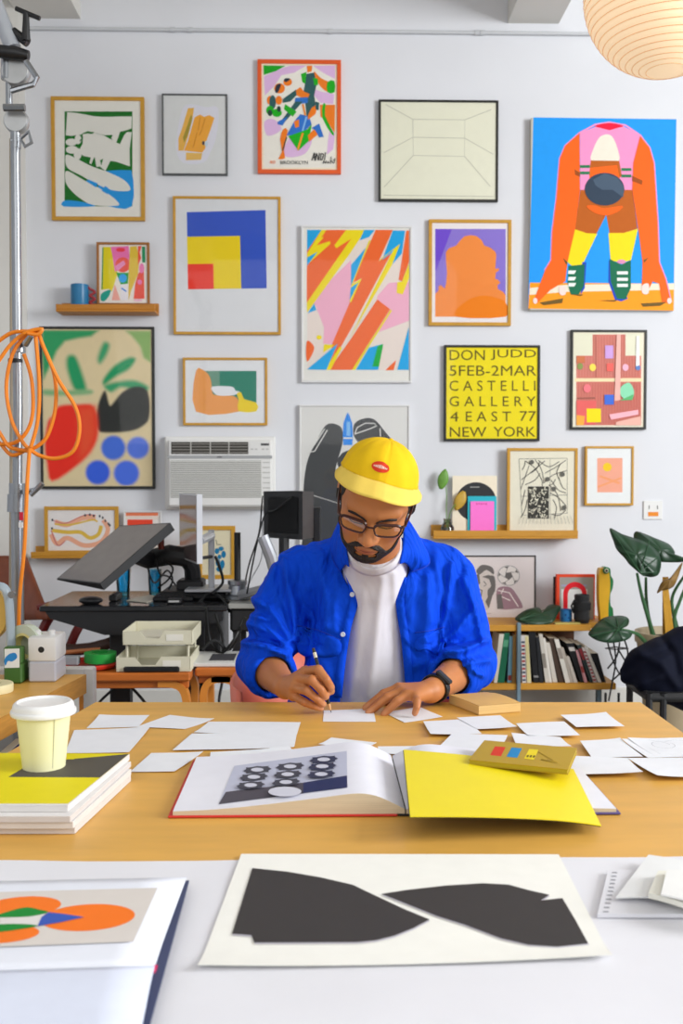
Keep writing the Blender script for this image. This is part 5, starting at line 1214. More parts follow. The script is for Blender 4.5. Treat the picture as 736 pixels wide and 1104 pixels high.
# ---- open art book
bL = onT(184, 882); bR = onT(667, 879); tL = onT(222, 822); bS = onT(437, 880)
yb0, yb1 = bL.y, tL.y; xs = bS.x
prof = [(0, .007), (.15, .0085), (.3, .0125), (.5, .020), (.66, .0265), (.79, .033), (.87, .031), (.93, .021), (.97, .0125), (1, .008)]
def zprof(u):
    for (a, za), (b, zb_) in zip(prof[:-1], prof[1:]):
        if a <= u <= b:
            t = (u-a)/(b-a); t = t; return za+(zb_-za)*t
    return prof[-1][1] if u > 1 else prof[0][1]
# smooth the profile
us = np.linspace(0, 1, 41); zsamp = np.array([zprof(u) for u in us])
for _ in range(6): zsamp[1:-1] = (zsamp[:-2]+2*zsamp[1:-1]+zsamp[2:])/4
def zsm(u): return float(np.interp(u, us, zsamp))
ob = thing('open_book', 'large open art book with a red cover lying in the middle of the work table', 'book', (xs, (yb0+yb1)/2, TZ+.0005))
REDB = mat('red_cloth_cover', '#d8322a', .5, noise=.05); PURB = mat('purple_cover', '#5a4f8c', .5, noise=.05)
wl = xs-bL.x; wr = bR.x-xs; ov = Vector((0, 0, 0)); z0 = TZ+.0008
MB().box((bL.x-.004, yb0-.003, z0), (xs-.012, yb1+.004, z0+.003), REDB, .001).build('cover', ob)
MB().box((xs-.010, yb0-.002, z0), (xs+.010, yb1+.003, z0+.0025), BLKM, .0008).build('spine', ob)
MB().box((xs+.012, yb0-.003, z0), (bR.x+.003, yb1+.004, z0+.003), PURB, .001).build('cover', ob)
PGS = mat('book_page_edges', '#dccdb0', .7, noise=.12, nscale=200, stretch=(.05, .05, 8))
def page_block(side):
    G = []; nu = 40
    for k in range(nu+1):
        u = k/nu; x = (bL.x+.003+(wl-.004)*u) if side < 0 else (xs+.001+(wr-.004)*(1-u)) 
        zz_ = z0+.0032+max(.001, zsm(u)*(1 if side < 0 else .85)-.001); G.append([Vector((x, yb0, zz_)), Vector((x, yb0*.5+yb1*.5, zz_)), Vector((x, yb1, zz_))])
    mb = MB(); mb.grid(G, '#ebebf4'); zb_ = z0+.0031
    for r_ in (0, 2):
        for k in range(nu):
            a, b = G[k][r_], G[k+1][r_]; mb.poly([a, b, Vector((b.x, b.y, zb_)), Vector((a.x, a.y, zb_))], PGS)
    a0, a1 = G[0][0], G[0][2]; mb.poly([a0, a1, Vector((a1.x, a1.y, zb_)), Vector((a0.x, a0.y, zb_))], PGS)
    return mb.build('pages', ob)
page_block(-1); page_block(1)
def onpage(px_, py_):
    z = TZ+.02
    for _ in range(8):
        p = onZ(px_, py_, z); u = (p.x-bL.x-.003)/(wl-.004); z = z0+.0032+max(.001, zsm(u)-.001)+.0003
    return p
a = Art(onpage, (0, 0, 1), (170, 780, 450, 900, 736, 315), .00016)
def gridpoly(a, hx, q, nx=14, ny=4):
    for i in range(nx):
        for j in range(ny):
            def bl(u, v): return ((q[0][0]*(1-u)+q[1][0]*u)*(1-v)+(q[3][0]*(1-u)+q[2][0]*u)*v, (q[0][1]*(1-u)+q[1][1]*u)*(1-v)+(q[3][1]*(1-u)+q[2][1]*u)*v)
            a.mb.poly([a.P(*bl(i/nx, j/ny)), a.P(*bl((i+1)/nx, j/ny)), a.P(*bl((i+1)/nx, (j+1)/ny)), a.P(*bl(i/nx, (j+1)/ny))], hx)
    a.k += 1
gridpoly(a, '#c3c6da', [(217, 120), (535, 78), (537, 182), (172, 229)])
gridpoly(a, '#54505a', [(193, 194), (412, 168), (412, 198), (172, 229)], 10, 2); gridpoly(a, '#2c345f', [(412, 168), (536, 148), (537, 182), (412, 198)], 6, 2)
for cx, cy in ((282, 132), (375, 123), (470, 104), (272, 154), (368, 147), (466, 125), (263, 179), (363, 171), (463, 149)):
    K_ = '#3a3d55' if cx > 420 else '#4a4a55'
    pts = []
    for k in range(24):
        t = 2*PI*k/24; rr = 1+.13*math.cos(8*t); pts.append((cx+36*math.copysign(abs(math.cos(t))**.6, math.cos(t))*rr, cy-6*math.cos(t)*.5+9.5*math.copysign(abs(math.sin(t))**.6, math.sin(t))*rr))
    a.p(K_, pts); a.e('#d5d6e4', cx, cy, 18, 5.5)
a.e('#dadbe8', 360, 199, 47, 14)
a.mb.build('printed_picture', ob, recalc=False)

# ---- yellow folder, mustard book, thick paperback
YEL = '#f2de08'
zl, zr_ = TZ+.0405, TZ+.0175
q = [onZ(442, 880, zl), onZ(435, 808, zl), onZ(618, 829, zr_), onZ(648, 887, zr_)]
fo = thing('yellow_folder', 'bright yellow folder lying across the right page of the open book', 'folder', ((q[0].x+q[3].x)/2, (q[0].y+q[1].y)/2, zr_))
G = []
for i in range(13):
    u = i/12; G.append([q[0].lerp(q[3], u).lerp(q[1].lerp(q[2], u), j/8)+Vector((0, 0, .003*math.sin(PI*u)-.004*max(0, (u-.7)/.3)**2*(1-j/8))) for j in range(9)])
YM = mat('yellow_card', YEL, .5, noise=.02)
MB().sheet(G, .0012, YM).build('front_cover', fo, sharp=50); 
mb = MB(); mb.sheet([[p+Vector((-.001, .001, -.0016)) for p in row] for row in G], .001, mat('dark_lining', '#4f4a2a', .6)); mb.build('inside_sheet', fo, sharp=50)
zm = TZ+.0415
mus = thing('paperback_book', 'mustard paperback with red, blue and yellow rectangles lying on the yellow folder', 'book', onZ(565, 815, zm-.01))
P = [onZ(505, 819, zm), onZ(522, 798, zm), onZ(622, 806.5, zm), onZ(612, 829.5, zm)]
MUS = mat('mustard_cover', '#b7950e', .5, noise=.04)
MB().prism(P, (0, 0, -.0012), MUS).prism([p+Vector((0, 0, -.0075)) for p in P], (0, 0, -.0012), MUS).build('cover', mus)
cP = sum(P, Vector())/4
MB().prism([cP+(p-cP)*.985+Vector((0, 0, -.0012)) for p in P], (0, 0, -.0063), '#b5a02c').build('pages', mus)
a = Art(lambda x, y: onZ(x, y, zm), (0, 0, 1), (420, 760, 736, 900, 736, 326), .0001)
a.p('#d8371e', [(264, 104), (291, 106), (279, 129), (252, 126)]); a.p('#1a87c4', [(306, 107), (332, 109), (320, 133), (293, 130)]); a.p('#ecd51e', [(350, 111), (373, 113), (362, 138), (337, 135)])
for k in range(3): a.p('#6a5a10', [(345+k*8, 126+k*.6), (350+k*8, 126.5+k*.6), (347+k*8, 132+k*.6), (342+k*8, 131.5+k*.6)])
a.l('#9c7f10', [(372, 118), (410, 140), (380, 138), (420, 146)], 1.6)
a.mb.build('cover_print', mus, recalc=False)
zk = TZ+.0205
th = thing('paperback_book', 'thick closed paperback with a plain tan cover beside the banded wrist', 'book', onZ(522, 762, TZ))
P = [onZ(484, 749, zk), onZ(524, 745.5, zk), onZ(561, 757.5, zk), onZ(516, 761, zk)]
TANP = mat('tan_paper_cover', '#dcae62', .6, noise=.1, nscale=12); EDG = mat('tan_page_edge', '#e0bd7c', .7, noise=.12, nscale=150, stretch=(.05, .05, 6))
G = [[P[0].lerp(P[3], i/8).lerp(P[1].lerp(P[2], i/8), j/6)+Vector((0, 0, .003*math.sin(PI*i/8)*(.4+j/6)-.0012*j/6*(i in (0, 1)))) for j in range(7)] for i in range(9)]
MB().sheet(G, .0008, TANP).build('front_cover', th, sharp=50)
mb = MB(); zlo = TZ+.0022
for i in range(8):
    mb.poly([G[i][0], G[i+1][0], Vector((*G[i+1][0].xy, zlo)), Vector((*G[i][0].xy, zlo))], EDG); mb.poly([G[i][6], G[i+1][6], Vector((*G[i+1][6].xy, zlo)), Vector((*G[i][6].xy, zlo))], EDG)
for j in range(6):
    mb.poly([G[0][j], G[0][j+1], Vector((*G[0][j+1].xy, zlo)), Vector((*G[0][j].xy, zlo))], EDG); mb.poly([G[8][j], G[8][j+1], Vector((*G[8][j+1].xy, zlo)), Vector((*G[8][j].xy, zlo))], EDG)
mb.build('pages', th)
MB().prism([Vector((*p.xy, TZ+.0018)) for p in P], (0, 0, -.001), TANP).build('back_cover', th)

# ---- foreground: poster, open book, notebooks
zp = TZ+.0042
c4 = [onZ(213, 1046, zp), onZ(260, 920.5, zp), onZ(602, 921, zp), onZ(660, 1035, zp)]
po = thing('art_poster', 'large white print of two black curved shapes lying on the white cover', 'poster', (sum((p.x for p in c4))/4, sum((p.y for p in c4))/4, zp-.001))
G = []
for i in range(25):
    u = i/24; row = []
    for j in range(17):
        v = j/16; p = c4[0].lerp(c4[3], u).lerp(c4[1].lerp(c4[2], u), v)
        e = max(0, 1-v/.16)**2; p.z += .0045*e*(.3+abs(2*u-1)**2) - .0012*(1-e)*0; row.append(p)
    G.append(row)
MB().sheet(G, .0006, '#f6f5ee').build('paper', po, sharp=50)
a = Art(lambda x, y: onZ(x, y+900, zp+.0007), (0, 0, 1), None, .0001)
S1 = [(272, 36), (310, 40), (345, 46), (380, 54), (402, 64.5), (434, 79.5), (463, 91.5), (445, 101), (425, 109), (405, 114), (385, 116), (274, 116.5), (271, 108.5), (250, 107)]
S2 = [(411, 64), (440, 59.5), (480, 55), (520, 52.5), (548, 54), (570, 60), (592, 65), (583, 71), (606, 68.5), (620, 92), (634, 117.5), (600, 121), (570, 119), (540, 112), (500, 97), (470, 87.5), (440, 75.5)]
def off(pts, d):
    cx = sum(p[0] for p in pts)/len(pts); cy = sum(p[1] for p in pts)/len(pts); return [(x+(x-cx)/abs(x-cx+1e-6)*d*.6, y+(y-cy)/abs(y-cy+1e-6)*d) for x, y in pts]
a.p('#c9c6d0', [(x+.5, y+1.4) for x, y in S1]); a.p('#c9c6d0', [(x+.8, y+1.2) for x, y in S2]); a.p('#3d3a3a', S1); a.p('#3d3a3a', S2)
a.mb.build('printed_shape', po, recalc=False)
ZB = TZ+.0165
fb = thing('open_book', 'open art book with orange circles on its page at the lower left', 'book', onZ(30, 1040, TZ+.003))
NAVY = mat('navy_cover', '#3a4468', .5, noise=.05)
def q4(pts, z): return [onZ(x, y, z) for x, y in pts]
pg = [(-100, 954), (201, 947.5), (167, 1040), (-140, 1050)]; pg2 = [(-140, 1050), (167, 1040), (147, 1140), (-190, 1152)]
cvp = [(-110, 951), (205, 945), (170, 1042), (149, 1146), (-200, 1160)]
MB().prism(q4([(-110, 960), (203.8, 949), (150, 1146), (-200, 1160)], ZB-.002), (0, 0, -.0022), NAVY).build('cover', fb)
mb = MB(); n = 14
T0 = q4(pg, ZB); T1 = q4(pg2, ZB)
G = []
for i in range(n+1):
    t = i/n; row = [T0[3].lerp(T0[0], t).lerp(T0[2].lerp(T0[1], t), s/6) for s in range(7)]
    for p in row: p.z += .0028*math.sin(min(1, t*3)*PI/2)-.0012
    G.append(row)
mb.grid(G, '#e9ecf6'); G2 = []
for i in range(n+1):
    t = i/n; row = [T1[0].lerp(T1[3], t).lerp(T1[1].lerp(T1[2], t), s/6) for s in range(7)]
    for p in row: p.z += .004*math.sin(min(1, t*3)*PI/2)-.0012
    G2.append(row)
mb.grid(G2, '#dfe5f6'); mb.build('pages', fb, solid=.001)
MB().box(onZ(167, 1044, ZB)+Vector((-.002, -.006, -.003)), onZ(167, 1044, ZB)+Vector((.0012, .008, -.0005)), '#e02f68').build('headband', fb)
a = Art(lambda x, y: onZ(x, y, ZB+.0030), (0, 0, 1), (0, 920, 240, 1104, 736, 564), .0001)
a.p('#dcd5cf', [(-300, 136), (521, 114), (441, 292), (-340, 322)])
def tell(hx, cx, cy, rx, ry, tilt): a.p(hx, [(cx+rx*math.cos(t)*1-ry*math.sin(t)*.0, cy+ry*math.sin(t)-tilt*rx*math.cos(t)) for t in [2*PI*k/40 for k in range(40)]])
tell('#fb7b22', 70, 178, 132, 34, .08); tell('#fb7b22', 290, 213, 156, 44, .06); tell('#fb7b22', 0, 268, 130, 30, .06); tell('#fb7b22', -180, 215, 150, 42, .06)
a.p('#e3dfdc', [(0, 213), (60, 212), (150, 197), (125, 242), (60, 236), (0, 238)])
a.c('#148a34', [(-20, 212), (40, 190), (90, 180), (130, 188), (160, 196), (110, 209), (50, 213)], 3); a.c('#148a34', [(-20, 240), (50, 235), (125, 241), (60, 254), (-20, 262)], 3)
a.p('#3b5bb8', [(124, 243), (138, 212), (162, 197), (215, 203), (278, 213), (200, 230)])
a.mb.build('printed_picture', fb, recalc=False)
# notebooks at the right
H_ = (620, 880, 736, 1010)
def hp(x, y): return (620+x*116/736, 880+y*130/825)
nb = thing('spiral_notebook', 'white notebook page with a torn punched edge at the right', 'notebook', onZ(700, 965, TZ+.003))
zn = TZ+.008
Pn = [hp(150, 668), hp(225, 365), hp(900, 380), hp(1000, 668)]
c4 = [onZ(x, y, zn) for x, y in Pn]
MB().prism(c4, (0, 0, -.0045), '#e4e4ea').build('pages', nb)
mb = MB()
for k in range(11):
    t = .04+k*.088; p = c4[0].lerp(c4[1], t); d = (c4[3]-c4[0]).normalized()
    p2 = p+d*.006; mb.prism([p2+Vector((0, -.0016, .0003)), p2+d*.006+Vector((0, -.0016, .0003)), p2+d*.006+Vector((0, .0012, .0003)), p2+Vector((0, .0012, .0003))], (0, 0, .0003), '#9a9aa2')
mb.build('punched_slot', nb)
def flat(px, z, th, hx, name, label, cat, curl=0.):
    c = [onZ(*hp(x, y), z) for x, y in px]; G = []
    for i in range(9):
        u = i/8; G.append([c[0].lerp(c[3], u).lerp(c[1].lerp(c[2], u), j/6)+Vector((0, 0, curl*(math.sin(u*PI)*.5+.5*(1-j/6)*math.sin(u*PI*1.3)))) for j in range(7)])
    return tag(MB().sheet(G, th, hx).build(name, sharp=50), label, cat)
flat([(275, 556), (500, 262), (1000, 360), (900, 590)], TZ+.0135, .0015, '#eff0f0', 'paper_sheet', 'stiff white sheet lying on the punched notebook', 'paper', .003)
flat([(500, 525), (565, 372), (1100, 400), (1000, 690)], TZ+.024, .006, '#f1f0e4', 'note_pad', 'cream note pad on top of the punched notebook', 'note pad', .002)
flat([(585, 532), (625, 365), (1150, 380), (1050, 650)], TZ+.0305, .002, '#f4f4f2', 'index_card', 'white card topmost of the notebook pile at the right', 'card', .001)

# ---- side desk at the left with its things
D1, D2 = onT(93, 727), onT(0, 774)
e = (D2-D1).normalized(); D3 = D1+e*1.3; wv = Vector((-1.1, 0, 0))
sd = thing('side_desk', 'honey-coloured side desk with a white metal leg at the left edge', 'desk', (D1.x-.5, 2.0, 0))
MB().prism([D1, D3, D3+wv, D1+wv], (0, 0, -.048), TABW, TABE).build('desktop', sd)
lx = onY(98, 740, 2.62).x
mb = MB(); mb.box((lx-.016, 2.60, 0), (lx+.013, 2.63, TZ+.003), WPLAS, .004); mb.box((lx-.35, 2.60, TZ-.026), (lx-.012, 2.63, TZ+.003), WPLAS, .004); mb.build('leg', sd)
MB().box((lx-1.0, 2.60, 0), (lx-.97, 2.63, TZ-.048), WPLAS, .004).build('leg', sd)
for q in (D3+Vector((-.1, .1, 0)), D3+Vector((-1.0, .1, 0))): MB().box((q.x-.015, q.y-.015, 0), (q.x+.015, q.y+.015, TZ-.048), WPLAS, .004).build('leg', sd)
MB().box((onY(19, 800, 2.05).x-.5, 1.9, .40), (onY(19, 800, 2.05).x, 2.25, .42), TABW, .003).build('shelf', sd)
for x0, x1, hx, lab in ((-8, 4, '#24357c', 'dark blue book on the shelf below the side desk'), (5, 11, '#8a3d2c', 'brownish red book on the shelf below the side desk'), (12, 18, '#3c3230', 'dark grey book at the end of the shelf below the side desk')):
    a = onY(x0, 800, 2.05).x; b = onY(x1, 800, 2.05).x; mb = MB(); mb.box((a+.0008, 2.05, .4208), (b-.0008, 2.2, .672), hx, .001); mb.box((a+.002, 2.06, .672), (b-.002, 2.2, .6725), '#d9d3c2'); mb.poly([(a+.002, 2.0494, .60), (b-.002, 2.0494, .60), (b-.002, 2.0494, .63), (a+.002, 2.0494, .63)], '#c9b98a'); tag(mb.build('hardback_book'), lab, 'book')
def onDesk(x, y): return onT(x, y)
c0 = onT(30, 736); c1 = onT(60.5, 736); Ys = c0.y; hz = onY(45, 687, Ys).z-TZ
sp = thing('pencil_sharpener', 'white electric pencil sharpener with a round hole on the side desk', 'pencil sharpener', ((c0.x+c1.x)/2, Ys+.045, TZ))
CLR = mat('grey_translucent_bin', '#c2c3cd', .25, noise=.03)
MB().box((c0.x, Ys, TZ+hz*.46), (c1.x, Ys+.10, TZ+hz), WPLAS, .006, seg=2).build('body', sp)
MB().box((c0.x+.001, Ys+.001, TZ+.0005), (c1.x-.001, Ys+.099, TZ+hz*.46), CLR, .004).build('shavings_bin', sp)
h_ = onY(44.3, 700.5, Ys); MB().lathe([(.001, -.002), (.0072, -.002), (.0076, .0), (.001, .0005)], BLK, (h_.x, Ys, h_.z), 18, axis='Y').build('pencil_hole', sp)
for x in (.2, .72): MB().lathe([(.001, 0), (.008, 0), (.008, .010), (.006, .012), (.001, .012)], WPLAS, (c0.x+(c1.x-c0.x)*x, Ys+.04, TZ+hz), 14).build('knob', sp)
g0 = onT(4, 737.5); g1 = onT(23.5, 737.5); Yg = g0.y; hz = onY(14, 698, Yg).z-TZ
GRN = mat('green_metal', '#3f6b2a', .45, noise=.1)
td_ = thing('tape_dispenser', 'green tape dispenser with a roll of clear tape, left of the sharpener', 'tape dispenser', ((g0.x+g1.x)/2, Yg+.06, TZ))
MB().box((g0.x, Yg, TZ+.0005), (g1.x, Yg+.15, TZ+hz*.55), GRN, .004).box((g0.x, Yg, TZ+hz*.55), (g1.x, Yg+.03, TZ+hz), GRN, .003).build('base', td_)
a = Art(lambda x, y: onY(x, y, Yg-.0004), (0, -1, 0), (0, 560, 110, 800, 506, 1104), .0001)
a.p('#e9ebea', [(22, 642), (97, 640), (97, 735), (22, 737)]); a.c('#2e88cf', [(24, 690), (45, 668), (75, 662), (85, 685), (60, 705), (40, 702), (28, 725), (22, 712)], 3); a.mb.build('sticker', td_, recalc=False)
c = onY(28, 696, Yg+.07); CLT = mat('clear_tape', '#ccd6c2', .25, noise=.04)
rr = 23*(Yg+.07)/F; w = .012
pr = [(rr*.62, -w), (rr, -w), (rr, w), (rr*.62, w), (rr*.62, -w)]
MB().lathe(pr, CLT, c, 36, axis='Y', M=Matrix.Rotation(rad(-25), 3, 'Z')).build('tape_roll', td_)
MB().lathe([(rr*.5, -w*1.05), (rr*.62, -w*1.05), (rr*.62, w*1.05), (rr*.5, w*1.05), (rr*.5, -w*1.05)], mat('tape_core', '#e5d98f', .5), c, 30, axis='Y', M=Matrix.Rotation(rad(-25), 3, 'Z')).build('tape_core', td_)
# big packing tape gun at the very edge
c = onY(-27, 660, 2.5); rr = 37*2.5/F; PBL = mat('pale_blue_plastic', '#aab9c4', .35, noise=.05)
tg = thing('tape_gun', 'large roll of packing tape with a pale blue holder at the left edge', 'tape gun', (c.x, 2.5, TZ))
MB().lathe([(rr*.7, -.02), (rr, -.02), (rr, .02), (rr*.7, .02), (rr*.7, -.02)], mat('packing_tape', '#d8b45c', .35, noise=.06), c, 40, axis='Y').build('tape_roll', tg)
MB().tube(catmull([onY(-20, 640, 2.475), onY(0, 632, 2.47), onY(9, 645, 2.47), onY(12, 690, 2.47)], 5, False)+[Vector((onY(13, 690, 2.47).x, 2.47, TZ+.004))], .012, PBL, 10, flat=.6).build('holder', tg)
s_ = onY(13, 641, 2.455); MB().lathe([(.001, -.004), (.009, -.003), (.009, .006), (.001, .006)], STEEL, s_, 14, axis='Y').build('screw', tg)
MB().tube([onY(-30, 700, 2.5), Vector((c.x, 2.5, TZ+.006))], .02, PBL, 8).build('foot', tg)
c = onT(-8, 746); tag(MB().lathe([(.02, 0), (.046, 0), (.047, .003), (.047, .017), (.045, .02), (.02, .02), (.02, 0)], mat('masking_tape', '#e6dcae', .55, noise=.05), (c.x, c.y, TZ+.0005), 30).build('masking_tape'), 'cream roll of masking tape lying flat on the side desk edge', 'tape')
# ================================================================== THE MAN
# ---- signed-distance modelling: shapes are blended, then skinned with surface nets
def A3(p): return np.array([p[0], p[1], p[2]], float)
def caps(P, a, b, ra, rb):
    a = A3(a); b = A3(b); ba = b-a; t = np.clip((P-a) @ ba/max(1e-12, ba @ ba), 0, 1)
    return np.linalg.norm(P-a-t[:, None]*ba, axis=1)-(ra+(rb-ra)*t)
def chain(P, pts, rs, k=0.):
    d = None
    for i in range(len(pts)-1):
        e = caps(P, pts[i], pts[i+1], rs[i], rs[i+1]); d = e if d is None else (smin(d, e, k) if k else np.minimum(d, e))
    return d
def elli(P, c, r, R=None):
    q = P-A3(c)
    if R is not None: q = q @ R
    r = np.array(r); k0 = np.linalg.norm(q/r, axis=1); k1 = np.linalg.norm(q/(r*r), axis=1)
    return k0*(k0-1)/np.maximum(k1, 1e-9)
def smin(a, b, k): h = np.clip(.5+.5*(b-a)/k, 0, 1); return b*(1-h)+a*h-k*h*(1-h)
def smax(a, b, k): return -smin(-a, -b, k)
def mesh_sdf(fn, lo, hi, h, smooth=1):
    lo = np.array(lo, float); hi = np.array(hi, float); B = 8
    nb = np.ceil((hi-lo)/h/B).astype(int); n = nb*B
    bi = np.stack(np.meshgrid(*[np.arange(k) for k in nb], indexing='ij'), -1).reshape(-1, 3)
    cen = lo+(bi*B+(B-1)/2)*h; d = fn(cen); rad_ = B*h*.87*1.35+.006
    V = np.empty(tuple(n), np.float32)
    V4 = V.reshape(nb[0], B, nb[1], B, nb[2], B)
    V4[...] = np.where(d < 0, -1., 1.).reshape(nb[0], 1, nb[1], 1, nb[2], 1)
    act = bi[np.abs(d) < rad_]
    loc = np.stack(np.meshgrid(*[np.arange(B)]*3, indexing='ij'), -1).reshape(-1, 3)
    for s in range(0, len(act), 800):
        ch = act[s:s+800]; idx = (ch[:, None, :]*B+loc[None]).reshape(-1, 3)
        V[idx[:, 0], idx[:, 1], idx[:, 2]] = fn(lo+idx*h)
    S = V < 0; X, Y, Z = n
    c = np.zeros((X-1, Y-1, Z-1), np.int8)
    for i in (0, 1):
        for j in (0, 1):
            for k in (0, 1): c += S[i:X-1+i, j:Y-1+j, k:Z-1+k]
    ac = np.argwhere((c > 0) & (c < 8)); flat = (ac[:, 0]*(Y-1)+ac[:, 1])*(Z-1)+ac[:, 2]
    acc = np.zeros((len(ac), 3)); cnt = np.zeros(len(ac))
    off = np.array([(i, j, k) for i in (0, 1) for j in (0, 1) for k in (0, 1)])
    val = np.stack([V[ac[:, 0]+o[0], ac[:, 1]+o[1], ac[:, 2]+o[2]] for o in off], 1).astype(float)
    for a in range(8):
        for b in range(a+1, 8):
            if np.abs(off[a]-off[b]).sum() != 1: continue
            m = (val[:, a] < 0) != (val[:, b] < 0); t = np.where(m, val[:, a]/np.where(m, val[:, a]-val[:, b], 1), 0)
            acc += np.where(m[:, None], off[a]+t[:, None]*(off[b]-off[a]), 0); cnt += m
    verts = lo+(ac+acc/cnt[:, None])*h
    quads = []
    for ax in range(3):
        sl0 = [slice(None)]*3; sl1 = [slice(None)]*3; sl0[ax] = slice(0, -1); sl1[ax] = slice(1, None)
        e = np.argwhere(S[tuple(sl0)] != S[tuple(sl1)]); u, v = (ax+1) % 3, (ax+2) % 3
        ok = (e[:, u] > 0) & (e[:, v] > 0) & (e[:, u] < n[u]-1) & (e[:, v] < n[v]-1); e = e[ok]
        ins = S[e[:, 0], e[:, 1], e[:, 2]]; q = []
        for du, dv in ((1, 1), (0, 1), (0, 0), (1, 0)):
            cc = e.copy(); cc[:, u] -= du; cc[:, v] -= dv
            q.append(np.searchsorted(flat, (cc[:, 0]*(Y-1)+cc[:, 1])*(Z-1)+cc[:, 2]))
        q = np.stack(q, 1); q[~ins] = q[~ins][:, ::-1]; quads.append(q)
    quads = np.concatenate(quads)
    for _ in range(smooth):
        s_ = np.zeros_like(verts); w = np.zeros(len(verts))
        for k in range(4):
            a, b = quads[:, k], quads[:, (k+1) % 4]
            np.add.at(s_, a, verts[b]); np.add.at(w, a, 1)
        verts = verts*.5+.5*s_/np.maximum(w, 1)[:, None]
    return verts, quads
def np_mesh(name, verts, quads, m, parent, colors=None):
    M = np.array(WM[parent.name].inverted()); v = verts @ M[:3, :3].T+M[:3, 3]
    me = bpy.data.meshes.new(name); nq = len(quads)
    me.vertices.add(len(v)); me.vertices.foreach_set('co', v.ravel().astype(np.float32))
    me.loops.add(nq*4); me.loops.foreach_set('vertex_index', quads.ravel().astype(np.int32))
    me.polygons.add(nq); me.polygons.foreach_set('loop_start', np.arange(0, nq*4, 4, dtype=np.int32))
    me.polygons.foreach_set('use_smooth', np.ones(nq, bool))
    me.update(calc_edges=True); me.validate(); me.materials.append(m)
    if colors is not None:
        ca = me.color_attributes.new('Col', 'FLOAT_COLOR', 'POINT'); b = np.ones((len(v), 4)); b[:, :3] = colors; ca.data.foreach_set('color', b.ravel())
    o = bpy.data.objects.new(name, me); COL.objects.link(o); o.parent = parent; WM[o.name] = WM[parent.name]; return o
# ---- materials
def skin_material():
    m = ink_material('skin', .5, .4); b = m.node_tree.nodes['Principled BSDF']
    b.inputs['Subsurface Weight'].default_value = .12; b.inputs['Subsurface Radius'].default_value = (.012, .005, .003); b.inputs['Subsurface Scale'].default_value = .4
    return m
SKIN = skin_material()
JACK = mat('cobalt_twill', '#0549da', .8, noise=.06, nscale=40, bump=.15, bscale=900, spec=.12)
def wrinkles(m, scale, dist, strength):
    nt = m.node_tree; N = nt.nodes; L = nt.links; b = N['Principled BSDF']; tc = N.new('ShaderNodeTexCoord')
    mp = N.new('ShaderNodeMapping'); mp.inputs['Scale'].default_value = (1.6, 1.6, .8); L.new(tc.outputs['Object'], mp.inputs['Vector'])
    nz = N.new('ShaderNodeTexNoise'); nz.inputs['Scale'].default_value = scale; nz.inputs['Detail'].default_value = 2.5; nz.inputs['Distortion'].default_value = 1.2
    L.new(mp.outputs['Vector'], nz.inputs['Vector'])
    bp = N.new('ShaderNodeBump'); bp.inputs['Strength'].default_value = strength; bp.inputs['Distance'].default_value = dist
    L.new(nz.outputs['Fac'], bp.inputs['Height'])
    if b.inputs['Normal'].links: L.new(b.inputs['Normal'].links[0].from_socket, bp.inputs['Normal'])
    L.new(bp.outputs['Normal'], b.inputs['Normal'])
wrinkles(JACK, 8, .04, .8)
STIT = mat('jacket_stitching', '#0b3fc4', .8)
TEE = mat('white_jersey', '#dfdde4', .8, noise=.02, bump=.08, bscale=600, spec=.15)
wrinkles(TEE, 6, .015, .3)
CAPM = mat('yellow_cotton', '#efc31c', .8, noise=.05, nscale=30, bump=.12, bscale=700, spec=.15)
BRIM = mat('pale_yellow_cotton', '#efcf60', .8, noise=.04, nscale=30, bump=.1, bscale=700, spec=.15)
HAIR = mat('black_hair', '#1c1412', .65, noise=.3, nscale=160, bump=.6, bscale=260)
GLS = mat('tortoise_frame', '#3a1712', .3, noise=.2)
LENS = glass_mat('spectacle_lens', (.97, .96, .97), .12)
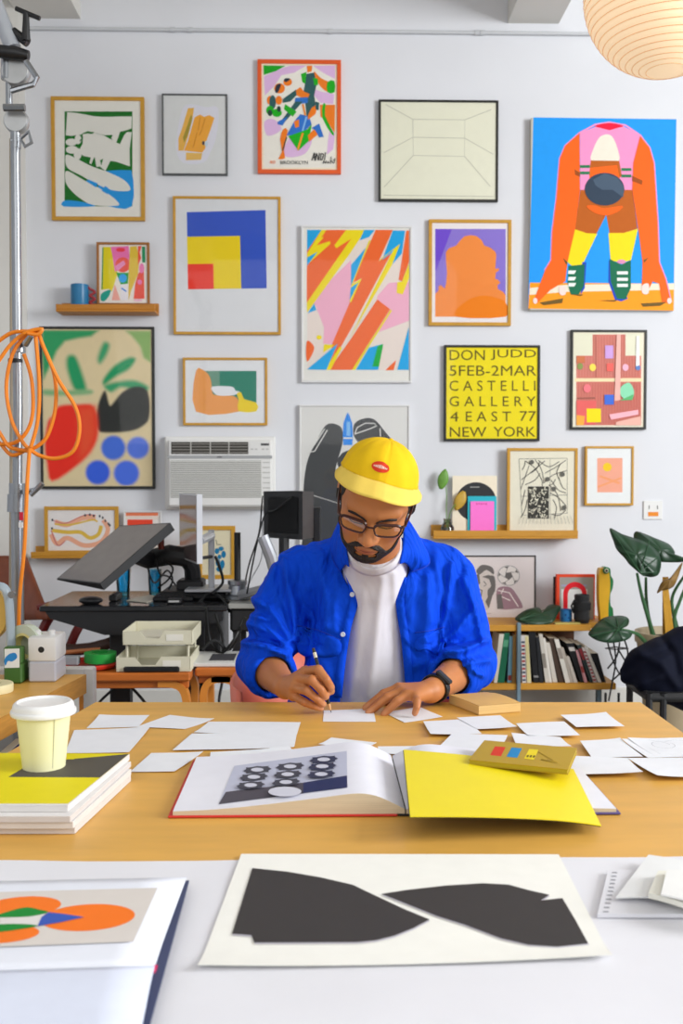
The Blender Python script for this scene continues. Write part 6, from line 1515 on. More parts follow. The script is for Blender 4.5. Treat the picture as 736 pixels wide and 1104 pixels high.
# ---- head frame: a = image right, b = face direction, c = crown
PT, YW, RL = rad(40), rad(-4), rad(11)
Rx = np.array([[1, 0, 0], [0, -math.cos(PT), -math.sin(PT)], [0, -math.sin(PT), math.cos(PT)]])     # rows a,b,c in world
Rz = np.array([[math.cos(YW), -math.sin(YW), 0], [math.sin(YW), math.cos(YW), 0], [0, 0, 1]])
Ry = np.array([[math.cos(RL), 0, math.sin(RL)], [0, 1, 0], [-math.sin(RL), 0, math.cos(RL)]])
HR = (Ry @ Rz @ Rx.T)            # columns a,b,c
HC = A3(onY(406, 534.3, 2.12))
HS = 1.0
def hw(a, b, c): return HC+HS*(HR @ np.array([a, b, c]))
def hl(P): return ((P-HC) @ HR)/HS
def sk_head(q):
    d = elli(q, (0, -.008, .03), (.077, .098, .09))
    d = smin(d, elli(q, (0, .032, -.035), (.065, .060, .085)), .03)
    d = smin(d, elli(q, (0, .042, -.078), (.052, .044, .036)), .03)
    d = smin(d, elli(q, (0, .074, -.100), (.024, .018, .017)), .02)
    for s in (-1, 1):
        d = smin(d, elli(q, (s*.044, .060, -.030), (.022, .020, .018)), .02)
        d = smin(d, caps(q, (s*.012, .088, .022), (s*.048, .070, .020), .009, .008), .014)
        d = smax(d, -elli(q, (s*.032, .104, .000), (.022, .020, .013)), .012)
        d = smin(d, elli(q, (s*.032, .073, -.001), (.0165, .0155, .0135)), .004)
        d = smin(d, elli(q, (s*.0135, .098, -.040), (.0095, .011, .0085)), .008)
        e = elli(q, (s*.079, -.012, -.008), (.010, .018, .032)); d = smin(d, smax(e, -elli(q, (s*.088, -.006, -.008), (.006, .010, .02)), .004), .006)
    d = smin(d, caps(q, (0, .089, .006), (0, .112, -.033), .0075, .0125), .014)
    d = smin(d, elli(q, (0, .088, -.070), (.026, .014, .016)), .012)
    d = smin(d, elli(q, (0, .0985, -.0655), (.021, .0065, .0048)), .004)
    d = smin(d, elli(q, (0, .0965, -.0755), (.018, .0075, .0058)), .004)
    return d
# ---- arms and hands (world points found from the photo at the depth where they lie)
def J3(x, y, Y): return A3(onY(x, y, Y))
SH_L, EL_L, WR_L = J3(318, 628, 2.43), J3(283, 716, 2.40), J3(308, 741, 2.185)
SH_R, EL_R, WR_R = J3(484, 628, 2.43), J3(507, 716, 2.40), J3(464, 745, 2.145)
HL = dict(
 index=[J3(329, 724, 2.125), J3(343, 722, 2.075), J3(352, 733, 2.06), J3(357, 741, 2.072)],
 middle=[J3(322, 732, 2.115), J3(336, 733, 2.065), J3(346, 744, 2.06), J3(351, 751, 2.075)],
 ring=[J3(317, 741, 2.115), J3(331, 745, 2.067), J3(342, 754, 2.068), J3(348, 759, 2.083)],
 pinky=[J3(316, 750, 2.12), J3(328, 757, 2.078), J3(339, 761.5, 2.08), J3(346, 763.5, 2.092)])
HL_T = [J3(318, 736, 2.16), J3(336, 731, 2.125), J3(350, 737, 2.10), J3(356.5, 745, 2.082)]
HRt = dict(
 index=[J3(430, 742, 2.135), J3(414, 748, 2.13), J3(402, 757, 2.125), J3(394, 763, 2.12)],
 middle=[J3(433, 746, 2.115), J3(417, 752, 2.105), J3(405, 762, 2.10), J3(397, 768, 2.095)],
 ring=[J3(439, 749, 2.098), J3(428, 756, 2.085), J3(420, 764, 2.08), J3(413.5, 770, 2.077)],
 pinky=[J3(448, 751, 2.09), J3(449.5, 756, 2.062), J3(449, 763, 2.05), J3(447, 769, 2.05)])
HR_T = [J3(455, 745, 2.16), J3(440, 746, 2.175), J3(426, 752, 2.175), J3(416, 757, 2.17)]
def hand(P, wr, fin, thumb):
    d = None
    for nm, r0 in (('index', .0104), ('middle', .0105), ('ring', .0100), ('pinky', .0089)):
        f = fin[nm]; e = chain(P, f, [r0*1.05, r0*.98, r0*.86, r0*.76])
        for jn in (1,): e = smin(e, np.linalg.norm(P-f[jn], axis=1)-r0*1.02, .002)
        d = e if d is None else smin(d, e, .0022)
    palm = None
    for nm in ('index', 'middle', 'ring', 'pinky'):
        e = caps(P, wr, fin[nm][0], .0175, .0125); palm = e if palm is None else smin(palm, e, .012)
    palm = smin(palm, caps(P, wr, thumb[1], .018, .013), .01)
    d = smin(d, palm, .005)
    e = chain(P, thumb, [.015, .0125, .0108, .0088]); return smin(d, e, .004)
NB, NT = J3(404, 612, 2.36), hw(0, -.035, -.06)
def sk_torso(P):
    d = elli(P, J3(402, 668, 2.47), (.150, .095, .19)); d = smin(d, caps(P, J3(335, 625, 2.43), J3(468, 625, 2.43), .045, .045), .05)
    d = smin(d, caps(P, J3(404, 745, 2.50), A3((.07, 2.58, .59)), .125, .135), .05)
    for s in (-1, 1): d = smin(d, caps(P, A3((.07+s*.10, 2.55, .545)), A3((.07+s*.13, 2.14, .545)), .075, .058), .03)
    return d
def sk_body(P):
    d = sk_torso(P)
    d = smin(d, caps(P, NT, NB, .056, .060), .03)
    d = smin(d, sk_head(hl(P))*HS, .012)
    for sh, el, wr, fin, th in ((SH_L, EL_L, WR_L, HL, HL_T), (SH_R, EL_R, WR_R, HRt, HR_T)):
        d = smin(d, caps(P, sh, el, .047, .040), .02)
        fa = el+(wr-el)*.35
        d = smin(d, chain(P, [el, fa, wr], [.040, .041, .0255], .01), .01)
        d = smin(d, hand(P, wr, fin, th), .008)
    return d
man = thing('person', 'man in a yellow cap, glasses and blue jacket bending over paper with a pencil', 'person', (.07, 2.5, 0))
v, q = mesh_sdf(sk_body, (-.36, 1.98, .36), (.46, 2.74, 1.42), .0029, 1)
# skin tint: lips, brow shadow, knuckles
base = np.array(lin('#be7a48')); ql = hl(v); col = np.repeat(base[None], len(v), 0)
def blend(mask, hx):
    global col
    col = col*(1-mask[:, None])+np.array(lin(hx))*mask[:, None]
g = lambda x: np.clip(x, 0, 1)
blend(g(1.3-np.hypot(ql[:, 0]/.021, (ql[:, 2]+.0705)/.0085)*1.0)*(ql[:, 1] > .08)*.9, '#a8564a')
blend(g(1.2-np.linalg.norm((ql-np.array([0, .112, -.04]))/.022, axis=1))*.5, '#c07a50')
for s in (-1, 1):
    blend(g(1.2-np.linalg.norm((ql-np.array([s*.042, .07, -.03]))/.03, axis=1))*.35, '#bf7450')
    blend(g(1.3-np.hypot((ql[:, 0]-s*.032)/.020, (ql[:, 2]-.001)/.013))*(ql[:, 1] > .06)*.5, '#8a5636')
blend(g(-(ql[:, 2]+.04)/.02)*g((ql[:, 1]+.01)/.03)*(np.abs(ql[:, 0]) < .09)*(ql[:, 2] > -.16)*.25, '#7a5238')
for fin in (HL, HRt):
    for f in fin.values():
        for jn in (0, 1, 2): blend(g(1.3-np.linalg.norm(v-f[jn], axis=1)/.012)*.35, '#a05e3e')
        blend(g(1.2-np.linalg.norm(v-f[3], axis=1)/.013)*.5, '#d39a78')
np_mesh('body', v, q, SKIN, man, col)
# nails
NAILM = mat('fingernail', '#dcae94', .3)
def head_front(a, c):
    b = np.linspace(.16, -.02, 360); P = np.stack([np.full_like(b, a), b, np.full_like(b, c)], 1); d = sk_head(P)
    i = int(np.argmax(d < 0)); return b[i]
def htube(mb, pts, r, m, out=0., seg=6):
    return mb.tube(catmull([hw(a, head_front(a, c)+out, c) for a, c in pts], 4, False), r, m, seg)
# eyebrows, lashes
for s in (-1, 1):
    mb = MB(); P = [(s*.010, .0085), (s*.022, .0135), (s*.036, .0165), (s*.050, .0120)]
    V = catmull([hw(a, head_front(a, c)+.001, c) for a, c in P], 5, False); n = len(V)
    mb.tube(V, [.0016+.0016*math.sin(PI*min(1, .25+.75*(1-i/(n-1)))) for i in range(n)], HAIR, 8); mb.build('eyebrow', man)
    mb = MB(); htube(mb, [(s*.017, -.0075), (s*.025, -.0098), (s*.034, -.0103), (s*.043, -.0085), (s*.048, -.0055)], .0016, HAIR, .0003); mb.build('eyelash', man)
mb = MB(); htube(mb, [(-.021, -.0705), (-.010, -.0698), (0, -.0706), (.010, -.0698), (.021, -.0705)], .0012, mat('mouth_line', '#5e2a24', .6), -.0002); mb.build('lip_line', man)
# ---- hair and beard
def rough(q, f, a): return a*(np.sin(q[:, 0]*f*1.3+3*np.sin(q[:, 1]*f*.7))*np.sin(q[:, 1]*f*1.1+q[:, 2]*f*.4)*np.sin(q[:, 2]*f*1.2+1.7))
def hair_fn(P):
    q = hl(P); x = np.abs(q[:, 0])
    d = elli(q, (0, -.010, .03), (.0805, .1015, .093))+rough(q, 700, .0012)
    reg = np.maximum(q[:, 1]-(.045-.35*np.clip(.03-q[:, 2], 0, .1)), -.055+.0*x-q[:, 2])      # behind the temples, above the nape
    reg = np.maximum(reg, q[:, 2]-.058+.20*q[:, 0])
    ear = .026-np.linalg.norm((q-np.array([0, -.010, -.010]))*np.array([0, 1, .8]), axis=1)
    reg = np.maximum(reg, np.where(x > .04, ear, -1))
    side = np.maximum(np.maximum(np.abs(q[:, 1]-.020)-.010, np.abs(q[:, 2]+.006)-.03), .05-x); d2 = sk_head(q)-.0022
    front = np.maximum(np.maximum(sk_head(q)-.003, .083-.60*x-q[:, 2]), -q[:, 1]+.02)
    return np.minimum(np.minimum(smax(d, reg, .003), smax(d2, side, .003)), smax(front, q[:, 2]-.066+.25*q[:, 0], .002))*HS
v, q = mesh_sdf(hair_fn, HC-.15, HC+.15, .0019, 0); np_mesh('hair', v, q, HAIR, man)
def beard_fn(P):
    q = hl(P); x = np.abs(q[:, 0]); c = q[:, 2]; b = q[:, 1]
    line = np.interp(x, [0, .012, .026, .033, .042, .052, .062, .070, .09], [-.0545, -.0535, -.0575, -.066, -.081, -.078, -.056, -.016, .01])
    reg = c-line
    mouth = 1.0-np.hypot(x/.0250, (c+.0710)/.0118); reg = np.maximum(reg, mouth*.011)
    soul = np.maximum(np.abs(c+.086)-.006, x-.004)
    gap = np.minimum(x-.007, .022-x); reg = np.maximum(reg, np.minimum(gap, .006-np.abs(c+.0865))*.6)
    reg = np.maximum(reg, -.118-c+.15*(.09-b)); reg = np.maximum(reg, -.004-b+.3*np.clip(x-.07, 0, 1)); reg = np.maximum(reg, np.where((x < .0115) & (c > -.056), .002, -1))
    th = .0022+.0028*np.clip((-.075-c)/.03, 0, 1)
    d = sk_head(q)-th+rough(q, 900, .0011)
    return smax(d, reg, .0025)*HS
v, q = mesh_sdf(beard_fn, HC-.16, HC+.14, .0017, 0); np_mesh('beard', v, q, HAIR, man)
# ---- glasses
gl = MB(); lens = MB()
def gpt(a, c): return hw(a, .111-3.2*a*a, c+.002)
for s in (-1, 1):
    R_ = []
    for k in range(40):
        t = 2*PI*k/40; ca, sa = math.cos(t), math.sin(t); e = .55
        x = .0272*math.copysign(abs(ca)**e, ca); y = .0165*math.copysign(abs(sa)**e, sa)
        if y < 0: x *= .92
        R_.append((s*(.0358+x), y+.001*x*20*.0))
    ring = [Vector(gpt(a, c)) for a, c in R_]
    rr = [.0020+.0012*(1 if math.sin(2*PI*k/40) > .2 else 0) for k in range(40)]
    gl.tube(ring, rr, GLS, 8, closed=True); lens.poly(ring, LENS)
    h0 = Vector(gpt(s*.0635, .010)); gl.tube([h0, Vector(hw(s*.070, .088, .009)), Vector(hw(s*.0775, .045, .011)), Vector(hw(s*.081, -.005, .012)), Vector(hw(s*.080, -.02, .0))], [.003, .003, .0024, .0022, .002], GLS, 8)
gl.tube(catmull([gpt(-.0088, .004), Vector(hw(0, .1135, .0085)), gpt(.0088, .004)], 5, False), .0022, GLS, 8)
gobj = gl.build('glasses', man); lens.build('lens', gobj)
# ---- cap
def cap_pt(az, t, off=.008):
    """az: azimuth (0 = front), t: 0 at the button, 1 at the rim"""
    ca, sa = math.cos(az), math.sin(az)
    rim = rad(77)+rad(3)*abs(sa)
    th = t*rim; k = off+.0008+.0030*math.sin(PI*min(1, t*1.1))*(1+.4*ca)
    seam = min(abs(((az/(2*PI)*6+.5) % 1)-.5)*2, 1); k -= .0016*max(0, 1-abs(seam-0)*9)*min(1, t*3)
    k += .0012*math.sin(az*5+t*7)*t + .001*math.sin(az*11-t*5)*t
    r = (.077+k, .098+k, .086+k*1.1)
    return np.array([r[0]*math.sin(th)*sa, -.008+r[1]*math.sin(th)*ca, .03+r[2]*math.cos(th)])
# tilt the cap axis a little forward so that the button sits where the photo shows it
TLT = rad(-29)
def cap_w(az, t, off=.008):
    p = cap_pt(az, t, off); y, z = p[1]+.008, p[2]-.03
    y, z = y*math.cos(TLT)+z*math.sin(TLT), -y*math.sin(TLT)+z*math.cos(TLT)
    rl = rad(8); x, z = p[0]*math.cos(rl)+z*math.sin(rl), -p[0]*math.sin(rl)+z*math.cos(rl)
    return Vector(hw(x-.005, y-.008, z+.027))
G = [[cap_w(2*PI*i/96, j/20) for i in range(96)] for j in range(1, 21)]
mb = MB(); mb.grid(G, CAPM, closev=True); mb.poly(G[0], CAPM)
capo = mb.build('cap', man, solid=.0016, sharp=None)
mb = MB(); mb.tube([cap_w(2*PI*i/96, .985, .0088) for i in range(96)], .0012, mat('cap_stitch', '#d8b414', .8), 5, closed=True)
mb.build('rim_seam', capo)
bt = cap_w(0, 0, .0085); MB().ell(bt, (.006, .006, .0045), CAPM, seg=14, rings=8).build('button', capo)
G = []; nu = 40
for i in range(nu+1):
    s = -1+2*i/nu; az = s*rad(78); row = []; e = cap_w(az, .985, .008); l = hl(np.array(e)[None])[0]
    ext_ = .055*max(0, (1-abs(s)**2.6))**.75
    for j in range(9):
        t = j/8; up = .07*ext_*t-.004*(t**2)-.002*abs(s)*t
        row.append(Vector(hw(l[0]*(1+.15*t), l[1]+ext_*t*.97, l[2]+up-.012*s*s*t)))
    G.append(row)
mb = MB(); mb.grid(G, BRIM); mb.build('brim', capo, solid=.003, sharp=None)
mb = MB()
for f in (.30, .5, .7, .88): mb.tube([G[i][0].lerp(G[i][8], f)+Vector(HR @ np.array([0, 0, .0016])) for i in range(3, nu-2)], .0004, mat('brim_stitch', '#e2bd35', .8), 4)
mb.build('brim_stitching', capo)
# badge: a red oval with a white arc of lettering
bd = MB()
def cap_uv(u, v, off): return cap_w(math.asin(max(-1, min(1, u/.1))), .76-v/.14, off)
G = [[cap_uv(.0240*r*math.cos(t)-.013, .0118*r*math.sin(t), .0100+.0004*(1-r)) for t in [2*PI*k/36 for k in range(36)]] for r in (.02, .35, .7, 1.0)]
bd.grid(G, '#d8391a', closev=True); bd.poly(G[0], '#d8391a')
for k in range(-4, 5):
    x = k*.0042-.013; hh = .0082-.0012*abs(k); y0 = -.0042+.0004*abs(k); wv_ = .0011
    bd.poly([cap_uv(x-wv_, y0, .0112), cap_uv(x+wv_, y0, .0112), cap_uv(x+wv_, y0+hh, .0112), cap_uv(x-wv_, y0+hh, .0112)], '#f6ddd0')
    if k % 2: bd.poly([cap_uv(x-wv_, y0+hh*.4, .0113), cap_uv(x+.0042, y0+hh*.4, .0113), cap_uv(x+.0042, y0+hh*.6, .0113), cap_uv(x-wv_, y0+hh*.6, .0113)], '#f6ddd0')
bd.build('badge', capo, recalc=True)
# ---- T-shirt
def tee_fn(P):
    d = elli(P, J3(402, 672, 2.46), (.158, .108, .20)); d = smin(d, caps(P, J3(335, 622, 2.43), J3(468, 622, 2.43), .050, .050), .05)
    d = smin(d, caps(P, J3(404, 745, 2.48), A3((.07, 2.56, .60)), .138, .148), .05)
    d = smin(d, caps(P, NB+(NT-NB)*.30, NB, .067, .078), .03)
    d = smin(d, caps(P, J3(402, 640, 2.36), J3(404, 720, 2.385), .05, .06), .05)
    px, py = project(P)
    for pts, a, w in FOLD_T: d = d-a*np.exp(-(poly_dist(px, py, pts)/w)**2)
    cut = (P-(NB+(NT-NB)*.40)) @ ((NT-NB)/np.linalg.norm(NT-NB)); d = smax(d, cut, .004)
    return smax(d, .50-P[:, 2], .005)
def poly_dist(px, py, pts):
    d = np.full(px.shape, 1e9)
    for (x0, y0), (x1, y1) in zip(pts[:-1], pts[1:]):
        ex, ey = x1-x0, y1-y0; t = np.clip(((px-x0)*ex+(py-y0)*ey)/(ex*ex+ey*ey), 0, 1); d = np.minimum(d, np.hypot(px-x0-t*ex, py-y0-t*ey))
    return d
FOLD_T = [([(412, 625), (405, 690), (398, 750)], .004, 5), ([(425, 620), (428, 690), (432, 745)], .004, 4), ([(390, 640), (385, 700), (378, 750)], .004, 5), ([(378, 610), (400, 618), (425, 606)], .003, 3), ([(376, 603), (400, 610), (432, 592)], .003, 2)]
v, q = mesh_sdf(tee_fn, (-.20, 2.10, .44), (.34, 2.78, 1.20), .0034, 1); np_mesh('t_shirt', v, q, TEE, man)
# ---- jacket
FOLDS = [  # photo polylines where the cloth ridges run: points, height, width
 ([(262, 640), (290, 655), (312, 690)], .006, 5), ([(268, 672), (292, 682), (313, 700)], .006, 5), ([(262, 693), (285, 697), (308, 706)], .006, 4), ([(270, 655), (300, 672)], -.005, 4), ([(264, 684), (300, 694)], -.005, 4), ([(266, 706), (300, 711)], -.004, 3),
 ([(305, 600), (310, 630), (316, 660), (318, 690)], .006, 5), ([(300, 605), (303, 640), (312, 675)], -.005, 4), ([(345, 600), (350, 640), (352, 675)], .005, 7), ([(330, 590), (322, 640), (330, 670)], -.004, 6), ([(362, 620), (360, 680)], .003, 5), ([(322, 700), (340, 705), (330, 740)], .004, 6),
 ([(280, 620), (275, 650)], .004, 6),
 ([(512, 655), (492, 680), (478, 690)], .006, 5), ([(525, 690), (500, 700), (480, 703)], .007, 5), ([(527, 712), (505, 716), (486, 722)], .006, 4), ([(520, 672), (495, 692)], -.005, 4), ([(528, 702), (498, 710)], -.005, 4), ([(500, 735), (508, 722), (520, 728)], .005, 4), ([(488, 735), (498, 728)], .004, 3),
 ([(487, 610), (484, 640), (477, 680)], .006, 5), ([(495, 612), (492, 650)], -.004, 5), ([(462, 620), (462, 660), (458, 700)], .005, 6), ([(450, 630), (447, 690)], -.003, 5), ([(470, 600), (474, 640), (468, 670)], .004, 6), ([(505, 615), (512, 650)], .004, 6), ([(448, 718), (462, 712), (468, 740)], .004, 6),
 ([(304, 602), (306, 620), (309, 650), (314, 682)], -.0022, 2), ([(493, 602), (490, 622), (487, 650), (480, 680)], -.0022, 2), ([(303, 601), (316, 596), (340, 587), (354, 580)], -.0015, 2),
 ([(296, 612), (284, 640), (278, 668)], .005, 5), ([(500, 625), (515, 665), (520, 690)], .005, 5), ([(290, 668), (272, 664)], .005, 4), ([(335, 640), (342, 670)], -.004, 5)]
def jk_arm(P, sh, el, wr, cuff):
    c = el+(wr-el)*cuff
    d = chain(P, [sh, sh+(el-sh)*.5, el], [.068, .064, .060], .02)
    d = smin(d, chain(P, [el, el+(c-el)*.55, c], [.060, .060, .052], .015), .02)
    ax = (wr-el)/np.linalg.norm(wr-el); cut = (P-c) @ ax
    ring = np.abs(cut+.018)-.018; d = d-.004*np.clip(1-np.abs(cut+.02)/.022, 0, 1)
    d = smax(d, cut, .004)
    return d
OPEN = [(372, 560), (374, 615), (384, 640), (377, 664), (372, 684), (367, 715), (366, 790), (441, 790), (437, 735), (433, 691), (427, 640), (430, 620), (440, 560)]
def jk_solid(P):
    d = elli(P, J3(402, 665, 2.465), (.172, .128, .20)); d = smin(d, caps(P, J3(325, 622, 2.43), J3(479, 622, 2.43), .066, .066), .04)
    d = smin(d, caps(P, J3(399, 745, 2.485), A3((.07, 2.56, .60)), .174, .168), .06)
    d = smin(d, caps(P, J3(372, 600, 2.42), J3(330, 614, 2.43), .055, .055), .04); d = smin(d, caps(P, J3(434, 598, 2.42), J3(474, 614, 2.43), .055, .055), .04)
    d = smin(d, caps(P, J3(372, 640, 2.37), J3(358, 725, 2.385), .055, .06), .05); d = smin(d, caps(P, J3(442, 640, 2.37), J3(450, 725, 2.385), .055, .06), .05)
    aL = jk_arm(P, SH_L, EL_L, WR_L, .50); aR = jk_arm(P, SH_R, EL_R, WR_R, .50)
    return smin(smin(d, aL, .014), aR, .014)
def jk_fold(P):
    px, py = project(P)
    d = jk_solid(P); fr = P[:, 1] < 2.5
    for pts, a, w in FOLDS: d = d-np.where(fr, (2.4 if a > 0 else 1.2)*a*np.exp(-(poly_dist(px, py, pts)/(w*.85))**2), 0)
    d = d-.0016*np.sin(P[:, 2]*70+6*np.sin(P[:, 0]*23))*np.sin(P[:, 0]*60+P[:, 1]*41)
    return d
def jk_fn(P):
    px, py = project(P); d = jk_fold(P)
    # hollow: room for the T-shirt, the neck and the forearms
    inner = np.minimum(tee_fn(P)-.001, caps(P, NB+(NT-NB)*1.2, NB-(NT-NB)*.3, .078, .082))
    for el, wr in ((EL_L, WR_L), (EL_R, WR_R)): inner = np.minimum(inner, caps(P, el+(wr-el)*.12, wr, .047, .036))
    d = smax(d, -inner, .003)
    od = polyd(px, py, OPEN)*2.3/F
    d = smax(d, -np.where(P[:, 1] < 2.47, od, 1.), .003)
    return smax(d, .52-P[:, 2], .005)
v, q = mesh_sdf(jk_fn, (-.38, 2.12, .47), (.46, 2.82, 1.20), .0034, 1)
jk = np_mesh('jacket', v, q, JACK, man)
# points on the jacket's front surface
def jk_surf(x, y, lift=.002, fn=None):
    o = np.array([0, 0, EYE]); dr = np.array(ray(x, y)); ts = np.linspace(1.98, 2.75, 500)/dr[1]
    P = o+ts[:, None]*dr; d = (fn or jk_fold)(P); i = int(np.argmax(d < 0))
    if d[i] >= 0: i = len(ts)//2
    return Vector(P[i]-dr/np.linalg.norm(dr)*lift)
def surf_strip(pts, w, m, name, lift=.0015, sub=6):
    """a flat ribbon that lies on the jacket along a photo polyline"""
    V = [(p.x, p.y) for p in catmull([(x, y, 0) for x, y in pts], sub, False)]; G = []
    for i, (x, y) in enumerate(V):
        a = V[max(i-1, 0)]; b = V[min(i+1, len(V)-1)]; dx, dy = b[0]-a[0], b[1]-a[1]; l = math.hypot(dx, dy) or 1
        G.append([jk_surf(x-dy/l*s, y+dx/l*s, lift) for s in (-w/2, 0, w/2)])
    mb = MB(); mb.grid(G, m); return mb.build(name, jk, solid=.0012, sharp=None)
surf_strip([(376, 618), (382, 645), (374, 676), (368, 714), (364, 752)], 9, JACK, 'placket', .003)
surf_strip([(434, 622), (431, 650), (437, 692), (441, 735), (443, 752)], 9, JACK, 'placket', .003)
def flap(pts, name, lift=.0035):
    P = [(p.x, p.y) for p in catmull([(x, y, 0) for x, y in pts], 3)]
    cx = sum(p[0] for p in P)/len(P); cy = sum(p[1] for p in P)/len(P)
    G = [[jk_surf(cx+(x-cx)*t, cy+(y-cy)*t, lift) for x, y in P] for t in (.02, .35, .7, 1.)]
    mb = MB(); mb.grid(G, JACK, closev=True); mb.poly(G[0], JACK); return mb.build(name, jk, solid=.002, sharp=None)
flap([(320, 676), (342, 682), (366, 690), (365, 706), (342, 708), (322, 704)], 'pocket_flap')
flap([(448, 690), (462, 684), (478, 678), (477, 700), (470, 706), (460, 700), (448, 702)], 'pocket_flap')
surf_strip([(320, 674), (344, 680), (367, 690)], .9, STIT, 'seam', .003); surf_strip([(447, 682), (463, 680), (479, 676)], .9, STIT, 'seam', .003)
BTN = mat('pale_button', '#c9d0e0', .35)
for x, y in ((379.5, 641), (369.5, 684)):
    p = jk_surf(x, y, .006); MB().lathe([(.001, -.002), (.0055, -.002), (.006, 0), (.005, .0015), (.001, .001)], BTN, p, 16, axis='Y').build('button', jk)
# collar: two wings around the neck
def strip3(rows, name, m=JACK, solid=.003, n=6):
    R_ = [catmull(r, n, False) for r in rows]; R2 = []
    cols = len(R_[0])
    for j in range(cols):
        R2.append(catmull([r[j] for r in R_], 4, False))
    mb = MB(); mb.grid(R2, m); return mb.build(name, jk, solid=solid, sharp=None)
def C3_(x, y, Y): return onY(x, y, Y)
def wing(neck, outer, name='collar'):
    N_ = [C3_(*p) for p in neck]; O_ = [jk_surf(x, y, .010) if Y is None else C3_(x, y, Y) for x, y, Y in outer]
    M_ = [a.lerp(b, .45)+Vector((0, -.004, .010)) for a, b in zip(N_, O_)]
    co = strip3([N_, M_, O_], name)
    MB().tube([p+Vector((0, -.0012, -.0005)) for p in catmull(O_, 6, False)], .0013, STIT, 6).build('collar_edge', jk)
    return co
wing([(404, 546, 2.50), (382, 550, 2.45), (370, 560, 2.37), (373, 590, 2.29), (376, 611, 2.265)], [(404, 566, 2.56), (372, 570, 2.50), (357, 581, None), (359, 603, None), (367, 616, None)])
wing([(404, 546, 2.50), (424, 550, 2.45), (434, 560, 2.36), (434, 588, 2.285), (431, 608, 2.265)], [(404, 566, 2.56), (436, 568, 2.50), (452, 580, None), (463, 606, None), (444, 616, None)])
# ribbed neck of the T-shirt
V = [(p.x, p.y) for p in catmull([(x, y, 0) for x, y in ((373, 596), (379, 606), (389, 614), (403, 617), (417, 613.5), (428, 605), (434, 593))], 5, False)]; G = []
for i, (x, y) in enumerate(V):
    a = V[max(i-1, 0)]; b = V[min(i+1, len(V)-1)]; dx, dy = b[0]-a[0], b[1]-a[1]; l = math.hypot(dx, dy)
    G.append([jk_surf(x-dy/l*q_, y+dx/l*q_, .0022, tee_fn) for q_ in (-4, -1.5, 1.5, 4)])
MB().grid(G, TEE).build('t_shirt_neckband', man, solid=.0016, sharp=None)
# ---- wristband
wa = WR_R+(EL_R-WR_R)*.10; ax = (EL_R-WR_R)/np.linalg.norm(EL_R-WR_R); ax = Vector(ax); u = ax.orthogonal().normalized(); w_ = ax.cross(u)
u = Vector((0, 0, 1)); u = (u-ax*u.dot(ax)).normalized(); w_ = ax.cross(u)
G = []
for k in range(36):
    t = 2*PI*k/36; rr = .0300 if True else 0; dr = u*math.cos(t)*rr+w_*math.sin(t)*rr
    G.append([Vector(wa)+dr-ax*.011, Vector(wa)+dr*1.05-ax*.008, Vector(wa)+dr*1.05+ax*.008, Vector(wa)+dr+ax*.011])
band = MB().grid(G, BLK, closeu=True).build('wristband', man, solid=.002)
t = rad(70)
d0 = (u*.75+Vector((.45, -.5, 0))); d0 = (d0-ax*d0.dot(ax)).normalized()
mm = Matrix((ax, d0.cross(ax), d0)).transposed()
mb = MB(); mb.box((-.010, -.020, .029), (.010, .020, .038), BLK, .003, Matrix.Translation(Vector(wa)) @ mm.to_4x4()); mb.build('tracker', band)
# ---- trousers and shoes under the table
def trou(P):
    d = caps(P, A3((.07, 2.57, .62)), A3((.07, 2.58, .605)), .15, .152)
    for s in (-1, 1):
        d = smin(d, caps(P, A3((.07+s*.09, 2.54, .54)), A3((.07+s*.13, 2.12, .54)), .086, .07), .03)
        d = smin(d, caps(P, A3((.07+s*.13, 2.12, .54)), A3((.07+s*.13, 2.16, .11)), .07, .055), .02)
    return smax(d, P[:, 2]-.66, .004)
v, q = mesh_sdf(trou, (-.2, 1.95, .02), (.36, 2.80, .72), .008, 1); np_mesh('trousers', v, q, mat('dark_denim', '#272c3a', .8, noise=.1), man)
SHOE = mat('white_trainer', '#c9c7c2', .6)
for s in (-1, 1):
    def shoe(P, s=s): return smax(smin(caps(P, A3((.07+s*.13, 2.19, .05)), A3((.07+s*.14, 2.0, .04)), .045, .038), caps(P, A3((.07+s*.13, 2.16, .14)), A3((.07+s*.13, 2.17, .05)), .042, .045), .03), .002-P[:, 2], .004)
    v, q = mesh_sdf(shoe, (.07+s*.13-.08, 1.93, -.01), (.07+s*.13+.09, 2.26, .2), .006, 1); np_mesh('shoe', v, q, SHOE, man)
# ---- pencil held in the hand
tip = Vector(onT(357, 768.5, .0022)); endp = Vector(onY(337.5, 699, 2.15)); axd = (endp-tip).normalized(); Lp = (endp-tip).length
pe = thing('pencil', 'black pencil with a pale eraser held in the writing hand', 'pencil', tip)
PB = mat('pencil_black', '#16181c', .35); PWD = mat('pencil_wood', '#d9a46a', .6)
def pseg(t0, t1, r0, r1, m, name): MB().tube([tip+axd*t0, tip+axd*t1], [r0, r1], m, 10).build(name, pe)
pseg(0, .005, .0004, .0011, PB, 'lead'); pseg(.005, .019, .0011, .0038, PWD, 'sharpened_tip'); pseg(.019, Lp-.022, .0038, .0038, PB, 'shaft'); pseg(Lp-.022, Lp-.010, .0041, .0041, mat('ferrule', '#d8d2bc', .35, metal=.3), 'ferrule'); pseg(Lp-.010, Lp, .0037, .0034, mat('eraser_dark', '#33302e', .7), 'eraser')
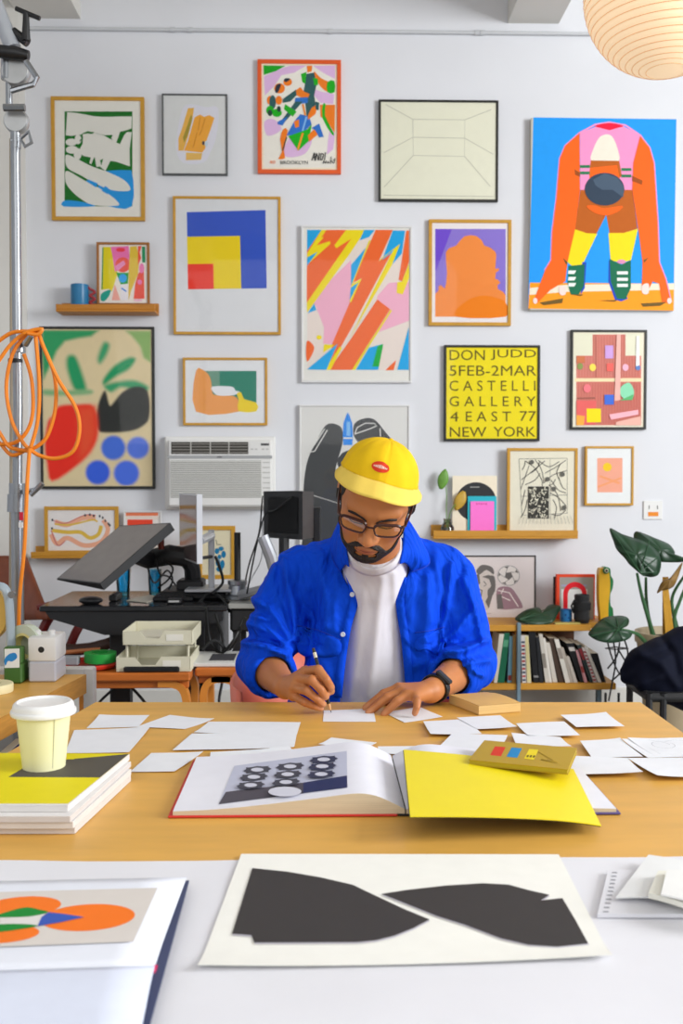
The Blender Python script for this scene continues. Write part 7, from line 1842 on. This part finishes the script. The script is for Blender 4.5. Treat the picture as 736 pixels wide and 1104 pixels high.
# ---- his chair
SAL = mat('salmon_shell', '#e8775e', .4, noise=.03)
chx, chy = .07, 2.60
cs = thing('shell_chair', 'salmon pink moulded armchair the man sits on, mostly hidden behind him', 'chair', (chx, chy, 0))
G = []
for i in range(41):
    an = rad(-118)+rad(236)*i/40; ca, sa = math.cos(an), math.sin(an); row = []
    back = max(0, ca); zr_ = .712+.06*back
    for j in range(9):
        t = j/8; rr = .05+.23*math.sin(t*PI/2)**.8; z = .44+(zr_-.44)*max(0, (t-.45)/.55)**1.3
        row.append(Vector((chx+1.08*rr*sa, chy+.02+rr*ca, z)))
    G.append(row)
MB().grid(G, SAL).build('shell', cs, solid=.007, sharp=None)
mb = MB(); mb.lathe([(.001, 0), (.2, 0), (.205, .006), (.001, .01)], SAL, (chx, chy-.06, .434), 28); mb.build('seat', cs)
for sx in (-1, 1):
    for sy in (-1, 1): MB().tube([(chx+sx*.1, chy-.04+sy*.1, .433), (chx+sx*.24, chy-.04+sy*.22, 0)], .010, STEEL, 8).build('leg', cs)
# ---- navy jacket draped on the chair at the right
NAVYJ = mat('navy_quilt', '#080d1f', .8, noise=.15, bump=.2, bscale=40, spec=.15)
def njk(P):
    d = chain(P, [J(262, 770, .12), J(330, 715, .12), J(420, 690, .14), J(540, 650, .16)], [.034, .05, .065, .085], .03)
    d = smin(d, chain(P, [J(420, 740, .10), J(560, 740, .14)], [.075, .12], .03), .04)
    d = smin(d, chain(P, [J(340, 790, .08), J(560, 800, .1)], [.03, .10], .03), .04)
    d = smin(d, chain(P, [J(345, 825, .06), J(440, 850, .06), J(580, 870, .1)], [.022, .035, .06], .03), .03)
    px, py = project(P)
    for pts, a, w in (([(690, 705), (712, 715), (730, 740)], .012, 5), ([(668, 728), (690, 712), (720, 700)], -.008, 4), ([(715, 690), (726, 705), (730, 725)], -.01, 4), ([(690, 738), (712, 730)], .01, 4)):
        d = d-a*np.exp(-(poly_dist(px, py, pts)/w)**2)
    return d
c0 = J(262, 770, .12)
v, q = mesh_sdf(njk, (c0.x-.08, Yj-.12, .30), (c0.x+.62, Yj+.42, .95), .006, 1)
dj = thing('draped_jacket', 'navy blue jacket draped over the black metal chair at the right edge', 'jacket', (c0.x+.25, Yj+.12, float(v[:, 2].min())))
np_mesh('fabric', v, q, NAVYJ, dj)
# ================================================================== LIGHT + CAMERA
wd = bpy.data.worlds.new('daylight'); SC.world = wd; wd.use_nodes = True
wd.node_tree.nodes['Background'].inputs['Color'].default_value = (.93, .96, 1, 1)
wd.node_tree.nodes['Background'].inputs['Strength'].default_value = .33
def area(name, loc, target, sx, sy, power, col=(1, 1, 1)):
    d = bpy.data.lights.new(name, 'AREA'); d.shape = 'RECTANGLE'; d.size = sx; d.size_y = sy; d.energy = power; d.color = col
    o = bpy.data.objects.new(name, d); COL.objects.link(o); o.location = loc
    o.rotation_euler = (Vector(target)-Vector(loc)).to_track_quat('-Z', 'Y').to_euler(); return o
area('window_daylight', (5.2, .7, 2.7), (-.3, 3.0, 1.0), 2.2, 2.2, 350, (.97, .985, 1))
area('front_window_daylight', (-.4, -1.4, 2.7), (-.4, 3, 1.2), 4.0, 2.2, 50, (1, .99, .97))
cd = bpy.data.cameras.new('camera'); cam = bpy.data.objects.new('camera', cd); COL.objects.link(cam)
cam.location = (0, 0, EYE); cam.rotation_euler = (PI/2-PITCH, 0, -YAW)
cd.sensor_fit = 'HORIZONTAL'; cd.sensor_width = 24.0; cd.lens = 24.0*F/736; cd.clip_start = .05
cd.dof.use_dof = True; cd.dof.focus_distance = 2.15; cd.dof.aperture_fstop = 7.0
SC.camera = cam
SC.view_settings.view_transform = 'Standard'
SC.cycles.max_bounces = 8; SC.cycles.transparent_max_bounces = 12
SC.cycles.use_denoising = True
